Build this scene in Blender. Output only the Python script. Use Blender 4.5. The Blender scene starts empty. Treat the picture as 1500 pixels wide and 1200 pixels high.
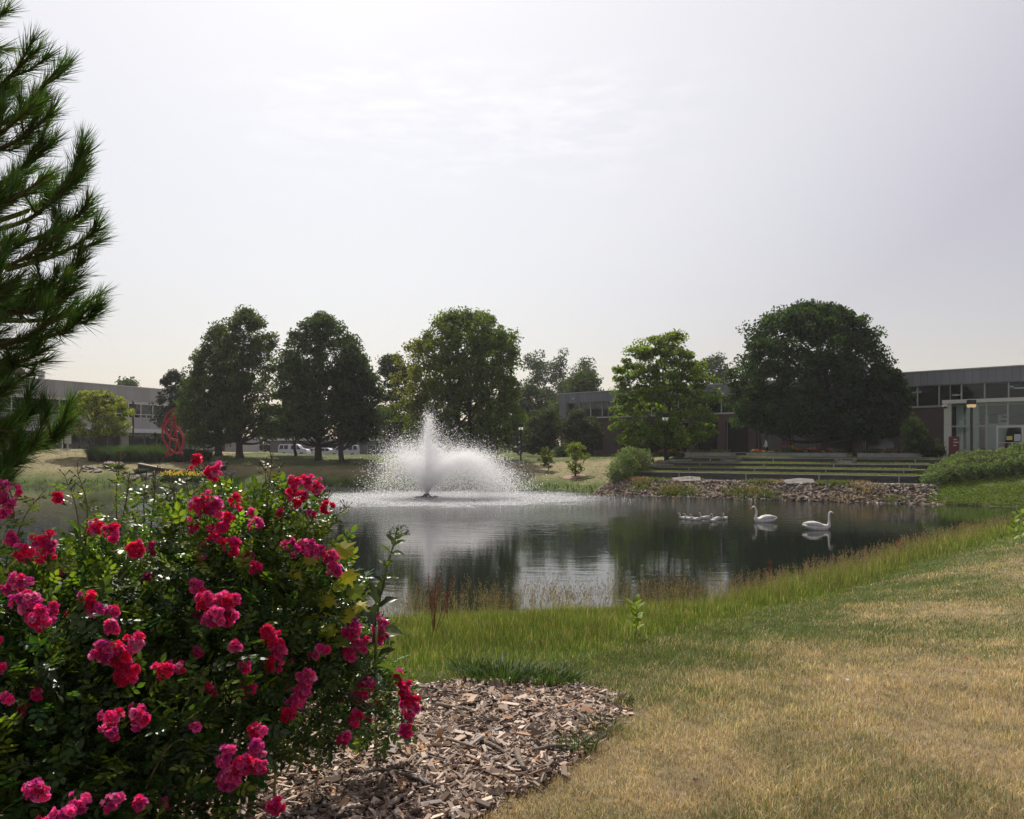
import bpy, math, random
import numpy as np
from mathutils import Vector, Matrix, noise as mnoise
R = math.radians
rng = np.random.default_rng(7)
random.seed(7)
SC = bpy.context.scene
COL = SC.collection

# ------------------------------------------------------------------ camera
F, CH, HY, CX = 1150.0, 3.4, 655.0, 750.0      # focal px, eye height above the water, horizon row, centre column
cam = bpy.data.cameras.new('camera')
cam.sensor_width = 36.0
cam.lens = F / 1500 * 36
cam.shift_y = (HY - 600) / 1500
cam.clip_start = 0.05
cam.clip_end = 3000
camo = bpy.data.objects.new('camera', cam)
COL.objects.link(camo)
camo.location = (0, 0, CH)
camo.rotation_euler = (R(90), 0, 0)
SC.camera = camo

# ------------------------------------------------------------------ light
SUN_EL, SUN_AZ = 50.0, -12.0                    # degrees; azimuth measured from +Y, minus is left
SKY_K, HAZE_K = 0.05, 0.555
W = bpy.data.worlds.new("World")
SC.world = W
W.use_nodes = True
nt = W.node_tree
for n in list(nt.nodes):
    nt.nodes.remove(n)
def N(t, **k):
    n = nt.nodes.new(t)
    for a, b in k.items():
        setattr(n, a, b)
    return n
L = nt.links.new
out = N('ShaderNodeOutputWorld')
sky = N('ShaderNodeTexSky', sky_type='NISHITA', sun_disc=False)
sky.sun_elevation = R(SUN_EL)
sky.sun_rotation = R(SUN_AZ)
sky.dust_density = 1.0
sky.air_density = 1.2
bg1 = N('ShaderNodeBackground')
bg1.inputs[1].default_value = SKY_K
L(sky.outputs[0], bg1.inputs[0])
# thin smoke layer: pale veil, brighter towards the sun, greyer low down and away from it
tc = N('ShaderNodeTexCoord')
sd = Vector((math.sin(R(SUN_AZ)) * math.cos(R(SUN_EL)), math.cos(R(SUN_AZ)) * math.cos(R(SUN_EL)), math.sin(R(SUN_EL))))
dot = N('ShaderNodeVectorMath', operation='DOT_PRODUCT')
dot.inputs[1].default_value = sd
L(tc.outputs['Generated'], dot.inputs[0])
mr = N('ShaderNodeMapRange')
mr.inputs['From Min'].default_value = 0.35
mr.inputs['From Max'].default_value = 1.0
mr.interpolation_type = 'SMOOTHSTEP'
L(dot.outputs['Value'], mr.inputs['Value'])
cr = N('ShaderNodeValToRGB')
cr.color_ramp.elements[0].position = 0.0
cr.color_ramp.elements[0].color = (0.44, 0.335, 0.325, 1)
cr.color_ramp.elements[1].position = 1.0
cr.color_ramp.elements[1].color = (1.06, 0.985, 0.90, 1)
e = cr.color_ramp.elements.new(0.45)
e.color = (0.57, 0.43, 0.395, 1)
e = cr.color_ramp.elements.new(0.75)
e.color = (0.91, 0.79, 0.70, 1)
L(mr.outputs[0], cr.inputs[0])
# broken mackerel cloud veil
mp = N('ShaderNodeMapping')
mp.inputs['Scale'].default_value = (9, 9, 42)
L(tc.outputs['Generated'], mp.inputs[0])
nz = N('ShaderNodeTexNoise')
nz.inputs['Scale'].default_value = 1.6
nz.inputs['Detail'].default_value = 9
nz.inputs['Roughness'].default_value = 0.62
L(mp.outputs[0], nz.inputs['Vector'])
sx = N('ShaderNodeSeparateXYZ')
L(tc.outputs['Generated'], sx.inputs[0])
def band(sock, a, b, c, d):
    m1 = N('ShaderNodeMapRange', interpolation_type='SMOOTHSTEP')
    m1.inputs['From Min'].default_value = a
    m1.inputs['From Max'].default_value = b
    L(sock, m1.inputs['Value'])
    m2 = N('ShaderNodeMapRange', interpolation_type='SMOOTHSTEP')
    m2.inputs['From Min'].default_value = c
    m2.inputs['From Max'].default_value = d
    m2.inputs['To Min'].default_value = 1
    m2.inputs['To Max'].default_value = 0
    L(sock, m2.inputs['Value'])
    mm = N('ShaderNodeMath', operation='MULTIPLY')
    L(m1.outputs[0], mm.inputs[0])
    L(m2.outputs[0], mm.inputs[1])
    return mm
bz = band(sx.outputs['Z'], 0.28, 0.38, 0.40, 0.47)
bx = band(sx.outputs['X'], -0.42, -0.12, 0.05, 0.32)
bm = N('ShaderNodeMath', operation='MULTIPLY')
L(bz.outputs[0], bm.inputs[0])
L(bx.outputs[0], bm.inputs[1])
nr = N('ShaderNodeMapRange')
nr.inputs['From Min'].default_value = 0.44
nr.inputs['From Max'].default_value = 0.68
nr.inputs['To Max'].default_value = 0.16
L(nz.outputs[0], nr.inputs['Value'])
cm = N('ShaderNodeMath', operation='MULTIPLY')
L(bm.outputs[0], cm.inputs[0])
L(nr.outputs[0], cm.inputs[1])
ca = N('ShaderNodeMath', operation='ADD')
ca.inputs[1].default_value = 1.0
L(cm.outputs[0], ca.inputs[0])
cs = N('ShaderNodeVectorMath', operation='SCALE')
L(cr.outputs[0], cs.inputs[0])
L(ca.outputs[0], cs.inputs['Scale'])
bg2 = N('ShaderNodeBackground')
bg2.inputs[1].default_value = HAZE_K
L(cs.outputs[0], bg2.inputs[0])
ad = N('ShaderNodeAddShader')
L(bg1.outputs[0], ad.inputs[0])
L(bg2.outputs[0], ad.inputs[1])
L(ad.outputs[0], out.inputs[0])

sl = bpy.data.lights.new('sun', 'SUN')
sl.energy = 5.0
sl.angle = R(1.0)
sl.color = (1.0, 0.93, 0.84)
so = bpy.data.objects.new('sun', sl)
COL.objects.link(so)
so.rotation_euler = (-sd).to_track_quat('-Z', 'Y').to_euler()
so.location = (0, 0, 60)

SC.view_settings.view_transform = 'Standard'
SC.view_settings.look = 'None'
SC.view_settings.exposure = 0.15
SC.view_settings.gamma = 1.0
SC.cycles.use_denoising = True
SC.cycles.max_bounces = 12
SC.cycles.diffuse_bounces = 8
SC.cycles.glossy_bounces = 3
SC.cycles.transmission_bounces = 4
SC.cycles.transparent_max_bounces = 24
SC.cycles.volume_bounces = 0
SC.cycles.caustics_reflective = False
SC.cycles.caustics_refractive = False
SC.cycles.sample_clamp_indirect = 4
SC.cycles.sample_clamp_direct = 5

# ------------------------------------------------------------------ basic helpers
def tag(o, label=None, cat=None, group=None, kind=None):
    if label: o['label'] = label
    if cat: o['category'] = cat
    if group: o['group'] = group
    if kind: o['kind'] = kind
    return o

def empty(name, loc, label=None, cat=None, group=None, rz=0):
    o = bpy.data.objects.new(name, None)
    o.empty_display_size = 0.2
    COL.objects.link(o)
    o.location = loc
    o.rotation_euler = (0, 0, rz)
    tag(o, label, cat, group)
    return o

def mesh_np(name, V, F_, mat=None, parent=None, col=None, smooth=False, origin=None, loc=None):
    """V (n,3) world coordinates (or local if origin given as None and loc None), F_ a list of arrays with k columns."""
    V = np.asarray(V, dtype=np.float64)
    if isinstance(F_, np.ndarray):
        F_ = [F_]
    me = bpy.data.meshes.new(name)
    me.vertices.add(len(V))
    if origin is not None:
        V = V - np.array(origin)[None, :]
    me.vertices.foreach_set('co', V.astype(np.float32).ravel())
    idx = np.concatenate([f.ravel() for f in F_]).astype(np.int32)
    sizes = np.concatenate([np.full(len(f), f.shape[1], dtype=np.int32) for f in F_])
    starts = np.zeros(len(sizes), dtype=np.int32)
    starts[1:] = np.cumsum(sizes)[:-1]
    me.loops.add(len(idx))
    me.loops.foreach_set('vertex_index', idx)
    me.polygons.add(len(sizes))
    me.polygons.foreach_set('loop_start', starts)
    me.update(calc_edges=True)
    me.polygons.foreach_set('use_smooth', np.full(len(sizes), bool(smooth)))
    if col is not None:
        col = np.asarray(col, dtype=np.float32)
        a = me.color_attributes.new('Col', 'FLOAT_COLOR', 'POINT')
        c4 = np.ones((len(V), 4), dtype=np.float32)
        c4[:, :3] = np.clip(col, 0, 1)
        a.data.foreach_set('color', c4.ravel())
    if mat is not None:
        me.materials.append(mat)
    o = bpy.data.objects.new(name, me)
    COL.objects.link(o)
    if parent is not None:
        o.parent = parent
    elif origin is not None:
        o.location = origin
    return o

class MB:
    """collects pieces, builds ONE mesh"""
    def __init__(s):
        s.V, s.F, s.n = [], {}, 0
    def add(s, V, F_):
        V = np.asarray(V, dtype=float).reshape(-1, 3)
        if isinstance(F_, np.ndarray):
            F_ = [F_]
        for f in F_:
            f = np.asarray(f)
            s.F.setdefault(f.shape[1], []).append(f + s.n)
        s.V.append(V)
        s.n += len(V)
        return s
    def poly(s, V, faces):
        d = {}
        for f in faces:
            d.setdefault(len(f), []).append(f)
        return s.add(V, [np.array(x) for x in d.values()])
    def box(s, x0, x1, y0, y1, z0, z1, M=None):
        V = np.array([(x, y, z) for x in (x0, x1) for y in (y0, y1) for z in (z0, z1)], dtype=float)
        if M is not None:
            V = M(V)
        Fc = np.array([(0, 1, 3, 2), (4, 6, 7, 5), (0, 4, 5, 1), (2, 3, 7, 6), (0, 2, 6, 4), (1, 5, 7, 3)])
        return s.add(V, Fc)
    def tube(s, P, rad, sides=6, cap=True, flat=None):
        V, Fl = tube(P, rad, sides, cap, flat)
        return s.add(V, Fl)
    def build(s, name, mat=None, parent=None, origin=None, smooth=False, col=None):
        return mesh_np(name, np.concatenate(s.V), [np.concatenate(v) for v in s.F.values()], mat, parent, col, smooth, origin)

def tube(P, rad, sides=6, cap=True, flat=None):
    P = np.asarray(P, dtype=float)
    n = len(P)
    rad = np.broadcast_to(np.asarray(rad, dtype=float), (n,))
    T = np.gradient(P, axis=0)
    T /= np.linalg.norm(T, axis=1)[:, None] + 1e-9
    ref = np.array([0.0, 0.0, 1.0]) if abs(T[0][2]) < 0.9 else np.array([1.0, 0, 0])
    if flat is not None:
        ref = np.array(flat['ref'], dtype=float)
    A = np.zeros((n, 3)); B = np.zeros((n, 3))
    a = np.cross(T[0], ref); a /= np.linalg.norm(a) + 1e-9
    for i in range(n):
        if flat is not None:
            a = np.cross(T[i], ref)
        else:
            a = a - T[i] * np.dot(a, T[i])
        a = a / (np.linalg.norm(a) + 1e-9)
        A[i] = a
        B[i] = np.cross(T[i], a)
    ph = np.arange(sides) / sides * 2 * math.pi + (math.pi / sides if sides == 4 else 0)
    ra = rad if flat is None else rad * flat.get('a', 1)
    rb = rad if flat is None else rad * flat.get('b', 1)
    V = P[:, None, :] + ra[:, None, None] * np.cos(ph)[None, :, None] * A[:, None, :] + rb[:, None, None] * np.sin(ph)[None, :, None] * B[:, None, :]
    V = V.reshape(-1, 3)
    i = np.arange(n - 1)[:, None] * sides
    j = np.arange(sides)[None, :]
    k = (j + 1) % sides
    Fq = np.stack([i + j, i + k, i + sides + k, i + sides + j], -1).reshape(-1, 4)
    Fl = [Fq]
    if cap:
        Fl.append(np.array([list(range(sides))[::-1]]))
        Fl.append(np.array([[(n - 1) * sides + q for q in range(sides)]]))
    if cap and sides == 4:
        Fl = [np.concatenate(Fl)]
    return V, Fl

def spline(pts, m=8):
    """catmull-rom through pts"""
    P = np.array(pts, dtype=float)
    P = np.vstack([2 * P[0] - P[1], P, 2 * P[-1] - P[-2]])
    o = []
    for i in range(1, len(P) - 2):
        for t in np.linspace(0, 1, m, endpoint=False):
            o.append(0.5 * ((2 * P[i]) + (-P[i - 1] + P[i + 1]) * t + (2 * P[i - 1] - 5 * P[i] + 4 * P[i + 1] - P[i + 2]) * t * t + (-P[i - 1] + 3 * P[i] - 3 * P[i + 1] + P[i + 2]) * t ** 3))
    o.append(P[-2])
    return np.array(o)

def pix(px, py, D):
    return np.array([(px - CX) / F * D, D, CH - (py - HY) / F * D])

def rot_from(nrm, spin):
    """(n,3) normals, (n,) spins -> (n,3,3) matrices whose columns are x,y,z axes (z = normal)"""
    nrm = nrm / (np.linalg.norm(nrm, axis=1)[:, None] + 1e-9)
    ref = np.where(np.abs(nrm[:, 2:3]) < 0.95, np.array([[0, 0, 1.0]]), np.array([[1.0, 0, 0]]))
    x = np.cross(ref, nrm)
    x /= np.linalg.norm(x, axis=1)[:, None] + 1e-9
    y = np.cross(nrm, x)
    c, s_ = np.cos(spin)[:, None], np.sin(spin)[:, None]
    return np.stack([x * c + y * s_, -x * s_ + y * c, nrm], -1)

def scatter(TV, TF, pos, M, scale, col=None):
    """copies of a template; returns V, F, per-vertex colours"""
    TV = np.asarray(TV, dtype=float)
    n, m = len(pos), len(TV)
    sc_ = np.asarray(scale, dtype=float)
    if sc_.ndim == 1:
        sc_ = sc_[:, None]
    S = TV[None] * sc_[:, None, :] if sc_.shape[1] == 3 else TV[None] * sc_[:, None, :]
    V = np.einsum('nij,nmj->nmi', M, S) + pos[:, None, :]
    Fl = []
    for f in (TF if isinstance(TF, list) else [TF]):
        f = np.asarray(f)
        Fl.append((f[None] + (np.arange(n) * m)[:, None, None]).reshape(-1, f.shape[1]))
    C = None if col is None else np.repeat(col, m, axis=0)
    return V.reshape(-1, 3), Fl, C

def vnoise(x, y, sc=1.0, seed=0):
    """smooth value noise, vectorised"""
    x = np.asarray(x) * sc + seed * 17.3
    y = np.asarray(y) * sc - seed * 9.1
    xi, yi = np.floor(x), np.floor(y)
    fx, fy = x - xi, y - yi
    fx = fx * fx * (3 - 2 * fx)
    fy = fy * fy * (3 - 2 * fy)
    def h(a, b):
        v = np.sin(a * 127.1 + b * 311.7 + seed * 74.7) * 43758.5453
        return v - np.floor(v)
    return (h(xi, yi) * (1 - fx) + h(xi + 1, yi) * fx) * (1 - fy) + (h(xi, yi + 1) * (1 - fx) + h(xi + 1, yi + 1) * fx) * fy

def fbm(x, y, sc, seed=0, o=4):
    s_, a, t = 0, 1, 0
    for i in range(o):
        s_ = s_ + a * vnoise(x, y, sc * 2 ** i, seed + i)
        t += a
        a *= 0.5
    return s_ / t

# ------------------------------------------------------------------ materials
def mat(name, col, rough=0.7, metal=0.0, spec=0.4, var=0.15, vs=3.0, bump=0.0, bs=20.0, trans=0, col2=None, coat=0, emit=None, stretch=None):
    m = bpy.data.materials.new(name)
    m.use_nodes = True
    t = m.node_tree
    b = t.nodes['Principled BSDF']
    b.inputs['Roughness'].default_value = rough
    b.inputs['Metallic'].default_value = metal
    b.inputs['Specular IOR Level'].default_value = spec
    b.inputs['Coat Weight'].default_value = coat
    if emit:
        b.inputs['Emission Color'].default_value = (*emit[0], 1)
        b.inputs['Emission Strength'].default_value = emit[1]
    c2 = col2 or tuple(c * (1 - var) for c in col)
    tc_ = t.nodes.new('ShaderNodeTexCoord')
    v = tc_.outputs['Object']
    if stretch:
        mp_ = t.nodes.new('ShaderNodeMapping')
        mp_.inputs['Scale'].default_value = stretch
        t.links.new(v, mp_.inputs[0])
        v = mp_.outputs[0]
    n = t.nodes.new('ShaderNodeTexNoise')
    n.inputs['Scale'].default_value = vs
    n.inputs['Detail'].default_value = 6
    t.links.new(v, n.inputs['Vector'])
    r = t.nodes.new('ShaderNodeValToRGB')
    r.color_ramp.elements[0].position = 0.35
    r.color_ramp.elements[1].position = 0.68
    r.color_ramp.elements[0].color = (*c2, 1)
    r.color_ramp.elements[1].color = (*col, 1)
    t.links.new(n.outputs[0], r.inputs[0])
    t.links.new(r.outputs[0], b.inputs['Base Color'])
    if bump:
        n2 = t.nodes.new('ShaderNodeTexNoise')
        n2.inputs['Scale'].default_value = bs
        n2.inputs['Detail'].default_value = 5
        t.links.new(v, n2.inputs['Vector'])
        bu = t.nodes.new('ShaderNodeBump')
        bu.inputs['Strength'].default_value = bump
        bu.inputs['Distance'].default_value = 0.02
        t.links.new(n2.outputs[0], bu.inputs['Height'])
        t.links.new(bu.outputs[0], b.inputs['Normal'])
    return m

def leafmat(name, rough=0.5, spec=0.35, trans=0.35, tint=(1.25, 1.3, 0.6)):
    m = bpy.data.materials.new(name)
    m.use_nodes = True
    t = m.node_tree
    b = t.nodes['Principled BSDF']
    b.inputs['Roughness'].default_value = rough
    b.inputs['Specular IOR Level'].default_value = spec
    a = t.nodes.new('ShaderNodeAttribute')
    a.attribute_name = 'Col'
    t.links.new(a.outputs['Color'], b.inputs['Base Color'])
    if trans:
        tr = t.nodes.new('ShaderNodeBsdfTranslucent')
        mu = t.nodes.new('ShaderNodeVectorMath')
        mu.operation = 'MULTIPLY'
        mu.inputs[1].default_value = tint
        t.links.new(a.outputs['Color'], mu.inputs[0])
        t.links.new(mu.outputs[0], tr.inputs[0])
        mx = t.nodes.new('ShaderNodeMixShader')
        mx.inputs[0].default_value = trans
        t.links.new(b.outputs[0], mx.inputs[1])
        t.links.new(tr.outputs[0], mx.inputs[2])
        t.links.new(mx.outputs[0], t.nodes['Material Output'].inputs[0])
    return m

M = dict(
    leaf=leafmat('tree_leaf', 0.6, 0.12, 0.48, (1.7, 1.75, 0.45)),
    glossleaf=leafmat('rose_leaf', 0.36, 0.45, 0.36, (1.5, 1.55, .5)),
    grass=leafmat('grass_blade', 0.6, 0.25, 0.35, (1.15, 1.2, 0.7)),
    petal=leafmat('petal', 0.55, 0.2, 0.45, (1.2, 0.9, 1.05)),
    needle=leafmat('needle', 0.4, 0.35, 0.25, (1.3, 1.4, .6)),
    chip=leafmat('wood_chip', 0.85, 0.2, 0),
    feather=mat('white_feather', (0.82, 0.80, 0.76), 0.75, var=0.22, vs=9, bump=0.6, bs=26, stretch=(1, 1, 2.2)),
    cygnet=mat('cygnet_down', (0.60, 0.58, 0.55), 0.85, var=0.25, vs=20),
    bill=mat('orange_bill', (0.65, 0.10, 0.045), 0.45),
    cbill=mat('dark_bill', (0.06, 0.055, 0.055), 0.5),
    black=mat('black_paint', (0.012, 0.012, 0.014), 0.45),
    bark=mat('bark', (0.075, 0.06, 0.048), 0.9, var=0.45, vs=6, bump=0.8, bs=14, stretch=(3, 3, 0.6)),
    stem=mat('green_stem', (0.10, 0.15, 0.035), 0.5),
    cane=mat('rose_cane', (0.13, 0.16, 0.045), 0.5, col2=(0.16, 0.09, 0.05), vs=10),
    bud=mat('rose_bud', (0.055, 0.05, 0.025), 0.6, col2=(0.09, 0.03, 0.02), vs=40),
    twig=mat('pine_twig', (0.13, 0.075, 0.035), 0.85, var=0.4, vs=30, bump=0.6, bs=60),
    concrete=mat('grey_concrete', (0.30, 0.295, 0.285), 0.85, var=0.25, vs=2, bump=0.2, bs=30),
    darkwall=mat('weathered_timber_wall', (0.085, 0.082, 0.08), 0.85, var=0.5, vs=1.6, bump=0.3, bs=16, stretch=(1, 1, 5)),
    flag=mat('flagstone', (0.19, 0.175, 0.16), 0.85, var=0.45, vs=1.3, bump=0.4, bs=9),
    brick=None, panel=None, lpanel=None, glass=None, dglass=None,
    mull=mat('aluminium_mullion', (0.42, 0.43, 0.44), 0.45, metal=0.3, var=0.08),
    whitepanel=mat('white_painted_metal', (0.62, 0.62, 0.62), 0.5, var=0.06),
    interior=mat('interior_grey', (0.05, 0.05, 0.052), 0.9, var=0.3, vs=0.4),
    inlight=mat('lit_ceiling_lamp', (0.8, 0.8, 0.75), 0.5, emit=((1, 0.93, 0.8), 3.0)),
    red=mat('red_painted_steel', (0.40, 0.016, 0.032), 0.45, var=0.25, vs=2.5),
    maroon=mat('maroon_sign', (0.12, 0.011, 0.02), 0.5),
    lampglass=mat('lamp_lens', (0.75, 0.74, 0.70), 0.25, emit=((1.0, 0.95, 0.85), 0.30)),
    lampwarm=mat('lamp_lens_warm', (0.75, 0.6, 0.36), 0.25, emit=((1.0, 0.72, 0.35), 0.30)),
    paint=mat('white_car_paint', (0.72, 0.73, 0.74), 0.3, coat=0.5, var=0.03),
    darkpaint=mat('dark_car_paint', (0.03, 0.032, 0.038), 0.25, coat=0.6, var=0.1),
    rubber=mat('tyre_rubber', (0.02, 0.02, 0.02), 0.85),
    rim=mat('wheel_rim', (0.45, 0.45, 0.46), 0.35, metal=0.8),
    cglass=mat('car_glass', (0.02, 0.024, 0.028), 0.08, spec=0.6),
    redlens=mat('tail_light', (0.35, 0.02, 0.02), 0.3),
    skin=mat('skin', (0.40, 0.24, 0.17), 0.6, var=0.1),
    shirt=mat('white_shirt', (0.62, 0.64, 0.68), 0.85, var=0.12, vs=8),
    trousers=mat('dark_trousers', (0.02, 0.022, 0.03), 0.85),
    hair=mat('dark_hair', (0.02, 0.015, 0.012), 0.6),
    paper=mat('white_paper', (0.55, 0.60, 0.64), 0.8, var=0.04),
    ypaper=mat('yellow_paper', (0.62, 0.60, 0.14), 0.8, var=0.05),
    stick=mat('grey_stick', (0.20, 0.165, 0.13), 0.9, var=0.4, vs=25, bump=0.6, bs=60),
)

def panelmat(name, col, seam, depth, axis_dir, dirt=0.12, horiz=None):
    """sheet-metal or concrete cladding: seams every `seam` metres along the wall"""
    m = mat(name, col, 0.5, var=dirt, vs=0.7, stretch=(1, 1, 0.35))
    t = m.node_tree
    b = t.nodes['Principled BSDF']
    src = b.inputs['Base Color'].links[0].from_socket
    tc_ = t.nodes.new('ShaderNodeTexCoord')
    d = t.nodes.new('ShaderNodeVectorMath'); d.operation = 'DOT_PRODUCT'
    d.inputs[1].default_value = (axis_dir[0], axis_dir[1], 0)
    t.links.new(tc_.outputs['Object'], d.inputs[0])
    dv = t.nodes.new('ShaderNodeMath'); dv.operation = 'DIVIDE'; dv.inputs[1].default_value = seam
    t.links.new(d.outputs['Value'], dv.inputs[0])
    fr = t.nodes.new('ShaderNodeMath'); fr.operation = 'FRACT'
    t.links.new(dv.outputs[0], fr.inputs[0])
    lt = t.nodes.new('ShaderNodeMath'); lt.operation = 'LESS_THAN'; lt.inputs[1].default_value = depth
    t.links.new(fr.outputs[0], lt.inputs[0])
    fl = t.nodes.new('ShaderNodeMath'); fl.operation = 'FLOOR'
    t.links.new(dv.outputs[0], fl.inputs[0])
    wn = t.nodes.new('ShaderNodeTexWhiteNoise'); wn.noise_dimensions = '1D'
    t.links.new(fl.outputs[0], wn.inputs['W'])
    mrg = t.nodes.new('ShaderNodeMapRange'); mrg.inputs['To Min'].default_value = 0.86; mrg.inputs['To Max'].default_value = 1.06
    t.links.new(wn.outputs['Value'], mrg.inputs['Value'])
    sc1 = t.nodes.new('ShaderNodeVectorMath'); sc1.operation = 'SCALE'
    t.links.new(src, sc1.inputs[0]); t.links.new(mrg.outputs[0], sc1.inputs['Scale'])
    mx = t.nodes.new('ShaderNodeMix'); mx.data_type = 'RGBA'
    mx.inputs[7].default_value = tuple(c * 0.35 for c in col) + (1,)
    t.links.new(lt.outputs[0], mx.inputs[0]); t.links.new(sc1.outputs[0], mx.inputs[6])
    t.links.new(mx.outputs[2], b.inputs['Base Color'])
    return m

def glassmat(name, tint, base_refl=0.10):
    m = bpy.data.materials.new(name)
    m.use_nodes = True
    t = m.node_tree
    t.nodes.remove(t.nodes['Principled BSDF'])
    tr = t.nodes.new('ShaderNodeBsdfTransparent'); tr.inputs[0].default_value = (*tint, 1)
    gl = t.nodes.new('ShaderNodeBsdfGlossy'); gl.inputs['Roughness'].default_value = 0.03
    gl.inputs[0].default_value = (0.85, 0.95, 0.97, 1)
    nz_ = t.nodes.new('ShaderNodeTexNoise'); nz_.inputs['Scale'].default_value = 0.6
    tc_ = t.nodes.new('ShaderNodeTexCoord'); t.links.new(tc_.outputs['Object'], nz_.inputs['Vector'])
    bu = t.nodes.new('ShaderNodeBump'); bu.inputs["Strength"].default_value = 0.02; bu.inputs["Distance"].default_value = 0.01
    t.links.new(nz_.outputs[0], bu.inputs['Height']); t.links.new(bu.outputs[0], gl.inputs['Normal'])
    fr = t.nodes.new('ShaderNodeLayerWeight'); fr.inputs[0].default_value = 0.25
    mr_ = t.nodes.new('ShaderNodeMapRange'); mr_.inputs['To Min'].default_value = base_refl; mr_.inputs['To Max'].default_value = 0.30
    t.links.new(fr.outputs['Facing'], mr_.inputs['Value'])
    mx = t.nodes.new('ShaderNodeMixShader')
    t.links.new(mr_.outputs[0], mx.inputs[0]); t.links.new(tr.outputs[0], mx.inputs[1]); t.links.new(gl.outputs[0], mx.inputs[2])
    t.links.new(mx.outputs[0], t.nodes['Material Output'].inputs[0])
    return m
M['glass'] = glassmat('clear_window_glass', (0.80, 0.88, 0.88), 0.05)
M['dglass'] = glassmat('tinted_window_glass', (0.20, 0.23, 0.25), 0.03)

def brickmat():
    m = bpy.data.materials.new('dark_red_brick')
    m.use_nodes = True
    t = m.node_tree
    b = t.nodes['Principled BSDF']; b.inputs['Roughness'].default_value = 0.85
    tc_ = t.nodes.new('ShaderNodeTexCoord')
    d = t.nodes.new('ShaderNodeVectorMath'); d.operation = 'DOT_PRODUCT'; d.inputs[1].default_value = (0.7214, -0.6925, 0)
    t.links.new(tc_.outputs['Object'], d.inputs[0])
    s_ = t.nodes.new('ShaderNodeSeparateXYZ'); t.links.new(tc_.outputs['Object'], s_.inputs[0])
    c = t.nodes.new('ShaderNodeCombineXYZ'); t.links.new(d.outputs['Value'], c.inputs[0]); t.links.new(s_.outputs['Z'], c.inputs[1])
    bk = t.nodes.new('ShaderNodeTexBrick')
    bk.inputs['Scale'].default_value = 1.0
    bk.inputs['Brick Width'].default_value = 0.22
    bk.inputs['Row Height'].default_value = 0.075
    bk.inputs['Mortar Size'].default_value = 0.008
    bk.inputs['Color1'].default_value = (0.085, 0.045, 0.042, 1)
    bk.inputs['Color2'].default_value = (0.055, 0.030, 0.030, 1)
    bk.inputs['Mortar'].default_value = (0.06, 0.055, 0.05, 1)
    t.links.new(c.outputs[0], bk.inputs['Vector'])
    t.links.new(bk.outputs[0], b.inputs['Base Color'])
    return m
M['brick'] = brickmat()
# ------------------------------------------------------------------ pond outline and terrain
def w0(px, py):                                   # pixel on the water plane -> world x, y
    D = CH * F / (py - HY)
    return ((px - CX) / F * D, D)
POND_PX = [(-520, 722), (-300, 715), (-100, 713), (60, 712.5), (240, 712.5), (400, 712), (560, 712.5), (700, 715), (800, 718), (900, 726), (1000, 729),
           (1100, 732), (1220, 735), (1340, 738.5), (1400, 740), (1500, 743.5), (1620, 748), (1760, 756), (1800, 768), (1640, 776), (1500, 779),
           (1400, 796), (1340, 811), (1260, 836), (1200, 857), (1130, 880), (1060, 900), (980, 917), (900, 930), (750, 938), (640, 948), (560, 956), (440, 968),
           (250, 985), (0, 1000), (-300, 1000)]
POND = np.array([w0(*p) for p in POND_PX])
POND = np.vstack([POND, [(-17, 20), (-32, 40), (-55, 52)]])

def pond_d(x, y):
    """signed distance to the shoreline: positive on land"""
    x = np.asarray(x, dtype=float); y = np.asarray(y, dtype=float)
    dmin = np.full(x.shape, 1e9)
    inside = np.zeros(x.shape, dtype=bool)
    n = len(POND)
    for i in range(n):
        ax, ay = POND[i]; bx_, by_ = POND[(i + 1) % n]
        ex, ey = bx_ - ax, by_ - ay
        t = np.clip(((x - ax) * ex + (y - ay) * ey) / (ex * ex + ey * ey), 0, 1)
        dmin = np.minimum(dmin, (x - ax - t * ex) ** 2 + (y - ay - t * ey) ** 2)
        c = ((ay > y) != (by_ > y)) & (x < (bx_ - ax) * (y - ay) / (by_ - ay + 1e-12) + ax)
        inside ^= c
    d = np.sqrt(dmin)
    return np.where(inside, -d, d)

#        x,   y,   plateau height, bank length
HC = np.array([(0, 0, 2.12, 4.0), (0, 4, 2.08, 4.0), (-3, 5, 2.05, 4.0), (4, 6, 2.1, 5.0), (10, 10, 2.3, 6.5), (12, 18, 2.3, 7.0), (20, 24, 2.4, 7.0), (28, 32, 2.3, 7.0),
               (-10, 4, 2.1, 4), (40, 20, 2.6, 7), (-40, 10, 2.5, 6),
               (-58, 95, 3.25, 8.0), (-48, 88, 3.1, 8.0), (-40, 80, 2.9, 9.0), (-70, 80, 3.2, 8.0), (-35, 95, 2.75, 8.0), (-20, 85, 2.6, 9.0), (-20, 105, 2.3, 9.0), (0, 100, 2.3, 9.0), (-25, 130, 1.7, 9.0),
               (8, 68, 1.9, 6.0), (8, 95, 2.2, 6.0), (14, 75, 2.4, 5.0), (30, 66, 2.6, 5.0), (38, 60, 2.7, 4.5), (34, 51, 2.7, 4.0), (45, 55, 2.9, 4.0), (55, 45, 3.0, 5.0), (42, 75, 2.7, 4),
               (60, 120, 2.6, 9), (0, 160, 2.0, 9), (-90, 60, 3.0, 9), (-60, 150, 2.4, 9), (0, 400, 3.0, 9), (-300, 300, 3, 9), (300, 300, 3, 9), (0, -60, 2.6, 9), (0, -300, 3, 9)])
T_O = np.array([9.3, 59.5]); T_U = np.array([0.868, -0.497]); T_N = np.array([0.497, 0.868])   # terrace: origin, along, back
T_LEN = 19.5

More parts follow.
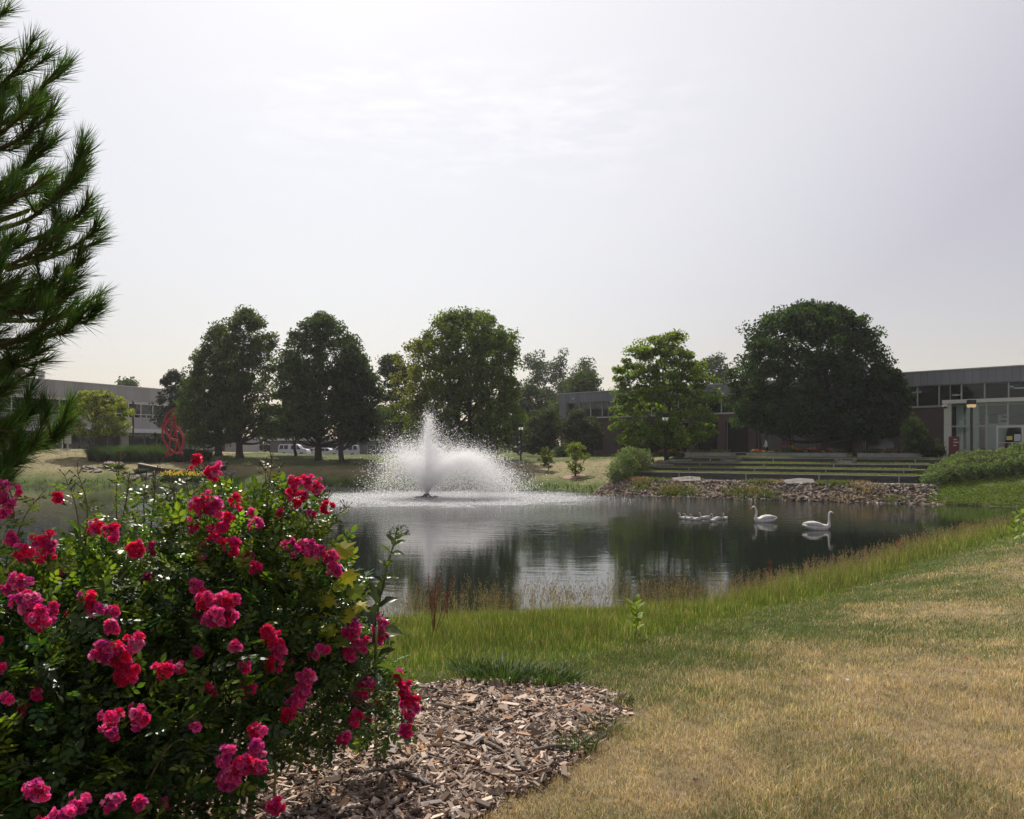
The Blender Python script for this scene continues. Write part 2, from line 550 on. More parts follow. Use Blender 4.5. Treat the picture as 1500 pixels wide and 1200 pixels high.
def ground_z(x, y):
    x = np.asarray(x, dtype=float); y = np.asarray(y, dtype=float)
    shp = x.shape
    x = x.ravel(); y = y.ravel()
    sw = np.zeros(x.shape); sh = np.zeros(x.shape); sl_ = np.zeros(x.shape)
    for cx, cy, h, l in HC:
        w = 1.0 / (((x - cx) ** 2 + (y - cy) ** 2) + 1.0) ** 1.6
        sw += w; sh += w * h; sl_ += w * l
    Hh, Ll = sh / sw, sl_ / sw
    d = pond_d(x, y)
    z = np.where(d > 0, 0.05 + Hh * (1 - np.exp(-np.maximum(d, 0) / Ll)) , np.maximum(d * 0.35, -1.3))
    z = np.where((d > 0) & (d < 0.12), z * d / 0.12, z)
    z += np.where(d > 0, (fbm(x, y, 0.12, 3) - 0.5) * 0.25 * np.clip(d / 8, 0, 1) * np.clip(np.hypot(x, y) / 15, 0, 1), 0)
    # terrace cut
    a = (x - T_O[0]) * T_U[0] + (y - T_O[1]) * T_U[1]
    q = (x - T_O[0]) * T_N[0] + (y - T_O[1]) * T_N[1]
    win = np.clip((a + 1.6) / 1.5, 0, 1) * np.clip((T_LEN + 1.6 - a) / 1.5, 0, 1)
    zt = np.where(q < 0.4, np.minimum(0.98, np.maximum(d, 0) * 0.55), np.minimum(0.98, 1.0) + np.clip(q - 3.5, 0, 5) * 0.28)
    zt = np.minimum(zt, 2.50)
    m = (d > 0) & (q < 12) & (q > -12) & (win > 0)
    z = np.where(m, z * (1 - win) + np.where(q < 9, zt, 2.55) * win, z)
    return z.reshape(shp)

def hit(px, py, D0=1.5, D1=220):
    """first point of the ground seen through a pixel"""
    D = np.geomspace(D0, D1, 900)
    x = (px - CX) / F * D
    z = CH - (py - HY) / F * D
    g = np.maximum(ground_z(x, D), 0)
    k = np.argmax(z < g) if (z < g).any() else len(D) - 1
    return np.array([x[k], D[k], float(g[k])])

def gpt(px, D):
    x = (px - CX) / F * D
    return np.array([x, D, float(ground_z(np.array([x]), np.array([D]))[0])])

# mulch bed outline (pixels on the near plateau)
MU_PX = [(585, 1013), (640, 1006), (700, 1003), (790, 1004), (860, 1010), (900, 1022), (915, 1042), (888, 1062), (860, 1084), (838, 1110), (802, 1140), (748, 1168), (695, 1198), (640, 1240), (600, 1300), (560, 1420)]
MU = np.array([hit(*p)[:2] for p in MU_PX])
MU = np.vstack([MU, [(-0.6, 0.6), (-5.5, 0.6), (-5.5, 4.9), (-2.5, 4.6)]])
def in_poly(P, x, y):
    inside = np.zeros(np.shape(x), dtype=bool)
    for i in range(len(P)):
        ax, ay = P[i]; bx_, by_ = P[(i + 1) % len(P)]
        inside ^= ((ay > y) != (by_ > y)) & (x < (bx_ - ax) * (y - ay) / (by_ - ay + 1e-12) + ax)
    return inside

def poly_d(P, x, y):
    dm = np.full(np.shape(x), 1e9)
    for i in range(len(P)):
        ax, ay = P[i]; bx_, by_ = P[(i + 1) % len(P)]
        ex, ey = bx_ - ax, by_ - ay
        t = np.clip(((x - ax) * ex + (y - ay) * ey) / (ex * ex + ey * ey), 0, 1)
        dm = np.minimum(dm, np.hypot(x - ax - t * ex, y - ay - t * ey))
    return np.where(in_poly(P, x, y), -dm, dm)

GREEN = np.array([0.060, 0.095, 0.018]); TAN = np.array([0.30, 0.235, 0.145]); DKG = np.array([0.035, 0.060, 0.014])
BE_PX = [(430, 1030), (560, 1012), (700, 1003), (790, 1000), (860, 985), (930, 970), (1000, 955), (1060, 932), (1160, 893), (1240, 868), (1360, 822), (1440, 802), (1500, 788)]
BE = np.array([hit(*p)[:2] for p in BE_PX])
BAND = np.vstack([[(-6, 4.5)], BE, [(24, 36), (0, 40), (-20, 20)]])
def greenness(x, y):
    """0 parched .. 1 lush, for the lawns"""
    d = pond_d(x, y)
    n = fbm(x, y, 0.55, 11) * 0.6 + fbm(x, y, 2.6, 5) * 0.4
    near = np.hypot(x, y) < 40
    eb = np.minimum(poly_d(BAND, x, y), 30)
    base = np.where(near, 0.98 - np.clip((eb + 0.1) / (0.5 + 0.16 * np.hypot(x, y)), 0, 1) ** .7 * 0.72, 1.0 - np.clip((d - 1.0) / 4, 0, 1) * 0.60)
    # right-hand lawn in front of the hedge is lush, and the ground shaded by the big trees
    right = (x > 20) & (y > 36)
    base = np.where(right, 0.95, base)
    base = np.where((y > 76) & (x > -32), np.maximum(base, 0.85), base)
    g = base + (n - 0.5) * np.where(near, 1.9, 0.8)
    g = g + np.where(near & (x > 2.5) & (y > 6), 0.12, 0)
    return np.clip(g, 0, 1)

rad_ = np.concatenate([np.geomspace(0.4, 140, 560), np.geomspace(145, 500, 24)])
ang = np.concatenate([np.arange(-42, 42.01, 0.25), np.arange(44, 316, 4.0)])
AA, RR = np.meshgrid(np.radians(ang), rad_)
gx, gy = (np.sin(AA) * RR).ravel(), (np.cos(AA) * RR).ravel()
gz = ground_z(gx, gy)
nr_, na = len(rad_), len(ang)
gz = np.concatenate([gz, [2.1]])
GV = np.stack([np.concatenate([gx, [0]]), np.concatenate([gy, [0]]), gz], -1)
i_ = np.arange(nr_ - 1)[:, None] * na
j_ = np.arange(na)[None, :]
k_ = (j_ + 1) % na
GF = np.stack([i_ + j_, i_ + na + j_, i_ + na + k_, i_ + k_], -1).reshape(-1, 4)
GT = np.stack([j_[0], k_[0], np.full(na, nr_ * na)], -1)
g_ = greenness(GV[:, 0], GV[:, 1])
far_n = fbm(GV[:, 0], GV[:, 1], 1.1, 31)
gc = TAN[None] * 1.0 * (1 - g_[:, None]) + GREEN[None] * g_[:, None]
gc *= (0.75 + 0.5 * far_n)[:, None]
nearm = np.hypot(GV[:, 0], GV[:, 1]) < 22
gc[nearm] *= 0.75                                  # ground colour darker under the near blades
mu = in_poly(MU, GV[:, 0], GV[:, 1])
gc[mu] = np.array([0.075, 0.055, 0.042])
rocky = ((GV[:, 0] - T_O[0]) * T_U[0] + (GV[:, 1] - T_O[1]) * T_U[1])
qq = ((GV[:, 0] - T_O[0]) * T_N[0] + (GV[:, 1] - T_O[1]) * T_N[1])
rk = (rocky > -1.8) & (rocky + 2.0 * (far_n - .5) < T_LEN + 0.6) & (qq < 0) & (qq > -12)
gc[rk] = np.array([0.17, 0.13, 0.095])
dd = pond_d(GV[:, 0], GV[:, 1])
gc[dd < 0.05] = np.array([0.035, 0.032, 0.022])
gm = leafmat('ground_soil_and_turf', 0.95, 0.1, 0)
t = gm.node_tree
b = t.nodes['Principled BSDF']
tc_ = t.nodes.new('ShaderNodeTexCoord')
n2 = t.nodes.new('ShaderNodeTexNoise'); n2.inputs['Scale'].default_value = 5; n2.inputs['Detail'].default_value = 10; n2.inputs['Roughness'].default_value = 0.7
t.links.new(tc_.outputs['Object'], n2.inputs['Vector'])
at = [n for n in t.nodes if n.type == 'ATTRIBUTE'][0]
mrg = t.nodes.new('ShaderNodeMapRange'); mrg.inputs['From Min'].default_value = 0.3; mrg.inputs['From Max'].default_value = 0.7; mrg.inputs['To Min'].default_value = 0.6; mrg.inputs['To Max'].default_value = 1.35
t.links.new(n2.outputs[0], mrg.inputs['Value'])
sc1 = t.nodes.new('ShaderNodeVectorMath'); sc1.operation = 'SCALE'
t.links.new(at.outputs['Color'], sc1.inputs[0]); t.links.new(mrg.outputs[0], sc1.inputs['Scale'])
t.links.new(sc1.outputs[0], b.inputs['Base Color'])
bu = t.nodes.new('ShaderNodeBump'); bu.inputs['Strength'].default_value = 0.7; bu.inputs['Distance'].default_value = 0.06
t.links.new(n2.outputs[0], bu.inputs['Height']); t.links.new(bu.outputs[0], b.inputs['Normal'])
ground = mesh_np('ground', GV, [GF, GT], gm, col=gc, smooth=True)
tag(ground, kind='structure')

# ------------------------------------------------------------------ water
FX, FY = w0(625, 729)
wm = bpy.data.materials.new('pond_water')
wm.use_nodes = True
t = wm.node_tree
b = t.nodes['Principled BSDF']
b.inputs['Roughness'].default_value = 0.03
b.inputs['IOR'].default_value = 1.40
b.inputs['Specular IOR Level'].default_value = 0.5
def TN(ty, **k):
    n = t.nodes.new(ty)
    for a, v in k.items():
        setattr(n, a, v)
    return n
def math_(op, a, c=None, clamp=False):
    n = TN('ShaderNodeMath', operation=op, use_clamp=clamp)
    for i, v in enumerate((a, c)):
        if v is None: continue
        if isinstance(v, (int, float)): n.inputs[i].default_value = v
        else: t.links.new(v, n.inputs[i])
    return n.outputs[0]
def mapr(v, a, b_, c=0.0, d=1.0, sm=True):
    n = TN('ShaderNodeMapRange')
    if sm: n.interpolation_type = 'SMOOTHSTEP'
    t.links.new(v, n.inputs['Value'])
    for k, q in zip(('From Min', 'From Max', 'To Min', 'To Max'), (a, b_, c, d)):
        n.inputs[k].default_value = q
    return n.outputs[0]
geo = TN('ShaderNodeTexCoord')
sep = TN('ShaderNodeSeparateXYZ'); t.links.new(geo.outputs['Object'], sep.inputs[0])
dx = math_('SUBTRACT', sep.outputs['X'], FX + 1.2)
dy = math_('SUBTRACT', sep.outputs['Y'], FY)
ex = math_('DIVIDE', dx, 1.22)
r2 = math_('SQRT', math_('ADD', math_('MULTIPLY', ex, ex), math_('MULTIPLY', dy, dy)))
nzw = TN('ShaderNodeTexNoise'); nzw.inputs['Scale'].default_value = 0.35; nzw.inputs['Detail'].default_value = 3
t.links.new(geo.outputs['Object'], nzw.inputs['Vector'])
r2w = math_('ADD', r2, math_('MULTIPLY', math_('SUBTRACT', nzw.outputs[0], 0.5), 9.0))
def noise_(sx_, sy_, sc_, det, rough=0.55, w=0):
    m_ = TN('ShaderNodeMapping'); m_.inputs['Scale'].default_value = (sx_, sy_, 1); m_.inputs['Location'].default_value = (w, w, 0)
    t.links.new(geo.outputs['Object'], m_.inputs[0])
    n = TN('ShaderNodeTexNoise'); n.inputs['Scale'].default_value = sc_; n.inputs['Detail'].default_value = det; n.inputs['Roughness'].default_value = rough
    t.links.new(m_.outputs[0], n.inputs['Vector'])
    return n.outputs[0]
big = noise_(0.30, 1.0, 1.1, 3)
mid = noise_(0.28, 1.0, 4.6, 3, w=7)
fine = noise_(0.8, 1.0, 14.0, 4, 0.6, w=3)
wv = TN('ShaderNodeTexWave', wave_type='RINGS', rings_direction='SPHERICAL')
wmp = TN('ShaderNodeMapping'); wmp.inputs['Location'].default_value = (-FX, -FY, 0)
t.links.new(geo.outputs['Object'], wmp.inputs[0]); t.links.new(wmp.outputs[0], wv.inputs[0])
wv.inputs['Scale'].default_value = 0.55; wv.inputs['Distortion'].default_value = 5.0; wv.inputs['Detail'].default_value = 3; wv.inputs['Detail Scale'].default_value = 0.9
far_f = mapr(r2, 8.0, 27.0, 1.0, 0.0)           # how agitated, falling with distance from the fountain
fall = mapr(r2w, 10.5, 19.0, 1.0, 0.0)            # splash zone
h = math_('MULTIPLY', big, math_('ADD', math_('MULTIPLY', far_f, 0.03), 0.005))
h = math_('ADD', h, math_('MULTIPLY', mid, math_('ADD', math_('MULTIPLY', far_f, 0.026), 0.0022)))
h = math_('ADD', h, math_('MULTIPLY', wv.outputs[0], math_('MULTIPLY', far_f, 0.014)))
h = math_('ADD', h, math_('MULTIPLY', fine, math_('ADD', math_('MULTIPLY', fall, 0.05), math_('MULTIPLY', far_f, 0.003))))
bu = TN('ShaderNodeBump'); bu.inputs['Strength'].default_value = 1.0; bu.inputs['Distance'].default_value = 1.0
t.links.new(h, bu.inputs['Height']); t.links.new(bu.outputs[0], b.inputs['Normal'])
# aerated foam where the spray lands; further out, water glitter painted as pale speckles
fz = noise_(0.6, 1.2, 5.0, 8, 0.75, w=11)
ring = mapr(r2w, 6.4, 10.6, 1.0, 0.0)
foamn = mapr(fz, 0.38, 0.62, 0.10, 0.85)
spk = mapr(noise_(0.5, 1.6, 6.0, 6, 0.8, w=21), 0.60, 0.68, 0.0, 1.0)
outer_glitter = math_('MULTIPLY', mapr(r2w, 10.0, 15.5, 0.55, 0.0), spk)
foam = math_('MAXIMUM', math_('MULTIPLY', ring, foamn), outer_glitter, True)
mx = TN('ShaderNodeMix', data_type='RGBA')
mx.inputs[6].default_value = (0.010, 0.014, 0.010, 1)
mx.inputs[7].default_value = (0.30, 0.32, 0.34, 1)
t.links.new(foam, mx.inputs[0]); t.links.new(mx.outputs[2], b.inputs['Base Color'])
ro = math_('ADD', math_('MULTIPLY', foam, 0.5), 0.045)
t.links.new(ro, b.inputs['Roughness'])
WV = np.array([(x, y, 0.0) for y in (-2, 80) for x in (-75, 60)])
water = mesh_np('pond_water', WV, np.array([(0, 1, 3, 2)]), wm)
tag(water, kind='structure')

# ------------------------------------------------------------------ haze: smoke in the air, one closed box
hz = MB().box(-520, 520, -520, 520, -4.5, 60).build('haze')
tag(hz, kind='stuff')
hm = bpy.data.materials.new('haze_air')
hm.use_nodes = True
t = hm.node_tree
t.nodes.remove(t.nodes['Principled BSDF'])
pv = t.nodes.new('ShaderNodeVolumePrincipled')
pv.inputs['Color'].default_value = (0.97, 0.98, 1.0, 1)
pv.inputs['Density'].default_value = 0.00030
pv.inputs['Anisotropy'].default_value = 0.15
t.links.new(pv.outputs[0], t.nodes['Material Output'].inputs['Volume'])
hz.data.materials.append(hm)
# ------------------------------------------------------------------ buildings
class Facade:
    def __init__(s, P0, u, n, base=(0, 0, 0)):
        s.P, s.u, s.n = np.array(P0, float), np.array(u, float), np.array(n, float)
    def M(s, V):                                    # local (s along, d outward, z) -> world
        V = np.asarray(V, float)
        xy = s.P[None] + V[:, 0:1] * s.u[None] + V[:, 1:2] * s.n[None]
        return np.concatenate([xy, V[:, 2:3]], 1)
    def box(s, mb, s0, s1, z0, z1, d0, d1):
        return mb.box(s0, s1, d0, d1, z0, z1, s.M)

BLIND = mat('window_blind', (0.16, 0.165, 0.17), .8, vs=.8, stretch=(1, 1, 14))
# right-hand building -------------------------------------------------
fr = Facade((6.8, 104), (0.7214, -0.6925), (-0.6925, -0.7214))
o0 = (6.8, 104, 2.2)
RB = empty('office_building', o0, 'long dark brick office building with grey metal roof band behind the terraces', 'building')
def rb(mb, name, m, parent=None, lab=None):
    # children of RB: coordinates relative to its base
    o = mb.build(name, m, parent or RB, origin=o0 if parent is None else o0)
    if lab: o['label'] = lab
    return o
rpanel = panelmat('standing_seam_metal', (0.20, 0.215, 0.25), 0.617, 0.05, (0.7214, -0.6925))
S1 = 78
mb = MB(); fr.box(mb, -0.4, S1, 9.15, 10.4, -14, 0.35); fr.box(mb, -0.4, 0.85, 7.15, 9.148, -0.6, 0.35)
rb(mb, 'roof_band', rpanel)
mb = MB(); fr.box(mb, -0.45, S1, 10.402, 10.50, -14, 0.42); rb(mb, 'roof_coping', M['mull'])
mb = MB(); fr.box(mb, 0.85, S1, 7.08, 7.20, -0.1, 0.30); rb(mb, 'sill_band', M['mull'])
mb = MB()
fr.box(mb, -0.4, S1, 6.30, 7.078, -0.5, 0.10)        # brick band
fr.box(mb, -0.4, 4.8, 1.0, 6.298, -0.5, 0.08)
fr.box(mb, 6.6, 9.4, 1.0, 6.298, -0.5, 0.08)
fr.box(mb, 4.8, 6.6, 1.0, 3.0, -0.5, 0.08)
fr.box(mb, -0.4, 0.0, 1.0, 7.0, -14, -0.6)
rb(mb, 'wall', M['brick'])
mb = MB()
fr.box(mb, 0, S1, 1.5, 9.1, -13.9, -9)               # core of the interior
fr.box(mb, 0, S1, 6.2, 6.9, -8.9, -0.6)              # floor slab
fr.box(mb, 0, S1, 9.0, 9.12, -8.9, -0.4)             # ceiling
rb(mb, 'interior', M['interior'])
# brick piers and ground-floor windows
def bay_window(f, name, s0, s1, z0, z1, d, gm_, root, org, fw=0.06, mid=None):
    mbf = MB()
    f.box(mbf, s0, s0 + fw, z0, z1, d - 0.03, d + 0.05); f.box(mbf, s1 - fw, s1, z0, z1, d - 0.03, d + 0.05)
    f.box(mbf, s0 + fw, s1 - fw, z1 - fw, z1, d - 0.03, d + 0.05); f.box(mbf, s0 + fw, s1 - fw, z0, z0 + fw, d - 0.03, d + 0.05)
    if mid: f.box(mbf, s0 + fw, s1 - fw, mid - 0.04, mid + 0.04, d - 0.03, d + 0.045)
    w = mbf.build('window', M['mull'], root, origin=org)
    mbg = MB(); f.box(mbg, s0 + fw + 0.001, s1 - fw - 0.001, z0 + fw + 0.001, z1 - fw - 0.001, d - 0.012, d + 0.012)
    mbg.build('pane', gm_, w, origin=org)
    return w
for k in range(-5, 10):
    s = 26.9 + 3.74 * k
    if s > 48: break
    mb = MB(); fr.box(mb, s - 0.45, s + 0.45, 1.5, 6.298, -0.5, 0.16); rb(mb, 'brick_pier', M['brick'])
    if s < 46 - 3.7:
        bay_window(fr, 'w', s + 0.46, s + 3.74 - 0.46, 2.75, 6.28, -0.40, M['dglass'], RB, o0, 0.05)
mb = MB(); fr.box(mb, 42.7, 46.4, 2.0, 6.298, -0.5, 0.12); rb(mb, 'wall_panel', M['brick'])
mb = MB(); fr.box(mb, 9.4, 46.2, 1.5, 2.74, -0.48, -0.2); rb(mb, 'plinth', M['brick'])
s = 0.95; k = 0
while s + 1.85 < S1:
    mbf = MB(); fr.box(mbf, s + 1.80, s + 1.90, 7.20, 9.15, -0.06, 0.12)
    if k % 7 == 3: fr.box(mbf, s + 0.9, s + 0.95, 7.2, 9.15, -0.04, 0.08)
    fr.box(mbf, s + 0.0, s + 1.80, 7.2, 7.26, -0.04, 0.09); fr.box(mbf, s + 0.0, s + 1.80, 9.09, 9.15, -0.04, 0.09)
    w = mbf.build('window', M['mull'], RB, origin=o0)
    mbg = MB(); fr.box(mbg, s + 0.06, s + 1.79, 7.262, 9.088, -0.02, 0.02)
    mbg.build('pane', M['dglass'], w, origin=o0)
    if (k * 7 + 3) % 5 < 2:
        zb_ = 7.35 + ((k * 13) % 7) * .22
        mbb = MB(); fr.box(mbb, s + 0.12, s + 1.74, zb_, 9.05, -0.20, -0.17); mbb.build('blind', BLIND, w, origin=o0)
    s += 1.85; k += 1
# lit ceiling lamps on the upper floor
for (px, z) in ((1328, 8.75), (1465, 8.85), (1452, 8.9), (1388, 8.3), (1482, 8.7)):
    u_ = (px - CX) / F
    s = (104 * u_ - 6.8) / (.7214 + .6925 * u_)
    th = np.linspace(0, 2 * math.pi, 17)[:-1]
    mb = MB(); fr.box(mb, s - 0.38, s + 0.38, z, z + 0.05, -3.3, -2.8); rb(mb, 'ceiling_lamp', M['inlight'])
mb = MB(); p = fr.M([(2.0, -0.02, 9.6)])[0]
mb.box(-0.12, 0.12, -0.12, 0.12, 0, 0.22, lambda V: V + p + np.array([-0.3, -0.3, 0])); rb(mb, 'roof_lamp', M['whitepanel'])

# glass entrance hall
EH = empty('glass_entrance_hall', (*fr.M([(46.3, 1.3, 2.7)])[0][:2], 2.6), 'glazed entrance hall with white frames and double doors at the right edge', 'entrance')
oe = tuple(EH.location)
D1 = 1.7
def eb(mb, name, m, parent=None): return mb.build(name, m, parent or EH, origin=oe)
mb = MB(); fr.box(mb, 46.1, S1, 7.30, 7.62, 0.36, D1 + 0.25); eb(mb, 'canopy', M['whitepanel'])
mb = MB(); fr.box(mb, 46.2, 46.75, 2.6, 7.298, D1 - 0.35, D1 + 0.05); eb(mb, 'corner_column', M['whitepanel'])
mb = MB(); fr.box(mb, 46.2, S1, 2.45, 2.75, 0.2, D1 + 0.1); eb(mb, 'base_curb', M['concrete'])
mul = [46.75, 49.55, 51.15, 54.2, 57.3, 60.4, 63.5, 66.6]
for a, c in zip(mul[:-1], mul[1:]):
    bay_window(fr, 'w', a, c, 5.25, 7.29, D1 - 0.1, M['glass'], EH, oe, 0.06)
for a, c in ((46.75, 49.55), (49.55, 50.28), (54.4, 57.3), (57.3, 60.4), (60.4, 63.5)):
    bay_window(fr, 'w', a, c, 2.76, 5.24, D1 - 0.1, M['glass'], EH, oe, 0.06)
def door(a, c, posters):
    f = 0.14
    mbf = MB()
    fr.box(mbf, a, a + f, 2.76, 5.24, D1 - 0.14, D1 - 0.04); fr.box(mbf, c - f, c, 2.76, 5.24, D1 - 0.14, D1 - 0.04)
    fr.box(mbf, a + f, c - f, 5.08, 5.24, D1 - 0.14, D1 - 0.04); fr.box(mbf, a + f, c - f, 2.76, 3.0, D1 - 0.14, D1 - 0.04)
    fr.box(mbf, a + f, c - f, 3.74, 3.80, D1 - 0.13, D1 - 0.05)
    dn = mbf.build('door', M['whitepanel'], EH, origin=oe)
    mbg = MB(); fr.box(mbg, a + f + .001, c - f - .001, 3.001, 5.079, D1 - 0.1, D1 - 0.085); mbg.build('pane', M['glass'], dn, origin=oe)
    mbh = MB(); fr.box(mbh, c - f - 0.08, c - f - 0.04, 3.5, 4.1, D1 - 0.04, D1 + 0.02); mbh.build('handle', M['mull'], dn, origin=oe)
    for (s0, s1, z0, z1, mm) in posters:
        mbp = MB(); fr.box(mbp, s0, s1, z0, z1, D1 - 0.083, D1 - 0.078); mbp.build('paper_notice', M[mm], dn, origin=oe)
door(50.3, 52.3, [(51.05, 51.48, 4.0, 4.34, 'ypaper'), (51.62, 52.1, 3.9, 4.5, 'paper')])
door(52.32, 54.38, [(52.62, 53.12, 4.18, 4.5, 'paper'), (53.42, 53.98, 3.92, 4.24, 'paper')])
# hall interior: white columns, first three are pale blind strips added for brightness, a board with a large 3
for s, w_ in ((46.95, 0.55), (47.75, 0.30), (48.3, .42), (56, 0.5), (59, 0.5)):
    mb = MB(); fr.box(mb, s, s + w_, 2.76, 7.2, 0.45, 0.75); eb(mb, 'column_or_blind', M['whitepanel'])
BS = empty('number_board', fr.M([(50.0, -0.5, 2.76)])[0], 'tall white board with a large dark 3 inside the glass entrance', 'sign')
ob = tuple(BS.location)
mb = MB(); mb.poly(fr.M([(48.95, -0.5, 2.76), (50.35, -0.5, 2.76), (50.95, -0.5, 7.0), (48.95, -0.5, 7.0), (48.95, -0.7, 2.76), (50.35, -0.7, 2.76), (50.95, -0.7, 7.0), (48.95, -0.7, 7.0)]),
    [(0, 1, 2, 3), (7, 6, 5, 4), (0, 4, 5, 1), (1, 5, 6, 2), (2, 6, 7, 3), (3, 7, 4, 0)])
mb.build('board', M['whitepanel'], BS, origin=ob)
mb = MB()
zc = 5.75
for (a, c, z0, z1) in ((50.15, 50.7, 6.30, 6.46), (50.25, 50.7, 5.98, 6.12), (50.15, 50.7, 5.62, 5.78), (50.701, 50.85, 5.62, 6.46)):
    fr.box(mb, a, c, z0, z1, -0.498, -0.45)
mb.build('numeral', M['black'], BS, origin=ob)
mb = MB(); fr.box(mb, 49.25, 49.95, 5.5, 6.4, -0.498, -0.45); mb.build('dark_symbol', M['black'], BS, origin=ob)
# security camera
SCm = empty('security_camera', fr.M([(46.4, D1 + 0.05, 7.0)])[0], 'small white dome camera on the white corner column of the entrance', 'camera')
oc = tuple(SCm.location)
mb = MB(); mb.tube(fr.M([(46.4, D1 + 0.05, 7.12), (46.4, D1 + 0.4, 7.12)]), 0.07, 8); mb.tube(fr.M([(46.4, D1 + 0.4, 7.2), (46.4, D1 + 0.4, 7.02)]), [0.2, 0.22], 12); mb.build('housing', M['whitepanel'], SCm, origin=oc)
mb = MB(); mb.tube(fr.M([(46.4, D1 + 0.4, 7.018), (46.4, D1 + 0.4, 6.92), (46.4, D1 + 0.4, 6.86)]), [0.18, 0.15, 0.04], 12); mb.build('dome', M['black'], SCm, origin=oc)

# left-hand building ---------------------------------------------------
fl = Facade((-58.1, 95.5), (0.3915, 0.9202), (0.9202, -0.3915))
ol = (-58.1, 95.5, 3.0)
LB = empty('pale_office_building', ol, 'two-storey pale concrete office building with dark window strips left of the sculpture', 'building')
lpanel = panelmat('pale_cladding', (0.36, 0.36, 0.37), 1.32, 0.022, (0.3915, 0.9202), 0.10)
def lb(mb, name, m, parent=None): return mb.build(name, m, parent or LB, origin=ol)
A0, A1 = -45, 30
mb = MB(); fl.box(mb, A0, A1, 9.72, 11.7, -18, 0.0); lb(mb, 'roof_band', lpanel)
mb = MB(); fl.box(mb, A0, A1, 11.702, 11.80, -18, 0.07); lb(mb, 'roof_coping', M['whitepanel'])
mb = MB(); fl.box(mb, A0, A1, 9.36, 9.718, -18, -0.15); lb(mb, 'soffit_band', M['whitepanel'])
mb = MB(); fl.box(mb, A0, A1, 5.95, 7.43, -18, 0.05); lb(mb, 'parapet', lpanel)
mb = MB(); fl.box(mb, A0, A1, 5.55, 5.948, -18, 0.5); fl.box(mb, A0, A1, 5.36, 5.548, -2.5, 1.6); lb(mb, 'canopy', M['whitepanel'])
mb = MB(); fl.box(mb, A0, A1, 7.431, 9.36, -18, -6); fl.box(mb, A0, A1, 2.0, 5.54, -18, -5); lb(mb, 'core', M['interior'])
k = 0
s = -44.0
while s < A1 - 2.2:
    mbf = MB()
    fl.box(mbf, s, s + 0.10, 7.431, 9.358, -0.36, -0.1); fl.box(mbf, s + 0.10, s + 2.06, 7.93, 8.01, -0.3, -0.16); fl.box(mbf, s + 0.10, s + 2.06, 7.431, 7.50, -0.3, -0.14)
    fl.box(mbf, s + 1.05, s + 1.11, 7.501, 7.929, -0.3, -0.18)
    w = mbf.build('window', M['whitepanel'], LB, origin=ol)
    mbg = MB(); fl.box(mbg, s + 0.101, s + 2.059, 7.501, 9.357, -0.26, -0.23); mbg.build('pane', M['dglass'], w, origin=ol)
    if int(s * 3) % 4 == 0:
        mbb = MB(); fl.box(mbb, s + 0.16, s + 2.0, 8.2 + (int(s * 7) % 3) * .25, 9.33, -0.5, -0.46); mbb.build('blind', BLIND, w, origin=ol)
    if s > -30:
        mbf = MB(); fl.box(mbf, s, s + 0.07, 3.0, 5.358, -1.75, -1.6)
        w = mbf.build('ground_window', M['mull'], LB, origin=ol)
        mbg = MB(); fl.box(mbg, s + 0.071, s + 2.06, 3.0, 5.357, -1.70, -1.67); mbg.build('pane', M['dglass'], w, origin=ol)
    s += 2.06
mb = MB(); mb.tube(fl.M([(2.0, -1.5, 11.8), (2.0, -1.5, 12.7)]), 0.38, 8); mb.tube(fl.M([(2.0, -1.5, 12.701), (2.0, -1.5, 12.85)]), 0.48, 8); lb(mb, 'roof_vent', M['mull'])
mb = MB(); fl.box(mb, 13.5, 14.7, 3.0, 5.3, -1.55, -1.2); lb(mb, 'white_pier', M['whitepanel'])
# utility box with a standpipe
UB = empty('utility_box', gpt(95, 92), 'grey electrical box on a post by the pale building', 'utility box')
p = np.array(UB.location); ou = tuple(p)
mb = MB(); mb.box(0.05, 0.65, -0.2, 0.2, 0.7, 1.7, lambda V: V + p); mb.build('cabinet', M['mull'], UB, origin=ou)
mb = MB(); mb.tube([p + (0.35, 0, 0), p + (0.35, 0, 0.699)], 0.06, 8); mb.tube([p + (-0.3, 0, 0), p + (-0.3, 0, 1.3)], 0.07, 8); mb.tube([p + (-0.65, 0.1, 0.05), p + (0.6, 0.1, 0.05)], 0.08, 6); mb.build('post', M['whitepanel'], UB, origin=ou)

# low buildings seen under the crowns
def low_building(name, label, pxa, pxb, D, ztop, zb, wallm, fasm):
    A = pix(pxa, HY, D); B_ = pix(pxb, HY, D)
    root = empty(name, (A[0], D, zb), label, 'building')
    o_ = tuple(root.location)
    mb = MB(); mb.box(A[0], B_[0], D, D + 9, zb - 0.5, ztop - 0.36); mb.build('wall', wallm, root, origin=o_)
    mb = MB(); mb.box(A[0] - 0.4, B_[0] + 0.4, D - 0.5, D + 9.4, ztop - 0.358, ztop); mb.build('roof', fasm, root, origin=o_)
    x = A[0] + 1.6
    while x < B_[0] - 2.2:
        mb = MB(); mb.box(x, x + 1.4, D - 0.06, D + 0.02, zb + 0.3, zb + 2.1); w = mb.build('window', M['mull'], root, origin=o_)
        mb = MB(); mb.box(x + 0.06, x + 1.34, D - 0.08, D - 0.061, zb + 0.36, zb + 2.04); mb.build('pane', M['cglass'], w, origin=o_)
        x += 3.1
    return root
low_building('low_grey_building', 'low grey building with pale flat roof edge behind the white van', 396, 640, 138, 4.9, 1.6, mat('grey_render', (0.13, 0.13, 0.14), 0.8, vs=0.5), M['whitepanel'])
low_building('low_pale_building', 'low pale building glimpsed between trunks right of the sculpture', 299, 350, 112, 5.0, 2.2, mat('pale_render', (0.50, 0.49, 0.48), 0.8, vs=0.5), M['whitepanel'])

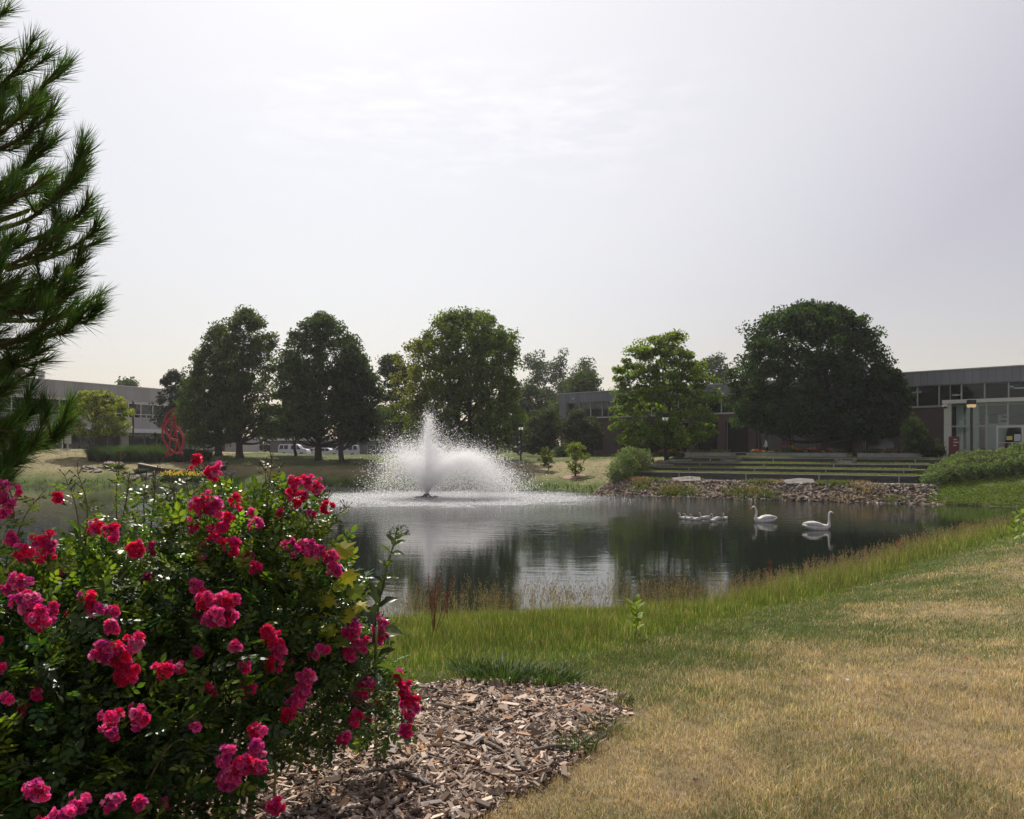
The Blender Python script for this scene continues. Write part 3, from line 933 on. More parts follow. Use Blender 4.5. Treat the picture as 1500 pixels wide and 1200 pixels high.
# ------------------------------------------------------------------ terraces
ft = Facade(T_O, T_U, -T_N)                        # d outward = towards the pond
tiers = [(0.0, 1.55, 0.0, 19.0), (2.0, 1.87, 0.8, 18.8), (4.0, 2.20, 1.7, 19.6), (6.0, 2.56, 2.6, 20.4)]
ords = ['lowest', 'second lowest', 'third', 'topmost']
tierlawn = mat('terrace_grass', (0.12, 0.165, 0.035), 0.95, var=0.4, vs=1.2, bump=0.8, bs=30)
zb = [0.98, 1.45, 1.75, 2.05]
for i, (q, zt, a0, a1) in enumerate(tiers):
    base = ft.M([(a0, -q, zb[i])])[0]
    rw = empty('retaining_wall', base, f'{ords[i]} of the four long dark retaining walls of the grass terraces', 'retaining wall', 'stepped retaining walls')
    ow = tuple(rw.location)
    mb = MB(); ft.box(mb, a0, a1, zb[i] - 0.4, zt - 0.05, -q - 0.22, -q)
    mb.build('wall_face', M['darkwall'], rw, origin=ow)
    mb = MB(); ft.box(mb, a0, a1, zt - 0.049, zt, -q - 0.24, -q + 0.03)
    mb.build('coping', M['concrete'], rw, origin=ow)
    x = a0 + 3.4 - 0.65 * i
    while x < a1 - 0.5:
        mb = MB(); ft.box(mb, x, x + 0.10, zb[i], zt - 0.052, -q + 0.001, -q + 0.05)
        mb.build('joint_post', M['concrete'], rw, origin=ow)
        x += 4.85
    # the side blocks stepping down to the left
    mb = MB(); ft.box(mb, a0 - 1.9, a0 - 0.003, zb[i] - 0.4, zt - 0.16, -q - 0.5, -q - 0.06)
    mb.build('end_block', M['concrete'], rw, origin=ow)
    qn = tiers[i + 1][0] if i < 3 else 10.5
    mb = MB(); ft.box(mb, a0 - 0.4, a1 + 0.6, zt - 0.6, zt + 0.02, -qn + 0.001, -q - 0.241)
    tag(mb.build('terrace_lawn', tierlawn), kind='structure')
    # grass blades along each tread
    n = 2600
    sx_ = rng.uniform(a0, a1, n); q_ = rng.uniform(q + 0.25, qn - 0.02 if i < 3 else 9.5, n)
# concrete steps let into the top walls
for j, px in enumerate((1066, 1236)):
    u_ = (px - CX) / F
    # intersect ray with top tier line
    a = ((T_O + T_N * 4.2)[1] * u_ - (T_O + T_N * 4.2)[0]) / (T_U[0] - T_U[1] * u_)
    st = empty('concrete_steps', ft.M([(a, -4.2, 2.2)])[0], ('left' if j == 0 else 'right') + ' small flight of concrete steps set into the upper grass terrace', 'steps', 'terrace steps')
    os_ = tuple(st.location)
    for k in range(3):
        mb = MB(); ft.box(mb, a - 0.5, a + 0.5, 2.1, 2.26 + 0.08 * k, -4.9 - 0.45 * k, -4.45 - 0.45 * k - (0 if k else 0)); mb.build('step', M['concrete'], st, origin=os_)
    for sgn in (-1, 1):
        mb = MB(); ft.box(mb, a + sgn * 0.60 - 0.08, a + sgn * 0.60 + 0.08, 2.1, 2.50, -5.9, -4.5); mb.build('cheek_block', M['flag'], st, origin=os_)
# flagstone path along the foot
x = -0.9; k = 0
while x < 19.5:
    w_ = random.uniform(1.2, 2.3)
    mb = MB()
    P = [(x + .02, 0.04), (x + w_ - .02, 0.04), (x + w_ - .02, 0.75 + random.uniform(-.08, .12)), (x + .02, 0.75 + random.uniform(-.08, .12))]
    z1 = 1.06 + random.uniform(-.02, .03)
    V = [(a, d, 0.93) for a, d in P] + [(a, d, z1) for a, d in P]
    mb.poly(ft.M(V), [(3, 2, 1, 0), (4, 5, 6, 7), (0, 1, 5, 4), (1, 2, 6, 5), (2, 3, 7, 6), (3, 0, 4, 7)])
    o_ = mb.build('paving_slab', M['flag'], origin=tuple(ft.M([(x + w_ / 2, 0.4, 0.93)])[0]))
    tag(o_, 'pale flat slab of the path at the foot of the lowest terrace wall', 'paving slab', 'slabs of the path above the rocks')
    x += w_ + 0.03; k += 1
for (px, dd_, lab) in ((1005, 2.2, 'pale tilted flat slab lying on the rocks below the left half of the terraces'), (1170, 1.9, 'pale tilted flat slab lying on the rocks below the middle of the terraces')):
    u_ = (px - CX) / F
    O2 = T_O - T_N * dd_
    a = (O2[1] * u_ - O2[0]) / (T_U[0] - T_U[1] * u_)
    c = ft.M([(a, dd_, 0.0)])[0]
    c[2] = float(ground_z(c[0:1], c[1:2])[0]) + 0.12
    mb = MB()
    V = np.array([(-0.95, -0.5, 0), (0.9, -0.6, 0), (1.05, 0.3, 0), (0.3, 0.65, 0), (-0.9, 0.45, 0)])
    V2 = V + (0, 0, 0.07)
    A = np.vstack([V, V2]); A[:, 2] += -A[:, 1] * -0.22 + A[:, 0] * 0.05
    mb.poly(A * (1, 1, 1) + c, [(4, 3, 2, 1, 0), (5, 6, 7, 8, 9)] + [(i, (i + 1) % 5, 5 + (i + 1) % 5, 5 + i) for i in range(5)])
    tag(mb.build('stone_slab', M['flag'], origin=tuple(c)), lab, 'stone slab')

# planters
def s_on(q, px):
    u_ = (px - CX) / F
    O2 = T_O + T_N * q
    return (O2[1] * u_ - O2[0]) / (T_U[0] - T_U[1] * u_)
planters = []
for j, (pa, pb, lab) in enumerate(((999, 1071, 'left'), (1093, 1238, 'middle and longest'), (1256, 1367, 'right'))):
    a0, a1 = s_on(8.3, pa), s_on(8.3, pb)
    base = ft.M([((a0 + a1) / 2, -8.3, 2.58)])[0]
    pl = empty('planter', base, f'{lab} of the three low grey concrete planters above the terraces', 'planter', 'concrete planters')
    op = tuple(base)
    mb = MB()
    ft.box(mb, a0, a1, 2.5, 2.95, -8.45, -8.3); ft.box(mb, a0, a1, 2.5, 2.95, -9.9, -9.75)
    ft.box(mb, a0, a0 + 0.15, 2.5, 2.948, -9.75, -8.45); ft.box(mb, a1 - 0.15, a1, 2.5, 2.948, -9.75, -8.45)
    mb.build('box_wall', M['concrete'], pl, origin=op)
    mb = MB(); ft.box(mb, a0 + 0.15, a1 - 0.15, 2.6, 2.90, -9.75, -8.45); mb.build('soil', mat('planter_soil', (0.03, 0.022, 0.016), 0.95), pl, origin=op)
    planters.append((a0, a1))
# ------------------------------------------------------------------ trees and shrubs
LEAF_V = np.array([(0, -0.5, 0), (0.32, -0.05, 0.05), (0, 0.5, 0), (-0.32, -0.05, 0.05)])
LEAF_F = np.array([(0, 1, 2, 3)])
def jitter_cols(base, n, amt=0.25, warm=0.12):
    b = np.array(base)[None]
    v = rng.normal(1, amt, (n, 1)).clip(0.35, 1.9)
    c = b * v
    c[:, 0] *= rng.normal(1, warm, n).clip(0.5, 1.6)
    return c

def crown_cloud(rows, D, n_clump, n_leaf, size, col, clump_r, flat=0.7, shell=0.42, depth=0.9, cj=0.22, col2=None, col2f=None, tips=0.0, up=0.4, zmin=None):
    """rows: (py, pxl, pxr). returns leaf vertices/faces/colours and the clump centres"""
    rows = sorted(rows, key=lambda r: -r[0])
    z = np.array([CH - (r[0] - HY) / F * D for r in rows])
    xl = np.array([(r[1] - CX) / F * D for r in rows]); xr = np.array([(r[2] - CX) / F * D for r in rows])
    cx, rr = (xl + xr) / 2, (xr - xl) / 2
    # sample heights weighted by radius
    zz = np.linspace(z[0], z[-1], 400)
    rz = np.interp(zz, z, rr)
    dr_ = np.gradient(rz, zz)
    w = rz * np.sqrt(1 + np.minimum(dr_ ** 2, 9)) + 0.02 * rr.max()
    zs = rng.choice(zz, n_clump, p=w / w.sum()) + rng.normal(0, 0.1, n_clump)
    zs = zs.clip(z[0], z[-1])
    R_ = np.maximum(np.interp(zs, z, rr) - clump_r * 0.12, 0.02)
    ph = rng.uniform(0, 2 * math.pi, n_clump)
    rad = rng.uniform(0, 1, n_clump) ** shell
    rad = rad * rng.normal(1, 0.04, n_clump)
    C = np.stack([np.interp(zs, z, cx) + R_ * rad * np.cos(ph), D + R_ * rad * np.sin(ph) * depth, zs], -1)
    per = rng.poisson(n_leaf / n_clump, n_clump)
    cid = np.repeat(np.arange(n_clump), per)
    n = len(cid)
    cr_ = clump_r * rng.uniform(0.55, 1.25, n_clump)
    off = rng.normal(0, 1, (n, 3))
    off /= np.linalg.norm(off, axis=1)[:, None] + 1e-9
    off *= (rng.uniform(0, 1, n) ** 0.45)[:, None]
    off[:, 2] *= flat
    P = C[cid] + off * cr_[cid][:, None]
    outw = np.stack([P[:, 0] - np.interp(P[:, 2], z, cx), P[:, 1] - D, (P[:, 2] - z.mean()) * 0.5], -1)
    outw /= np.linalg.norm(outw, axis=1)[:, None] + 1e-9
    nrm = rng.normal(0, 1, (n, 3)) * 0.75 + outw * 0.5 + np.array([0, 0, up])
    Mx = rot_from(nrm, rng.uniform(0, 6.28, n))
    s = size * rng.uniform(0.6, 1.4, n)
    colr = jitter_cols(col, n, cj)
    tone = rng.normal(1, 0.13, n_clump).clip(0.6, 1.5)[cid]
    colr *= tone[:, None]
    if col2 is not None:
        f = col2f(P) * rng.uniform(0.5, 1.3, n)
        f = np.clip(f, 0, 1)[:, None]
        colr = colr * (1 - f) + jitter_cols(col2, n, cj) * f
    V, Fl, C4 = scatter(LEAF_V, LEAF_F, P, Mx, s, colr)
    return V, Fl, C4, C

def tree(name, label, cat, D, rows, trunks, n_clump=170, n_leaf=15000, size=0.30, col=(0.045, 0.07, 0.022), clump_r=1.1, trunk_r=0.3, limbs=26, group=None, mat_=None, **kw):
    """trunks: list of px positions at ground"""
    px0 = trunks[0][0] if isinstance(trunks[0], tuple) else trunks[0]
    base = gpt(px0, D)
    root = empty(name, base, label, cat, group)
    ob_ = tuple(base)
    V, Fl, C4, C = crown_cloud(rows, D, n_clump, n_leaf, size, col, clump_r, **kw)
    mesh_np('crown', V, Fl, mat_ or M['leaf'], root, C4, origin=ob_)
    rs = sorted(rows, key=lambda r: r[0])
    ztop = CH - (rs[0][0] - HY) / F * D
    zlow = CH - (rs[-1][0] - HY) / F * D
    cxm = ((rs[len(rs) // 2][1] + rs[len(rs) // 2][2]) / 2 - CX) / F * D
    mb = MB()
    for ti, tpx in enumerate(trunks):
        b0 = gpt(tpx, D)
        top = np.array([cxm * 0.6 + b0[0] * 0.4, D, zlow + (ztop - zlow) * 0.78])
        pts = [b0 - (0, 0, 0.15)]
        for f in (0.12, 0.3, 0.5, 0.75, 1.0):
            p = b0 * (1 - f) + top * f
            p[0] = b0[0] + (top[0] - b0[0]) * f ** 2 + rng.normal(0, 0.12)
            p[1] += rng.normal(0, 0.15)
            pts.append(p)
        sp = spline(pts, 5)
        tt = np.linspace(0, 1, len(sp))
        rr_ = trunk_r * (1 - 0.86 * tt)
        rr_[0] *= 1.45; rr_[1] *= 1.15
        mb.tube(sp, rr_, 8)
        order = rng.permutation(len(C))[:limbs // len(trunks)]
        for ci in order:
            c = C[ci]
            f = np.clip((c[2] - b0[2]) / max(top[2] - b0[2], 0.1) * rng.uniform(0.45, 0.8), 0.22, 0.9)
            k = int(f * (len(sp) - 1))
            a = sp[k]
            m_ = (a + c) / 2 + np.array([0, 0, -0.08 * np.linalg.norm(c - a)]) + rng.normal(0, 0.15, 3)
            l = spline([a, m_, c], 5)
            mb.tube(l, np.linspace(max(rr_[k] * 0.5, 0.03), 0.02, len(l)), 5)
    mb.build('trunk', M['bark'], root, origin=ob_, smooth=True)
    return root

# big shade maple on the right
tree('maple_tree', 'large round dark green maple with thick trunk in front of the brick building', 'tree', 69,
     [(450, 1168, 1205), (460, 1132, 1238), (476, 1104, 1264), (500, 1085, 1283), (530, 1076, 1295), (565, 1072, 1300), (600, 1072, 1300), (614, 1084, 1295), (624, 1104, 1286), (631, 1136, 1275)],
     [1203], 760, 84000, 0.26, (0.026, 0.052, 0.015), 0.82, 0.45, 44, shell=0.33, flat=0.8, cj=0.28)
tree('maple_tree', 'dark tree with trunk right of the large maple, touching the brick building', 'tree', 66.5,
     [(540, 1285, 1312), (555, 1268, 1322), (580, 1250, 1330), (608, 1240, 1328), (626, 1240, 1320), (637, 1246, 1306)],
     [1257], 140, 16000, 0.26, (0.022, 0.042, 0.014), 0.7, 0.42, 26)
# bright green maple
tree('bright_maple_tree', 'bright yellow-green layered maple between grey roof band and large maple', 'tree', 69,
     [(489, 972, 990), (500, 930, 1002), (515, 915, 1015), (530, 908, 1030), (550, 898, 1040), (570, 900, 1045), (590, 893, 1050), (610, 890, 1052), (630, 892, 1050), (645, 905, 1035), (652, 930, 1010)],
     [977], 270, 36000, 0.26, (0.115, 0.175, 0.024), 0.85, 0.22, 40, flat=0.5, shell=0.40, cj=0.30, up=0.9,
     col2=(0.17, 0.18, 0.03), col2f=lambda P: np.clip((P[:, 2] - 9.0) / 6, 0, 1) * 0.5)
# centre tree, yellowing on the left
tree('willow_like_tree', 'tall open tree with yellowing left side behind the fountain', 'tree', 80,
     [(462, 655, 700), (470, 640, 728), (485, 628, 748), (500, 606, 758), (515, 594, 764), (535, 584, 763), (560, 577, 760), (585, 574, 764), (605, 576, 767), (625, 586, 763), (645, 592, 755), (660, 600, 745)],
     [672, 690], 640, 66000, 0.26, (0.080, 0.118, 0.021), 0.92, 0.36, 60, shell=0.40, cj=0.27, flat=0.85,
     col2=(0.17, 0.165, 0.025), col2f=lambda P: np.clip((-6.5 - P[:, 0]) / 4, 0, 1) * np.clip((P[:, 2] - 6) / 4, 0, 1) * 0.65)
tree('dark_tree', 'dark narrow tree wedged behind the yellowing tree and the lindens', 'tree', 104,
     [(518, 568, 580), (530, 558, 590), (560, 555, 610), (600, 552, 610), (640, 556, 608), (655, 560, 600)], [580], 90, 9000, 0.34, (0.025, 0.038, 0.02), 1.2, 0.25, 16)
# lindens
LC = (0.038, 0.062, 0.018)
tree('linden_tree', 'tall thin-topped linden directly right of the red sculpture', 'tree', 84,
     [(454, 354, 368), (465, 338, 384), (480, 325, 396), (500, 318, 403), (530, 312, 408), (570, 305, 415), (610, 300, 418), (640, 305, 410)],
     [351], 260, 28000, 0.26, (0.056, 0.084, 0.020), 0.95, 0.42, 40, shell=0.5, cj=0.28)
tree('linden_tree', 'broad leftmost linden leaning over the red sculpture', 'tree', 86,
     [(479, 312, 322), (495, 302, 336), (520, 285, 345), (550, 272, 350), (585, 262, 352), (615, 258, 350), (638, 268, 350), (650, 285, 340)],
     [320], 260, 28000, 0.26, (0.058, 0.088, 0.020), 0.95, 0.42, 40, shell=0.42, cj=0.28)
tree('linden_tree', 'dense conical linden with the thickest trunk beside the white sedan', 'tree', 82,
     [(460, 466, 482), (470, 448, 498), (485, 432, 512), (505, 420, 524), (530, 410, 535), (560, 404, 545), (600, 402, 550), (630, 406, 548), (642, 420, 535)],
     [466], 400, 44000, 0.26, LC, 0.95, 0.40, 40, shell=0.42, cj=0.26)
tree('linden_tree', 'linden with a slim trunk between the parked white cars, left of the thickest trunk', 'tree', 90,
     [(520, 425, 445), (550, 410, 465), (590, 400, 475), (625, 402, 472), (640, 412, 462)], [434], 90, 9500, 0.28, LC, 1.0, 0.18, 16)
tree('linden_tree', 'linden in front of the white van, rightmost of the row', 'tree', 79,
     [(505, 510, 525), (525, 500, 542), (550, 494, 553), (580, 490, 560), (610, 488, 560), (632, 492, 557), (642, 505, 545)], [501], 170, 20000, 0.26, LC, 0.9, 0.30, 24, cj=0.26)
tree('dark_pine_tree', 'dark blue-green pine at the end of the pale building', 'tree', 98,
     [(545, 250, 262), (560, 240, 275), (585, 232, 285), (610, 226, 290), (640, 228, 290), (655, 235, 285)], [258], 80, 9000, 0.30, (0.022, 0.035, 0.025), 1.0, 0.22, 16)
tree('golden_tree', 'round yellow-green tree in front of the pale building', 'tree', 82,
     [(573, 122, 152), (580, 110, 170), (592, 102, 182), (606, 97, 189), (618, 97, 190), (630, 104, 186), (638, 112, 178)],
     [139], 150, 19000, 0.20, (0.17, 0.20, 0.03), 0.62, 0.16, 26, shell=0.38, cj=0.30, flat=0.6)
# distance
FARG = 'hazy trees beyond the buildings'
fard = [
    ('tall hazy tree with forked top, left one behind the fountain lamp', [(517, 782, 796), (530, 768, 806), (550, 760, 812), (590, 758, 815), (640, 760, 815)], 790, 175),
    ('tall hazy tree with narrow pointed top, right of the forked one', [(515, 818, 828), (530, 808, 836), (555, 802, 846), (600, 800, 850), (640, 800, 850)], 824, 178),
    ('hazy tree top directly above the left end of the grey roof band', [(529, 852, 864), (545, 840, 876), (565, 836, 886), (600, 830, 895), (640, 830, 890)], 860, 165),
    ('hazy tree top showing between bright maple and large maple', [(523, 1040, 1052), (535, 1028, 1066), (560, 1022, 1075), (600, 1020, 1080), (640, 1025, 1075)], 1048, 160),
    ('dark hazy tree mass low between the two groups of lindens', [(615, 385, 430), (625, 370, 445), (645, 366, 450), (662, 370, 445)], 405, 160),
    ('dark hazy tree standing behind the leaning linden and the sculpture', [(600, 270, 320), (615, 258, 345), (640, 255, 350), (662, 260, 345)], 300, 150),
    ('dark hazy tree between the rightmost linden and the yellowing tree', [(598, 540, 580), (612, 530, 600), (640, 526, 610), (660, 530, 605)], 562, 158),
    ('low hazy tree behind the lower right side of the yellowing tree', [(600, 700, 740), (615, 680, 765), (640, 676, 770), (662, 680, 765)], 722, 158),
    ('small hazy tree top poking over the roof of the pale building', [(558, 180, 194), (566, 174, 200), (585, 170, 205), (640, 172, 203)], 187, 150),
]
for lab, rows, tp, D in fard:
    tree('distant_tree', lab, 'tree', D, rows, [tp], 80, 7500, 0.50, (0.040, 0.062, 0.030), 1.9, 0.35, 10, group=FARG, shell=0.6)
tree('dark_rounded_tree', 'rounded dark green tree behind the left end of the grey roof band', 'tree', 118,
     [(549, 845, 862), (558, 832, 880), (575, 815, 893), (600, 800, 900), (640, 795, 900)], [850], 120, 12000, 0.36, (0.040, 0.060, 0.022), 1.5, 0.3, 16)
tree('dark_rounded_tree', 'dark bluish tree behind the pond lamp right of the yellowing tree', 'tree', 125,
     [(568, 760, 790), (580, 748, 805), (600, 742, 812), (640, 742, 815), (655, 750, 805)], [778], 100, 10000, 0.38, (0.026, 0.040, 0.024), 1.5, 0.3, 14)
tree('crabapple_tree', 'low dark tree right of the pond lamp, left of its twin', 'tree', 94,
     [(602, 780, 805), (612, 768, 818), (630, 762, 826), (648, 765, 826), (660, 775, 815)], [797], 90, 10500, 0.26, (0.036, 0.052, 0.022), 0.8, 0.14, 22)
tree('crabapple_tree', 'low dark tree covering the left end of the brick building', 'tree', 92,
     [(603, 838, 858), (612, 826, 872), (630, 820, 880), (648, 822, 880), (662, 832, 868)], [851], 90, 10500, 0.26, (0.038, 0.054, 0.022), 0.8, 0.14, 22)
# saplings
tree('sapling', 'small bright sapling on the slope with a bare ring of earth at its foot', 'sapling', 65,
     [(647, 842, 848), (655, 832, 857), (665, 826, 862), (676, 825, 866), (684, 828, 858), (694, 836, 852)], [841], 40, 1900, 0.14, (0.15, 0.19, 0.035), 0.34, 0.06, 16, flat=0.6, shell=0.6)
tree('sapling', 'smaller sapling half hidden by the right edge of the spray', 'sapling', 69,
     [(655, 797, 804), (664, 788, 812), (674, 786, 815), (684, 795, 810)], [800], 26, 1300, 0.14, (0.085, 0.11, 0.03), 0.34, 0.05, 10, flat=0.6)
mb = MB()
c = gpt(841, 65)
th = np.linspace(0, 2 * math.pi, 25)[:-1]
rim_ = np.stack([c[0] + np.cos(th) * 0.95, c[1] + np.sin(th) * 0.95], -1)
rim_ = np.concatenate([rim_, ground_z(rim_[:, 0], rim_[:, 1])[:, None] + 0.02], 1)
mb.poly(np.vstack([rim_, c + (0, 0, 0.09)]), [(i, (i + 1) % 24, 24) for i in range(24)])
tag(mb.build('bare_earth', mat('earth_ring', (0.30, 0.20, 0.14), 0.95, vs=4)), kind='structure')
tree('redbud_tree', 'thin greyish small tree behind the round bush at the left end of the terraces', 'tree', 68,
     [(636, 944, 960), (645, 936, 968), (656, 934, 970), (666, 940, 966)], [952], 40, 2600, 0.17, (0.10, 0.085, 0.085), 0.45, 0.06, 18, shell=0.6)
tree('serviceberry_shrub', 'upright light green shrub behind the right planter', 'shrub', 58,
     [(614, 1332, 1342), (625, 1324, 1352), (640, 1320, 1358), (655, 1322, 1360), (664, 1328, 1356)], [1340], 50, 5200, 0.14, (0.060, 0.105, 0.03), 0.42, 0.05, 22, shell=0.55)

def shrub(name, label, cat, rowsD, n_leaf, size, col, blobs, group=None, sz=1.0, **kw):
    """blobs: (px, py, D, rx, rz) ellipsoids"""
    b0 = gpt(blobs[0][0], blobs[0][2])
    root = empty(name, b0, label, cat, group)
    o_ = tuple(b0)
    Vs, Fs, Cs, n0 = [], [], [], 0
    tot = sum(bb[3] ** 2 for bb in blobs)
    for (px, py, D, rx, rz) in blobs:
        n = int(n_leaf * rx * rx / tot)
        c = pix(px, py, D)
        d = rng.normal(0, 1, (n, 3)); d /= np.linalg.norm(d, axis=1)[:, None]
        bumpy = 1 + 0.16 * np.sin(d[:, 0] * 7 + px) * np.sin(d[:, 2] * 6 + d[:, 1] * 5)
        r = rng.uniform(0.25, 1, n) ** 0.35 * bumpy
        P = c + d * r[:, None] * np.array([rx, rx, rz])
        g = ground_z(P[:, 0], P[:, 1])
        P[:, 2] = np.maximum(P[:, 2], g + 0.03)
        nrm = d * 0.6 + rng.normal(0, 0.6, (n, 3)) + np.array([0, 0, 0.4])
        cl = jitter_cols(col, n, 0.28)
        V, Fl, C4 = scatter(LEAF_V, LEAF_F, P, rot_from(nrm, rng.uniform(0, 6.28, n)), size * rng.uniform(0.6, 1.4, n), cl)
        Vs.append(V); Fs.append(Fl[0] + n0); Cs.append(C4); n0 += len(V)
        b1_ = gpt(px, D); mb = MB()
        for k in range(6):
            b1 = b1_
            q = c + rng.normal(0, 0.5, 3) * (rx, rx, rz * 0.6)
            mb.tube(spline([b1, (b1 + q) / 2 + rng.normal(0, 0.05, 3), q], 4), np.linspace(0.03, 0.01, 9), 5)
        mb.build('stem', M['bark'], root, origin=o_)
    mesh_np('foliage', np.concatenate(Vs), np.concatenate(Fs), M['leaf'], root, np.concatenate(Cs), origin=o_)
    return root
SG = (0.105, 0.145, 0.075)
shrub('round_bush', 'large grey-green bush at the left end of the terraces', 'bush', None, 11000, 0.11, SG,
      [(915, 683, 58.5, 1.15, 1.15), (932, 676, 60, 1.05, 0.95), (906, 693, 57.5, 0.95, 0.8), (945, 672, 61, 0.7, 0.8), (922, 668, 60, 0.95, 0.75)])
hb = []
for px, pt, pb in ((1356, 694, 711), (1372, 680, 712), (1390, 671, 710), (1408, 663, 708), (1428, 661, 706), (1448, 662, 703), (1468, 659, 701), (1488, 652, 699), (1508, 648, 697), (1532, 645, 696), (1560, 644, 695)):
    g0 = hit(px, pb)
    for kk_ in range(3):
        D_ = g0[1] + .55 + kk_ * .95
        py = pb + (pt - pb) * (.30 + .22 * kk_)
        rz_ = (pb - pt) / F * D_ * .34
        hb.append((px + 4 * (kk_ - 1), py, D_, .72, rz_))
shrub('long_hedge', 'long informal grey-green hedge running up to the right edge below the entrance', 'hedge', None, 52000, 0.10, SG, hb)
shrub('dark_round_shrub', 'dark rounded shrub at the right end of the right planter', 'shrub', None, 4200, 0.11, (0.028, 0.045, 0.018), [(1362, 655, 57, 0.85, 0.75), (1372, 660, 56, 0.6, 0.5)])
shrub('low_dark_shrub', 'low dark shrub beside the pond lamp near the parked dark car', 'shrub', None, 2600, 0.15, (0.06, 0.085, 0.05), [(828, 660, 88, 0.9, 0.9), (818, 663, 88, 0.7, 0.7)])
# ------------------------------------------------------------------ grasses, mulch
def leaflet(n_=3):
    """pointed oval leaflet along +y from the origin, folded along the midrib"""
    V = [(0, 0, 0), (0, .35, -.03), (0, .7, -.03), (0, 1.0, 0.02)]
    Lf = [(-.27, .28, .05), (-.26, .62, .05)]; Rt = [(.27, .28, .05), (.26, .62, .05)]
    V += Lf + Rt
    Fc = [(0, 1, 4), (4, 1, 2), (4, 2, 5), (5, 2, 3), (0, 6, 1), (6, 2, 1), (6, 7, 2), (7, 3, 2)]
    return np.array(V, float), np.array(Fc)

def blades(name, P, h, w, lean, az, col, mat_, tipcol=None, parent=None, bend=1.6, origin=None):
    n = len(P)
    d = np.stack([np.cos(az), np.sin(az), np.zeros(n)], -1)
    sdv = np.stack([-np.sin(az + rng.normal(0, 0.7, n)), np.cos(az + rng.normal(0, 0.7, n)), np.zeros(n)], -1)
    ts = (0.0, 0.5, 1.0)
    c = []
    for t_ in ts:
        off = d * (lean * h * t_ ** bend)[:, None]
        z = h * (t_ - 0.25 * np.clip(lean, 0, 1.6) * t_ * t_)
        c.append(P + off + np.array([0, 0, 1.0]) * z[:, None])
    V = np.stack([c[0] - sdv * w[:, None] / 2, c[0] + sdv * w[:, None] / 2, c[1] - sdv * w[:, None] * 0.4, c[1] + sdv * w[:, None] * 0.4, c[2]], 1)
    F3 = np.array([(0, 1, 3), (0, 3, 2), (2, 3, 4)])
    Fa = (F3[None] + (np.arange(n) * 5)[:, None, None]).reshape(-1, 3)
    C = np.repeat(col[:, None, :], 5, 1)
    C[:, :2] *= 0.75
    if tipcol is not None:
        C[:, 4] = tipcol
    return mesh_np(name, V.reshape(-1, 3), Fa, mat_, parent, C.reshape(-1, 3), origin=origin)

def with_z(x, y, dz=0.0):
    return np.stack([x, y, ground_z(x, y) + dz], -1)

# mown lawn, near side
n = 680000
D = np.exp(rng.uniform(math.log(1.9), math.log(44), n))
an = rng.uniform(-0.36, 0.86, n)
x, y = np.tan(an) * D, D
d = pond_d(x, y)
md = poly_d(MU, x, y)
edge = md + (fbm(x, y, 5, 9) - 0.5) * 0.30 + rng.normal(0, .035, n)
bd = poly_d(BAND, x, y)
keep = (d > 0.15) & (edge > 0) & ((x > -1.5) | (d < 8)) & (bd > -0.4)
x, y, d, D = x[keep], y[keep], d[keep], D[keep]
g = greenness(x, y)
n = len(x)
is_g = rng.uniform(0, 1, n) < np.clip(g * 1.1 - .10, 0.10, 0.92)
tan_ = np.array([(0.58, 0.44, 0.285), (0.47, 0.35, 0.215), (0.66, 0.53, 0.37), (0.36, 0.24, 0.145)])[rng.integers(0, 4, n)]
grn = np.array([(0.125, 0.165, 0.045), (0.095, 0.13, 0.038), (0.17, 0.20, 0.065), (0.16, 0.165, 0.075)])[rng.integers(0, 4, n)]
col = np.where(is_g[:, None], grn, tan_) * rng.normal(1, 0.18, (n, 1)).clip(0.5, 1.5)
patch = fbm(x, y, 1.3, 21)
tuftn = fbm(x, y, 7.0, 77, 2)
col = col * (0.72 + 0.88 * tuftn)[:, None] * (0.8 + 0.4 * fbm(x, y, 0.9, 66))[:, None]
h = rng.uniform(0.025, 0.075, n) * (0.30 + 0.85 * patch) * (0.6 + 0.8 * tuftn) * (1 + 0.012 * D)
wd = np.maximum(0.0019, 0.00055 * D) * rng.uniform(0.7, 1.3, n)
lean = np.abs(rng.normal(0.55, 0.35, n))
az = rng.uniform(0, 6.283, n)
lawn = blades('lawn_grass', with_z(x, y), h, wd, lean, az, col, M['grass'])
tag(lawn, kind='stuff')

# unmown green bank between mulch and water, and the tall strip along the shore
n = 330000
D = np.exp(rng.uniform(math.log(3.9), math.log(40), n))
an = rng.uniform(-0.42, 0.74, n)
x, y = np.tan(an) * D, D
d = pond_d(x, y)
md = poly_d(MU, x, y)
edge_n = (fbm(x, y, 0.9, 13) - 0.5) * 1.0
wband = np.where(x < 1.6, 20.0, 2.5 + edge_n) * 1.0
blend = np.clip((x - 0.2) / 2.6, 0, 1)
wband = 9.5 * (1 - blend) + (2.3 + edge_n) * blend
bd = -poly_d(BAND, x, y) + (fbm(x, y, 1.5, 13) - 0.5) * 0.5
keep = (d > 0.02) & (bd > 0) & (md > 0.02 + 0.1 * (fbm(x, y, 6, 3) - 0.3)) & (y > 3.7)
x, y, d, D, bd = x[keep], y[keep], d[keep], D[keep], bd[keep]
n = len(x)
edgef = np.clip(bd / 0.9, 0.22, 1)
rightf = np.clip((x - 1.5) / 4, 0, 1)
tallf = np.clip(1 - (d - 1.6) / 2.5, 0, 1) * (0.12 + 0.88 * rightf) + .25 * np.clip(1 - abs(d - 4) / 3, 0, 1) * (1 - rightf)
cl = fbm(x, y, 1.6, 23)
h = (0.10 + 0.34 * tallf) * (0.3 + 1.4 * cl) * rng.uniform(0.55, 1.25, n) * edgef
wd = np.maximum(0.0032, 0.00058 * D) * rng.uniform(0.7, 1.4, n)
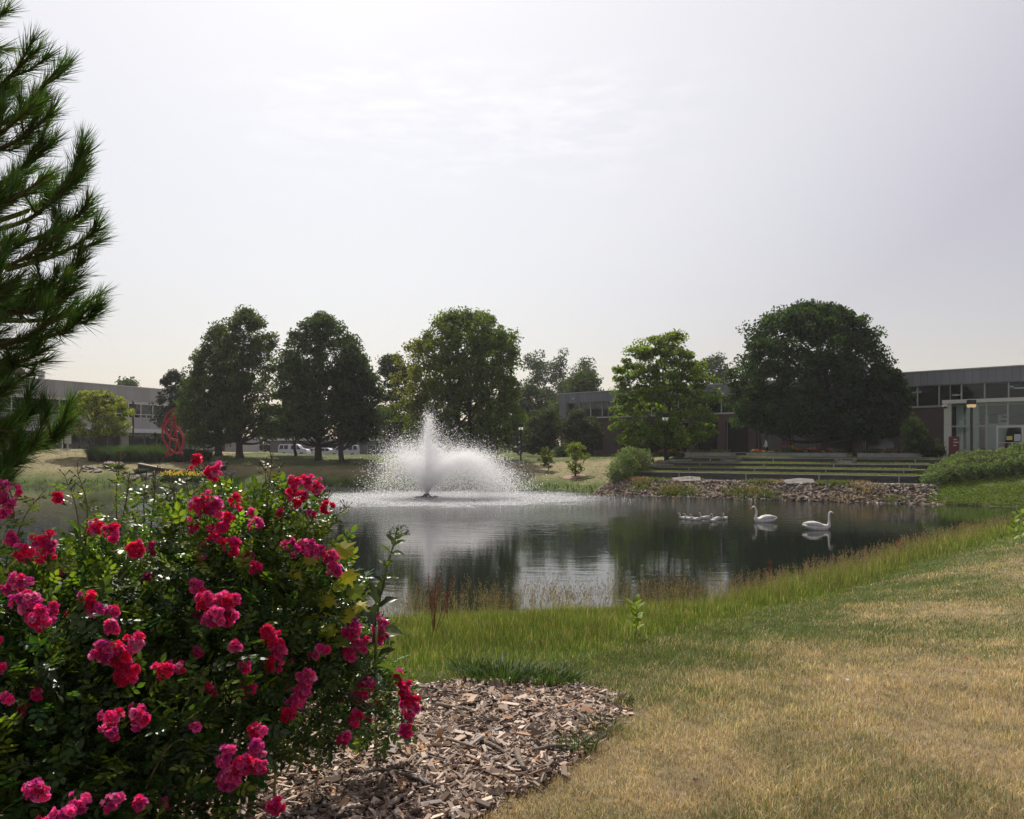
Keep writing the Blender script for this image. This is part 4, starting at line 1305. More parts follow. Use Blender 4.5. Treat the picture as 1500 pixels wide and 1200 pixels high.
grn = np.array([(0.115, 0.165, 0.026), (0.075, 0.115, 0.022), (0.16, 0.20, 0.04), (0.34, 0.28, 0.14)])[rng.choice(4, n, p=[.34, .32, .20, .14])] * (0.75 + 1.1 * fbm(x, y, 2.2, 91))[:, None]
col = grn * rng.normal(1, 0.18, (n, 1)).clip(0.5, 1.5)
lean = np.abs(rng.normal(0.30, 0.22, n))
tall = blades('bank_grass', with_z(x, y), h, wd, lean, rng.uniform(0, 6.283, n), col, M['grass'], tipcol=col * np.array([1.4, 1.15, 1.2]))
tag(tall, kind='stuff')

# seed heads on stalks
def seedstalks(name, x, y, h, D, colh):
    n = len(x)
    P = with_z(x, y)
    az = rng.uniform(0, 6.283, n); ln = np.abs(rng.normal(0.18, 0.12, n))
    tops = P + np.stack([np.cos(az) * ln * h, np.sin(az) * ln * h, h], -1)
    col = np.tile(np.array([[0.30, 0.27, 0.11]]), (n, 1)) * rng.normal(1, 0.2, (n, 1)).clip(0.5, 1.6)
    st = blades(name + '_stalk', P, h, np.maximum(0.0018, 0.00034 * D), ln, az, col, M['grass'], bend=1.0)
    # spikelets
    m = 11
    tt = rng.uniform(0.74, 1.03, (n, m))
    Q = P[:, None, :] + (tops - P)[:, None, :] * tt[..., None]
    spread = (1.05 - tt) * 0.10 * (h[:, None] / 0.5)
    Q += np.stack([rng.normal(0, 1, (n, m)) * spread, rng.normal(0, 1, (n, m)) * spread, np.zeros((n, m))], -1)
    # follow the stalk's droop
    Q[..., 2] -= (0.25 * ln * h)[:, None] * tt ** 2
    Q = Q.reshape(-1, 3)
    nn = len(Q)
    TV = np.array([(0, 0, -1), (0.22, 0, 0), (-0.11, 0.19, 0), (-0.11, -0.19, 0), (0, 0, 1.0)])
    TF = np.array([(0, 2, 1), (0, 3, 2), (0, 1, 3), (4, 1, 2), (4, 2, 3), (4, 3, 1)])
    nv = rng.normal(0, 0.25, (nn, 3)) + np.array([0, 0, 1])
    sc_ = np.repeat(np.maximum(0.007, np.where(x < 3, .0013, .00100) * D), m) * rng.uniform(0.6, 1.3, nn)
    c2 = colh[None] * rng.normal(1, 0.22, (nn, 1)).clip(0.4, 1.7)
    V, Fl, C = scatter(TV, TF, Q, rot_from(nv, rng.uniform(0, 6, nn)), sc_, c2)
    return st, mesh_np(name, V, Fl, M['grass'], None, C)
n = 22000
D = np.exp(rng.uniform(math.log(8), math.log(36), n)); an = rng.uniform(-0.20, 0.60, n)
x, y = np.tan(an) * D, D
d = pond_d(x, y)
keep = (d > 0.03) & (d < 2.0 + 0.8 * fbm(x, y, 1, 5)) & (poly_d(BAND, x, y) < -.25) & (rng.uniform(0, 1, n) < 0.35 + 1.2 * (fbm(x, y, 0.7, 8) - 0.25))
x, y, D = x[keep], y[keep], D[keep]
h = rng.uniform(0.34, 0.70, len(x)) * np.where(x < 3, 1.12, 1.0) * (0.85 + 0.3 * fbm(x, y, 0.8, 2))
a, b_ = seedstalks('seed_heads', x, y, h, D, np.array([0.50, 0.38, 0.25]))
a.name = 'seed_stalk_grass'; b_.name = 'seed_head_grass'
tag(a, kind='stuff'); tag(b_, kind='stuff')
n = 420
D = np.exp(rng.uniform(math.log(5), math.log(20), n)); an = rng.uniform(-0.16, 0.5, n)
x, y = np.tan(an) * D, D
d = pond_d(x, y); md = poly_d(MU, x, y)
keep = (d > 0.1) & (d < 5.5) & (md > 0.3) & ((x < 2.5) | (d < 2))
x, y, D = x[keep], y[keep], D[keep]
a, b_ = seedstalks('meadow', x, y, rng.uniform(0.25, 0.5, len(x)), D, np.array([0.40, 0.33, 0.17]))
a.name = 'meadow_stalk_grass'; b_.name = 'meadow_seed_grass'
tag(a, kind='stuff'); tag(b_, kind='stuff')

# fringe of long grass on the far shore and turf texture on the far lawns
n = 90000
px_ = np.where(rng.uniform(0, 1, n) < .35, rng.uniform(1330, 1560, n), rng.uniform(-30, 1560, n))
D = np.where(px_ > 1330, rng.uniform(44, 56, n), rng.uniform(44, 96, n))
x = (px_ - CX) / F * D; y = D
d = pond_d(x, y)
a_ = (x - T_O[0]) * T_U[0] + (y - T_O[1]) * T_U[1]; q_ = (x - T_O[0]) * T_N[0] + (y - T_O[1]) * T_N[1]
terr = (a_ > -1.6 - fbm(x, y, .8, 5)) & (a_ < 18.6 + 2.4 * fbm(x, y, .8, 6)) & (q_ > -12) & (q_ < 9.5)
keep = (d > 0.02) & (d < 26) & (~terr) & ((d < 2.2) | (rng.uniform(0, 1, n) < 0.5))
x, y, d, D = x[keep], y[keep], d[keep], D[keep]
g = greenness(x, y); n = len(x)
col = (TAN[None] * 0.9 * (1 - g[:, None]) + np.array([[0.095, 0.145, 0.03]]) * g[:, None]) * rng.normal(1, 0.22, (n, 1)).clip(0.4, 1.7)
rl = (x > 20) & (y < 62)
col = np.where(rl[:, None], np.array([[0.17, 0.25, 0.03]]) * rng.normal(1, 0.22, (n, 1)).clip(0.4, 1.7), col)
col = np.where(((d < 1.0) & ~rl)[:, None], np.array([[0.065, 0.10, 0.025]]) * rng.normal(1, 0.25, (n, 1)).clip(0.4, 1.7), col)
h = np.where((d < 1.1) & ~rl, rng.uniform(0.12, 0.42, n), rng.uniform(0.03, 0.09, n))
far = blades('far_bank_grass', with_z(x, y), h, rng.uniform(0.04, 0.10, n), np.abs(rng.normal(0.4, 0.3, n)), rng.uniform(0, 6.28, n), col, M['grass'])
tag(far, kind='stuff')

# wood-chip mulch
def chips(name, n, smin, smax, zoff, seed):
    x = rng.uniform(-2.5, MU[:, 0].max() + .2, n); y = rng.uniform(2.3, MU[:, 1].max() + .15, n)
    k = (x > -2.4) & (poly_d(MU, x, y) < 0.035 * rng.normal(0, 1, n) + 0.12 * (fbm(x, y, 4, 3) - .55))
    x, y = x[k], y[k]; n = len(x)
    L_ = rng.uniform(smin, smax, n) * np.where(rng.uniform(0, 1, n) < 0.12, 1.9, 1)
    sc_ = np.stack([L_, L_ * rng.uniform(0.08, 0.48, n), rng.uniform(0.003, 0.010, n)], -1)
    TV = np.array([(-.5, -.35, -.5), (.42, -.5, -.5), (.5, .3, -.5), (-.4, .5, -.5), (-.46, -.4, .5), (.5, -.42, .5), (.44, .4, .5), (-.5, .42, .5)])
    TF = np.array([(3, 2, 1, 0), (4, 5, 6, 7), (0, 1, 5, 4), (1, 2, 6, 5), (2, 3, 7, 6), (3, 0, 4, 7)])
    nv = rng.normal(0, 0.33, (n, 3)) + np.array([0, 0, 1])
    pal = np.array([(0.38, 0.295, 0.23), (0.24, 0.18, 0.14), (0.54, 0.44, 0.35), (0.11, 0.075, 0.055), (0.36, 0.22, 0.13), (0.26, 0.235, 0.22), (0.05, 0.035, 0.027)])
    c = pal[rng.choice(7, n, p=[.25, .2, .13, .15, .1, .09, .08])] * rng.normal(1, 0.15, (n, 1)).clip(0.6, 1.5)
    mound = (fbm(x, y, 3.0, 51) - 0.4) * 0.035
    P = with_z(x, y) + np.stack([0 * x, 0 * x, zoff + mound + rng.uniform(0, 0.016, n)], -1)
    V, Fl, C = scatter(TV, TF, P, rot_from(nv, rng.uniform(0, 6.28, n)), sc_, c)
    return V, Fl[0], C
Va, Fa, Ca = chips('a', 85000, 0.010, 0.040, 0.004, 1)
Vb, Fb, Cb = chips('b', 9000, 0.03, 0.070, 0.012, 2)
mul_ = mesh_np('mulch', np.concatenate([Va, Vb]), np.concatenate([Fa, Fb + len(Va)]), M['chip'], None, np.concatenate([Ca, Cb]))
tag(mul_, kind='stuff')
# sticks lying on the mulch: (px0,py0,px1,py1,radius m,label)
for (ax, ay, bx_, by_, r, lab) in ((758, 1112, 768, 1140, 0.016, 'short thick curved twig lying on the mulch near its right edge'),
                                  (640, 1040, 690, 1052, 0.013, 'grey-brown stick lying on the upper part of the mulch'),
                                  (780, 1112, 835, 1104, 0.010, 'straight grey stick on the mulch beside the lawn edge'),
                                  (705, 1098, 745, 1118, 0.012, 'flat pale grey splinter pointing at the curved twig'),
                                  (590, 1015, 662, 1022, 0.009, 'long pale stick along the far left edge of the mulch'),
                                  (612, 1085, 700, 1108, 0.008, 'long thin grey stick across the middle of the mulch'),
                                  (560, 1140, 640, 1165, 0.010, 'dark stick on the mulch nearest the bottom edge')):
    a = hit(ax, ay) + (0, 0, 0.035); c = hit(bx_, by_) + (0, 0, 0.035)
    m_ = (a + c) / 2 + np.array([rng.normal(0, 0.012), rng.normal(0, 0.012), 0.008])
    sp = spline([a, m_, c], 6)
    tag(MB().tube(sp, r * np.linspace(1, 0.7, len(sp)) * rng.normal(1, 0.08, len(sp)), 7).build('stick', M['stick'], origin=tuple(a), smooth=True), lab, 'stick', 'sticks on the mulch')

# broad-leaved weeds and darker tufts along the mulch edge, dead leaves on the lawn
for (px, py, r, h_, lab) in ((735, 1000, .22, .17, 'dark leafy clump of weeds at the back edge of the mulch, left one'), (803, 1002, .20, .13, 'low dark weeds at the back edge of the mulch, right one'),
                             (690, 988, .14, .20, 'upright dark green tuft behind the left end of the mulch'), (880, 1072, .11, .10, 'green grass tuft creeping into the right tip of the mulch'),
                             (845, 1102, .09, .11, 'thin green tuft on the right border of the mulch'), (905, 1030, .10, .07, 'small dark tuft at the far right corner of the mulch')):
    c_w = hit(px, py); n = 260 if r > .15 else 150
    a_w = rng.uniform(0, 6.28, n); q_w = r * rng.uniform(0, 1, n) ** .6
    x, y = c_w[0] + np.cos(a_w) * q_w, c_w[1] + np.sin(a_w) * q_w
    o = blades('weed_clump', with_z(x, y), h_ * rng.uniform(.5, 1.1, n), np.full(n, .011 if r > .15 else .005), np.abs(rng.normal(.7, .3, n)), a_w, np.tile([(0.05, .09, .022)], (n, 1)) * rng.normal(1, .25, (n, 1)).clip(.4, 1.7), M['grass'], origin=tuple(c_w))
    tag(o, lab, 'weed')
for (px, py, lab) in ((1022, 1166, 'dark brown dead leaf near the bottom of the lawn'), (1242, 1008, 'pale grey dead leaf in the middle of the straw-coloured lawn'), (1420, 975, 'small reddish leaf on the lawn towards the right edge'),
                      (1405, 862, 'yellow fallen leaf on the lawn below the right part of the grass strip'), (988, 946, 'orange-brown leaf at the foot of the bank grass')):
    c_w = hit(px, py)
    V, Fc = leaflet()
    s_w = .05 + c_w[1] * .002
    tag(mesh_np('fallen_leaf', V * (s_w, s_w, s_w * 2.5) + c_w + (0, 0, .045), Fc, mat('dead_leaf', (.10, .045, .02) if 'brown' in lab else (.38, .34, .28) if 'grey' in lab else (.30, .08, .04) if 'red' in lab else (.45, .36, .06), .8), origin=tuple(c_w)), lab, 'leaf')

# ------------------------------------------------------------------ rocks
def rock_mesh(seed):
    import bmesh
    bm = bmesh.new()
    bmesh.ops.create_icosphere(bm, subdivisions=2, radius=1)
    rr = random.Random(seed)
    pl = [(Vector((rr.gauss(0, 1), rr.gauss(0, 1), rr.gauss(0, 1))).normalized(), rr.uniform(0.55, 0.85)) for _ in range(9)]
    for v in bm.verts:
        for nrm, k in pl:
            dd_ = v.co.dot(nrm)
            if dd_ > k: v.co -= nrm * (dd_ - k)
    me = bpy.data.meshes.new('rock')
    bm.to_mesh(me); bm.free()
    return me
rmats = [mat('rock_pale', (0.23, 0.20, 0.17), 0.9, var=0.35, vs=3, bump=0.5, bs=12), mat('rock_brown', (0.15, 0.11, 0.08), 0.9, var=0.35, vs=3, bump=0.5, bs=12),
         mat('rock_grey', (0.085, 0.08, 0.076), 0.9, var=0.4, vs=3, bump=0.5, bs=12), mat('rock_light', (0.33, 0.29, 0.25), 0.9, var=0.25, vs=3, bump=0.5, bs=12)]
rmesh = []
for k in range(12):
    me = rock_mesh(k); me.materials.append(rmats[k % 4]); rmesh.append(me)
# riprap slope below the path
pts = []
while len(pts) < 300:
    a = rng.uniform(-.8, 19.8); q = -rng.uniform(0.85, 9.5) if a < 10 else -rng.uniform(0.85, 5)
    p = T_O + T_U * a + T_N * q
    d = float(pond_d(p[0:1], p[1:2])[0])
    if -0.25 < d < 8:
        pts.append((p[0], p[1]))
pts = np.array(pts)
z = ground_z(pts[:, 0], pts[:, 1])
for i, (p, zz) in enumerate(zip(pts, z)):
    o = bpy.data.objects.new('rock', rmesh[rng.integers(0, 12)])
    COL.objects.link(o)
    s = rng.uniform(0.08, 0.20)
    o.location = (p[0], p[1], max(zz, -0.1) + s * 0.25)
    o.scale = (s * rng.uniform(0.9, 1.5), s, s * rng.uniform(0.5, 0.8))
    o.rotation_euler = (rng.uniform(-.3, .3), rng.uniform(-.3, .3), rng.uniform(0, 6.28))
    tag(o, 'rough stone of the rock bank between the terraces and the water', 'rock', 'rocks of the bank below the terraces')
# rubble between them
me0 = rmesh[0]
TVr = np.array([v.co[:] for v in me0.vertices]); TFr = np.array([p.vertices[:] for p in me0.polygons])
n = 9000
a = rng.uniform(-1.6, 20.3, n); q = -rng.uniform(0.72, 11, n)
x = T_O[0] + T_U[0] * a + T_N[0] * q; y = T_O[1] + T_U[1] * a + T_N[1] * q
d = pond_d(x, y); keep = (d > -0.2) & (d < 9)
x, y = x[keep], y[keep]; n = len(x)
sc_ = rng.uniform(0.03, 0.12, (n, 1)) * rng.uniform(0.6, 1.3, (n, 3))
pal = np.array([(0.36, 0.30, 0.25), (0.24, 0.18, 0.13), (0.13, 0.12, 0.11), (0.48, 0.43, 0.38), (0.30, 0.21, 0.13)])
c = pal[rng.integers(0, 5, n)] * .72 * rng.normal(1, 0.3, (n, 1)).clip(0.3, 1.7)
keep2 = slice(0, 5500)
P = np.stack([x, y, np.maximum(ground_z(x, y), -0.05) + 0.03], -1)[keep2]
V, Fl, C = scatter(TVr, TFr, P, rot_from(rng.normal(0, .4, (len(P), 3)) + (0, 0, 1), rng.uniform(0, 6, len(P))), sc_[keep2], c[keep2])
tag(mesh_np('rubble', V, Fl, M['chip'], None, C), kind='stuff')
# tufts of weeds in the rocks
n = 6500
k_ = rng.integers(0, 30, n)
ca = rng.uniform(-1, 19.5, 30); cq = -rng.uniform(1.2, 6, 30)
a = ca[k_] + rng.normal(0, 0.5, n); q = cq[k_] + rng.normal(0, 0.35, n)
x = T_O[0] + T_U[0] * a + T_N[0] * q; y = T_O[1] + T_U[1] * a + T_N[1] * q
keep = pond_d(x, y) > 0; x, y = x[keep], y[keep]; n = len(x)
tag(blades('weed_tufts', with_z(x, y, 0.05), rng.uniform(0.12, 0.35, n), np.full(n, 0.05), np.abs(rng.normal(.4, .3, n)), rng.uniform(0, 6, n),
           np.array([(0.13, 0.17, 0.035), (.30, .22, .12)])[(k_[keep] % 3 == 0).astype(int)] * rng.normal(1, .25, (n, 1)).clip(.4, 1.6), M['grass']), kind='stuff')
# grass on the terrace treads (real blades catch the light)
for (q0, zt, a0, a1), qn in zip(tiers, (2.0, 4.0, 6.0, 10.2)):
    n = 5000
    a = rng.uniform(a0, a1, n); q = rng.uniform(q0 + 0.26, qn - 0.05, n) if qn < 9 else rng.uniform(q0 + 0.26, 8.2, n)
    x = T_O[0] + T_U[0] * a + T_N[0] * q; y = T_O[1] + T_U[1] * a + T_N[1] * q
    P = np.stack([x, y, np.full(n, zt + 0.02)], -1)
    cc_ = np.where(rng.uniform(0, 1, (n, 1)) < 0.65, np.array([[0.15, 0.22, 0.035]]), np.array([[0.24, 0.20, 0.08]])) * rng.normal(1, .22, (n, 1)).clip(.4, 1.6)
    tag(blades('terrace_turf_grass', P, rng.uniform(0.04, 0.13, n), np.full(n, 0.05), np.abs(rng.normal(.4, .3, n)), rng.uniform(0, 6, n), cc_, M['grass']), kind='stuff')

# ------------------------------------------------------------------ rose bush
LV, LF = leaflet()
def compound(k=5):
    Vs, Fs, n0 = [], [], 0
    st = MB().tube([(0, 0, 0), (0, .5, .05), (0, 1.0, .02)], 0.014, 3, cap=False)
    V = np.concatenate(st.V); Fq = np.concatenate(st.F[4])
    Ft = np.concatenate([Fq[:, [0, 1, 2]], Fq[:, [0, 2, 3]]])
    Vs.append(V); Fs.append(Ft); n0 = len(V)
    for (y0, ang_, s) in ((1.0, 0, .62), (.72, 62, .52), (.72, -62, .52), (.38, 66, .44), (.38, -66, .44)):
        a = math.radians(ang_); c_, s_ = math.cos(a), math.sin(a)
        W_ = LV * s
        W_ = np.stack([W_[:, 0] * c_ + W_[:, 1] * s_, -W_[:, 0] * s_ + W_[:, 1] * c_ + y0, W_[:, 2] - 0.12 * np.abs(W_[:, 1])], -1)
        Vs.append(W_); Fs.append(LF + n0); n0 += len(W_)
    return np.concatenate(Vs), np.concatenate(Fs)
CV, CF = compound()
RB0 = np.array([-1.55, 2.75, 0]); RB0[2] = float(ground_z(RB0[0:1], RB0[1:2])[0])
rose = empty('rose_bush', RB0, 'large rose bush covered in pink-red flowers filling the lower left corner', 'rose bush')
ro_ = tuple(RB0)
# ellipsoids: px, py, D, rx, ry, rz (metres)
RBL = [(30, 965, 2.55, .46, .45, .30), (150, 925, 2.9, .40, .45, .34), (275, 850, 3.05, .34, .42, .34), (350, 800, 3.15, .26, .32, .22), (400, 900, 3.1, .34, .36, .34),
       (470, 920, 3.2, .20, .24, .27), (270, 1010, 2.75, .40, .40, .34), (110, 1090, 2.45, .42, .38, .36), (440, 1010, 3.1, .26, .28, .24), (560, 1035, 3.55, .145, .15, .15),
       (520, 985, 3.4, .17, .2, .2), (230, 1140, 2.5, .30, .28, .22), (20, 1180, 2.3, .40, .3, .30), (-120, 960, 2.6, .5, .5, .4), (-120, 1100, 2.4, .5, .5, .4), (430, 755, 3.2, .14, .16, .09), (150, 815, 3.0, .12, .2, .10)]
def ell_points(nt, shell=0.33):
    w = np.array([b[3] * b[5] for b in RBL]); w = w / w.sum()
    k = rng.choice(len(RBL), nt, p=w)
    B = np.array([np.concatenate([pix(b[0], b[1], b[2]), b[3:6]]) for b in RBL])
    d = rng.normal(0, 1, (nt, 3)); d /= np.linalg.norm(d, axis=1)[:, None]
    r = rng.uniform(0, 1, nt) ** shell
    lump = 1 + 0.14 * np.sin(d[:, 0] * 5 + k) * np.cos(d[:, 2] * 6 + k * 2)
    P = B[k, :3] + d * (r * lump)[:, None] * B[k, 3:6]
    return P, d, r, k, B
P, d, r, k, B = ell_points(14500)
g = ground_z(P[:, 0], P[:, 1])
ok = P[:, 2] > g + 0.02
P, d = P[ok], d[ok]; n = len(P)
growth = d * 0.8 + rng.normal(0, 0.55, (n, 3)) + np.array([0, 0, 0.25])      # direction the leaf points (y axis)
growth /= np.linalg.norm(growth, axis=1)[:, None]
upv = rng.normal(0, 0.45, (n, 3)) + np.array([0, -0.15, 1.0])
xax = np.cross(growth, upv); xax /= np.linalg.norm(xax, axis=1)[:, None] + 1e-9
zax = np.cross(xax, growth)
Mx = np.stack([xax, growth, zax], -1)
s = rng.uniform(0.036, 0.066, n)
c = jitter_cols((0.048, 0.092, 0.022), n, 0.3)
young = rng.uniform(0, 1, n) < np.where(P[:, 2] > 2.9, 0.50, 0.14)
c[young] = jitter_cols((0.17, 0.24, 0.03), int(young.sum()), 0.25)
V, Fl, C4 = scatter(CV, CF, P, Mx, s, c)
mesh_np('foliage', V, Fl, M['glossleaf'], rose, C4, origin=ro_, smooth=False)
# canes
for j in range(74):
    kk = rng.integers(0, len(RBL))
    dd_ = rng.normal(0, 1, 3); dd_ /= np.linalg.norm(dd_); dd_[2] = abs(dd_[2]) * 0.7
    e_ = B[kk, :3] + dd_ * B[kk, 3:6] * 0.95
    b0 = np.array([B[kk, 0] * 0.6 + RB0[0] * 0.4 + rng.normal(0, .1), B[kk, 1] + rng.normal(0, .08), 0])
    b0[2] = float(ground_z(b0[0:1], b0[1:2])[0])
    m_ = b0 * 0.45 + e_ * 0.55 + np.array([0, 0, 0.22]) + rng.normal(0, 0.04, 3)
    sp = spline([b0, m_, e_], 7)
    MB().tube(sp, np.linspace(0.0055, 0.0018, len(sp)), 5).build('cane', M['cane'], rose, origin=ro_, smooth=True)

# blossoms
def petal_template():
    V, Fc = [], []
    for i, t_ in enumerate((0, .35, .7, 1.0)):
        w_ = (0.10, 0.30, 0.44, 0.20)[i]
        for j_2 in (-1, 0, 1):
            V.append((j_2 * w_, t_, 0.30 * t_ ** 2 + 0.10 * abs(j_2) * t_ - (0.10 if i == 3 else 0)))
    for i in range(3):
        for j_2 in range(2):
            a = i * 3 + j_2
            Fc.append((a, a + 1, a + 4, a + 3))
    return np.array(V), np.array(Fc)
PV, PF = petal_template()
def blossom(rr):
    """unit blossom facing +z"""
    Vs, Fs, T, n0 = [], [], [], 0
    for layer, (cnt, tilt, s) in enumerate(((6, 2, 1.0), (6, 22, .9), (5, 42, .72), (4, 62, .5))):
        for i in range(cnt):
            a = 2 * math.pi * (i / cnt) + layer * 0.5 + rr.uniform(-.15, .15)
            tl = math.radians(tilt + rr.uniform(-22, 22))
            W_ = PV * s * rr.uniform(.88, 1.1)
            W_ = W_ * (1, 1, rr.uniform(.5, 1.5))
            y_ = W_[:, 1] * math.cos(tl) - W_[:, 2] * math.sin(tl); z_ = W_[:, 1] * math.sin(tl) + W_[:, 2] * math.cos(tl)
            X = W_[:, 0] * math.cos(a) - y_ * math.sin(a); Y = W_[:, 0] * math.sin(a) + y_ * math.cos(a)
            Vs.append(np.stack([X, Y, z_ + 0.06 * layer], -1)); Fs.append(PF + n0); n0 += len(PV)
            T.append(W_[:, 1])
    return np.concatenate(Vs), np.concatenate(Fs), np.concatenate(T)
BL = [blossom(random.Random(i)) for i in range(5)]
PINK = np.array([(0.80, 0.035, 0.22), (0.84, 0.11, 0.38), (0.80, 0.02, 0.12), (0.68, 0.07, 0.36), (0.90, 0.32, 0.56)])
def cluster(px, py, D, rpx, nb, tone, face=None):
    c = pix(px, py, D)
    rad = rpx / F * D
    Vs, Fs, Cs, n0 = [], [], [], 0
    st = MB()
    root_pt = c + np.array([0, 0.03, -rad * 1.1])
    for i in range(nb):
        d = rng.normal(0, 1, 3); d /= np.linalg.norm(d); d[1] = -abs(d[1]) * 0.8
        p = c + d * rad * np.array([1, .5, 1]) * rng.uniform(.25, 1.0)
        V, Fc, T = BL[rng.integers(0, 5)]
        nrm = d + np.array([rng.normal(0, .35), -0.35 + rng.normal(0, .3), 0.35 + rng.normal(0, .25)])
        Mx = rot_from(nrm[None], rng.uniform(0, 6.28, 1))[0]
        s = rng.uniform(0.0095, 0.0172)
        W_ = (V * s) @ Mx.T + p
        base = PINK[rng.choice(5, p=tone)] * rng.uniform(.8, 1.15)
        pr_ = np.repeat(rng.uniform(.62, 1.25, len(V) // 12), 12)[:, None]
        col_ = base[None] * pr_ + .05 * np.clip(T[:, None] - .6, 0, 1)
        edge_ = np.clip((0.25 - T) / 0.25, 0, 1)[:, None]
        col_ = col_ * (1 - edge_) + np.array([[0.75, 0.45, 0.35]]) * edge_
        Vs.append(W_); Fs.append(Fc + n0); Cs.append(col_); n0 += len(V)
        st.tube([root_pt, (root_pt + p) / 2 + (0, 0, -.005), p], 0.0013, 4)
    o = mesh_np('flower_cluster', np.concatenate(Vs), np.concatenate(Fs), M['petal'], rose, np.concatenate(Cs), origin=ro_)
    st.build('flower_stalk', M['cane'], o, origin=ro_)
T1 = (.35, .2, .3, .1, .05); T2 = (.2, .35, .05, .25, .15); T3 = (.3, .05, .6, .05, .0)
CL = [(14, 718, 2.7, 14, 4, T2), (12, 745, 2.7, 12, 4, T2), (20, 790, 2.75, 10, 3, T1), (90, 730, 2.9, 9, 2, T3), (64, 800, 2.8, 20, 6, T1), (38, 812, 2.7, 14, 4, T3), (162, 778, 2.9, 13, 4, T1), (140, 772, 2.9, 9, 3, T1),
      (198, 802, 2.9, 12, 4, T3), (28, 858, 2.5, 18, 5, T2), (35, 880, 2.45, 16, 6, T2), (60, 892, 2.45, 18, 7, T2), (60, 905, 2.4, 14, 5, T1), (128, 878, 2.7, 10, 3, T1), (140, 892, 2.7, 10, 3, T2), (165, 897, 2.7, 9, 2, T2),
      (163, 920, 2.6, 9, 4, T2), (150, 955, 2.55, 14, 6, T2), (172, 960, 2.6, 18, 7, T3), (185, 985, 2.6, 14, 6, T3), (200, 940, 2.6, 12, 4, T2), (178, 985, 2.6, 8, 3, T3), (240, 980, 2.65, 10, 3, T3), (262, 975, 2.7, 12, 3, T2),
      (288, 675, 3.2, 10, 2, T3), (312, 690, 3.2, 12, 4, T2), (305, 738, 3.1, 16, 5, T1), (318, 745, 3.1, 10, 4, T2), (347, 736, 3.15, 9, 2, T3), (335, 757, 3.1, 8, 2, T3), (290, 740, 3.1, 9, 3, T1), (322, 780, 3.1, 14, 5, T1), (342, 800, 3.1, 11, 4, T1),
      (375, 765, 3.15, 9, 2, T2), (283, 768, 3.1, 9, 2, T1), (430, 712, 3.3, 12, 4, T3), (448, 705, 3.3, 10, 3, T2), (463, 715, 3.3, 12, 4, T2), (442, 728, 3.3, 8, 3, T3), (477, 742, 3.3, 9, 3, T3),
      (428, 800, 3.2, 12, 4, T2), (452, 800, 3.2, 14, 6, T2), (468, 805, 3.2, 10, 3, T2), (485, 815, 3.25, 9, 4, T2), (490, 832, 3.25, 9, 4, T2), (373, 830, 3.15, 8, 2, T1), (287, 860, 2.9, 10, 3, T2),
      (308, 882, 2.75, 16, 6, T1), (328, 888, 2.75, 18, 8, T1), (312, 905, 2.7, 15, 7, T2), (336, 905, 2.75, 12, 5, T1), (392, 930, 2.95, 11, 4, T3), (405, 938, 2.95, 12, 4, T3), (410, 955, 2.95, 12, 5, T2), (400, 975, 2.95, 9, 3, T3),
      (356, 975, 2.85, 10, 2, T2), (345, 950, 2.85, 9, 3, T2), (450, 990, 3.0, 11, 5, T2), (445, 1008, 3.0, 11, 5, T2), (435, 1025, 3.0, 12, 6, T2), (420, 1045, 2.95, 9, 3, T3), (365, 1010, 2.9, 9, 3, T1), (472, 950, 3.1, 8, 3, T2),
      (515, 925, 3.3, 13, 6, T2), (525, 945, 3.3, 12, 6, T2), (512, 960, 3.3, 8, 4, T2), (555, 912, 3.35, 12, 6, T2), (556, 935, 3.35, 10, 5, T2), (540, 1000, 3.35, 9, 4, T2), (528, 1015, 3.35, 11, 5, T2), (518, 1052, 3.3, 10, 4, T1),
      (590, 1005, 3.6, 10, 5, T1), (598, 1025, 3.6, 12, 7, T1), (603, 1045, 3.6, 10, 4, T2), (595, 1068, 3.55, 10, 5, T2), (585, 990, 3.6, 7, 3, T3), (508, 1082, 3.2, 10, 3, T1),
      (162, 1055, 2.4, 17, 3, T2), (165, 1070, 2.42, 10, 3, T3), (205, 1050, 2.5, 13, 4, T2), (335, 1110, 2.6, 14, 4, T2), (380, 1075, 2.7, 12, 3, T1), (375, 1095, 2.65, 11, 5, T2), (358, 1120, 2.6, 15, 7, T1), (335, 1140, 2.6, 14, 6, T2), (380, 1125, 2.6, 9, 4, T1),
      (55, 1158, 2.2, 14, 4, T2), (92, 1193, 2.2, 16, 4, T2), (115, 1175, 2.25, 12, 2, T2), (165, 1175, 2.3, 13, 3, T2), (205, 1178, 2.35, 12, 2, T2), (405, 1180, 2.6, 10, 4, T1), (72, 1200, 2.2, 12, 3, T1), (10, 1025, 2.3, 9, 1, T2)]
for q_ in range(64):                                # small sprays scattered over the bush
    b_q = RBL[rng.integers(0, 16)]
    a_q = rng.uniform(0, 6.28); r_q = rng.uniform(.2, .85)
    px_q = b_q[0] + math.cos(a_q) * r_q * b_q[3] / b_q[2] * F; py_q = b_q[1] - math.sin(a_q) * r_q * b_q[5] / b_q[2] * F
    if py_q > 1190 or px_q < -20 or px_q > 600: continue
    CL.append((px_q, py_q, b_q[2] - b_q[4] * .55 * (1 - r_q * .5) + .26, 7, 1, (T1, T2, T3)[q_ % 3]))
for c_ in CL:
    cluster(c_[0], c_[1], c_[2] - 0.30, c_[3] * 1.2, max(5, int(c_[4] * 4.2)), c_[5])
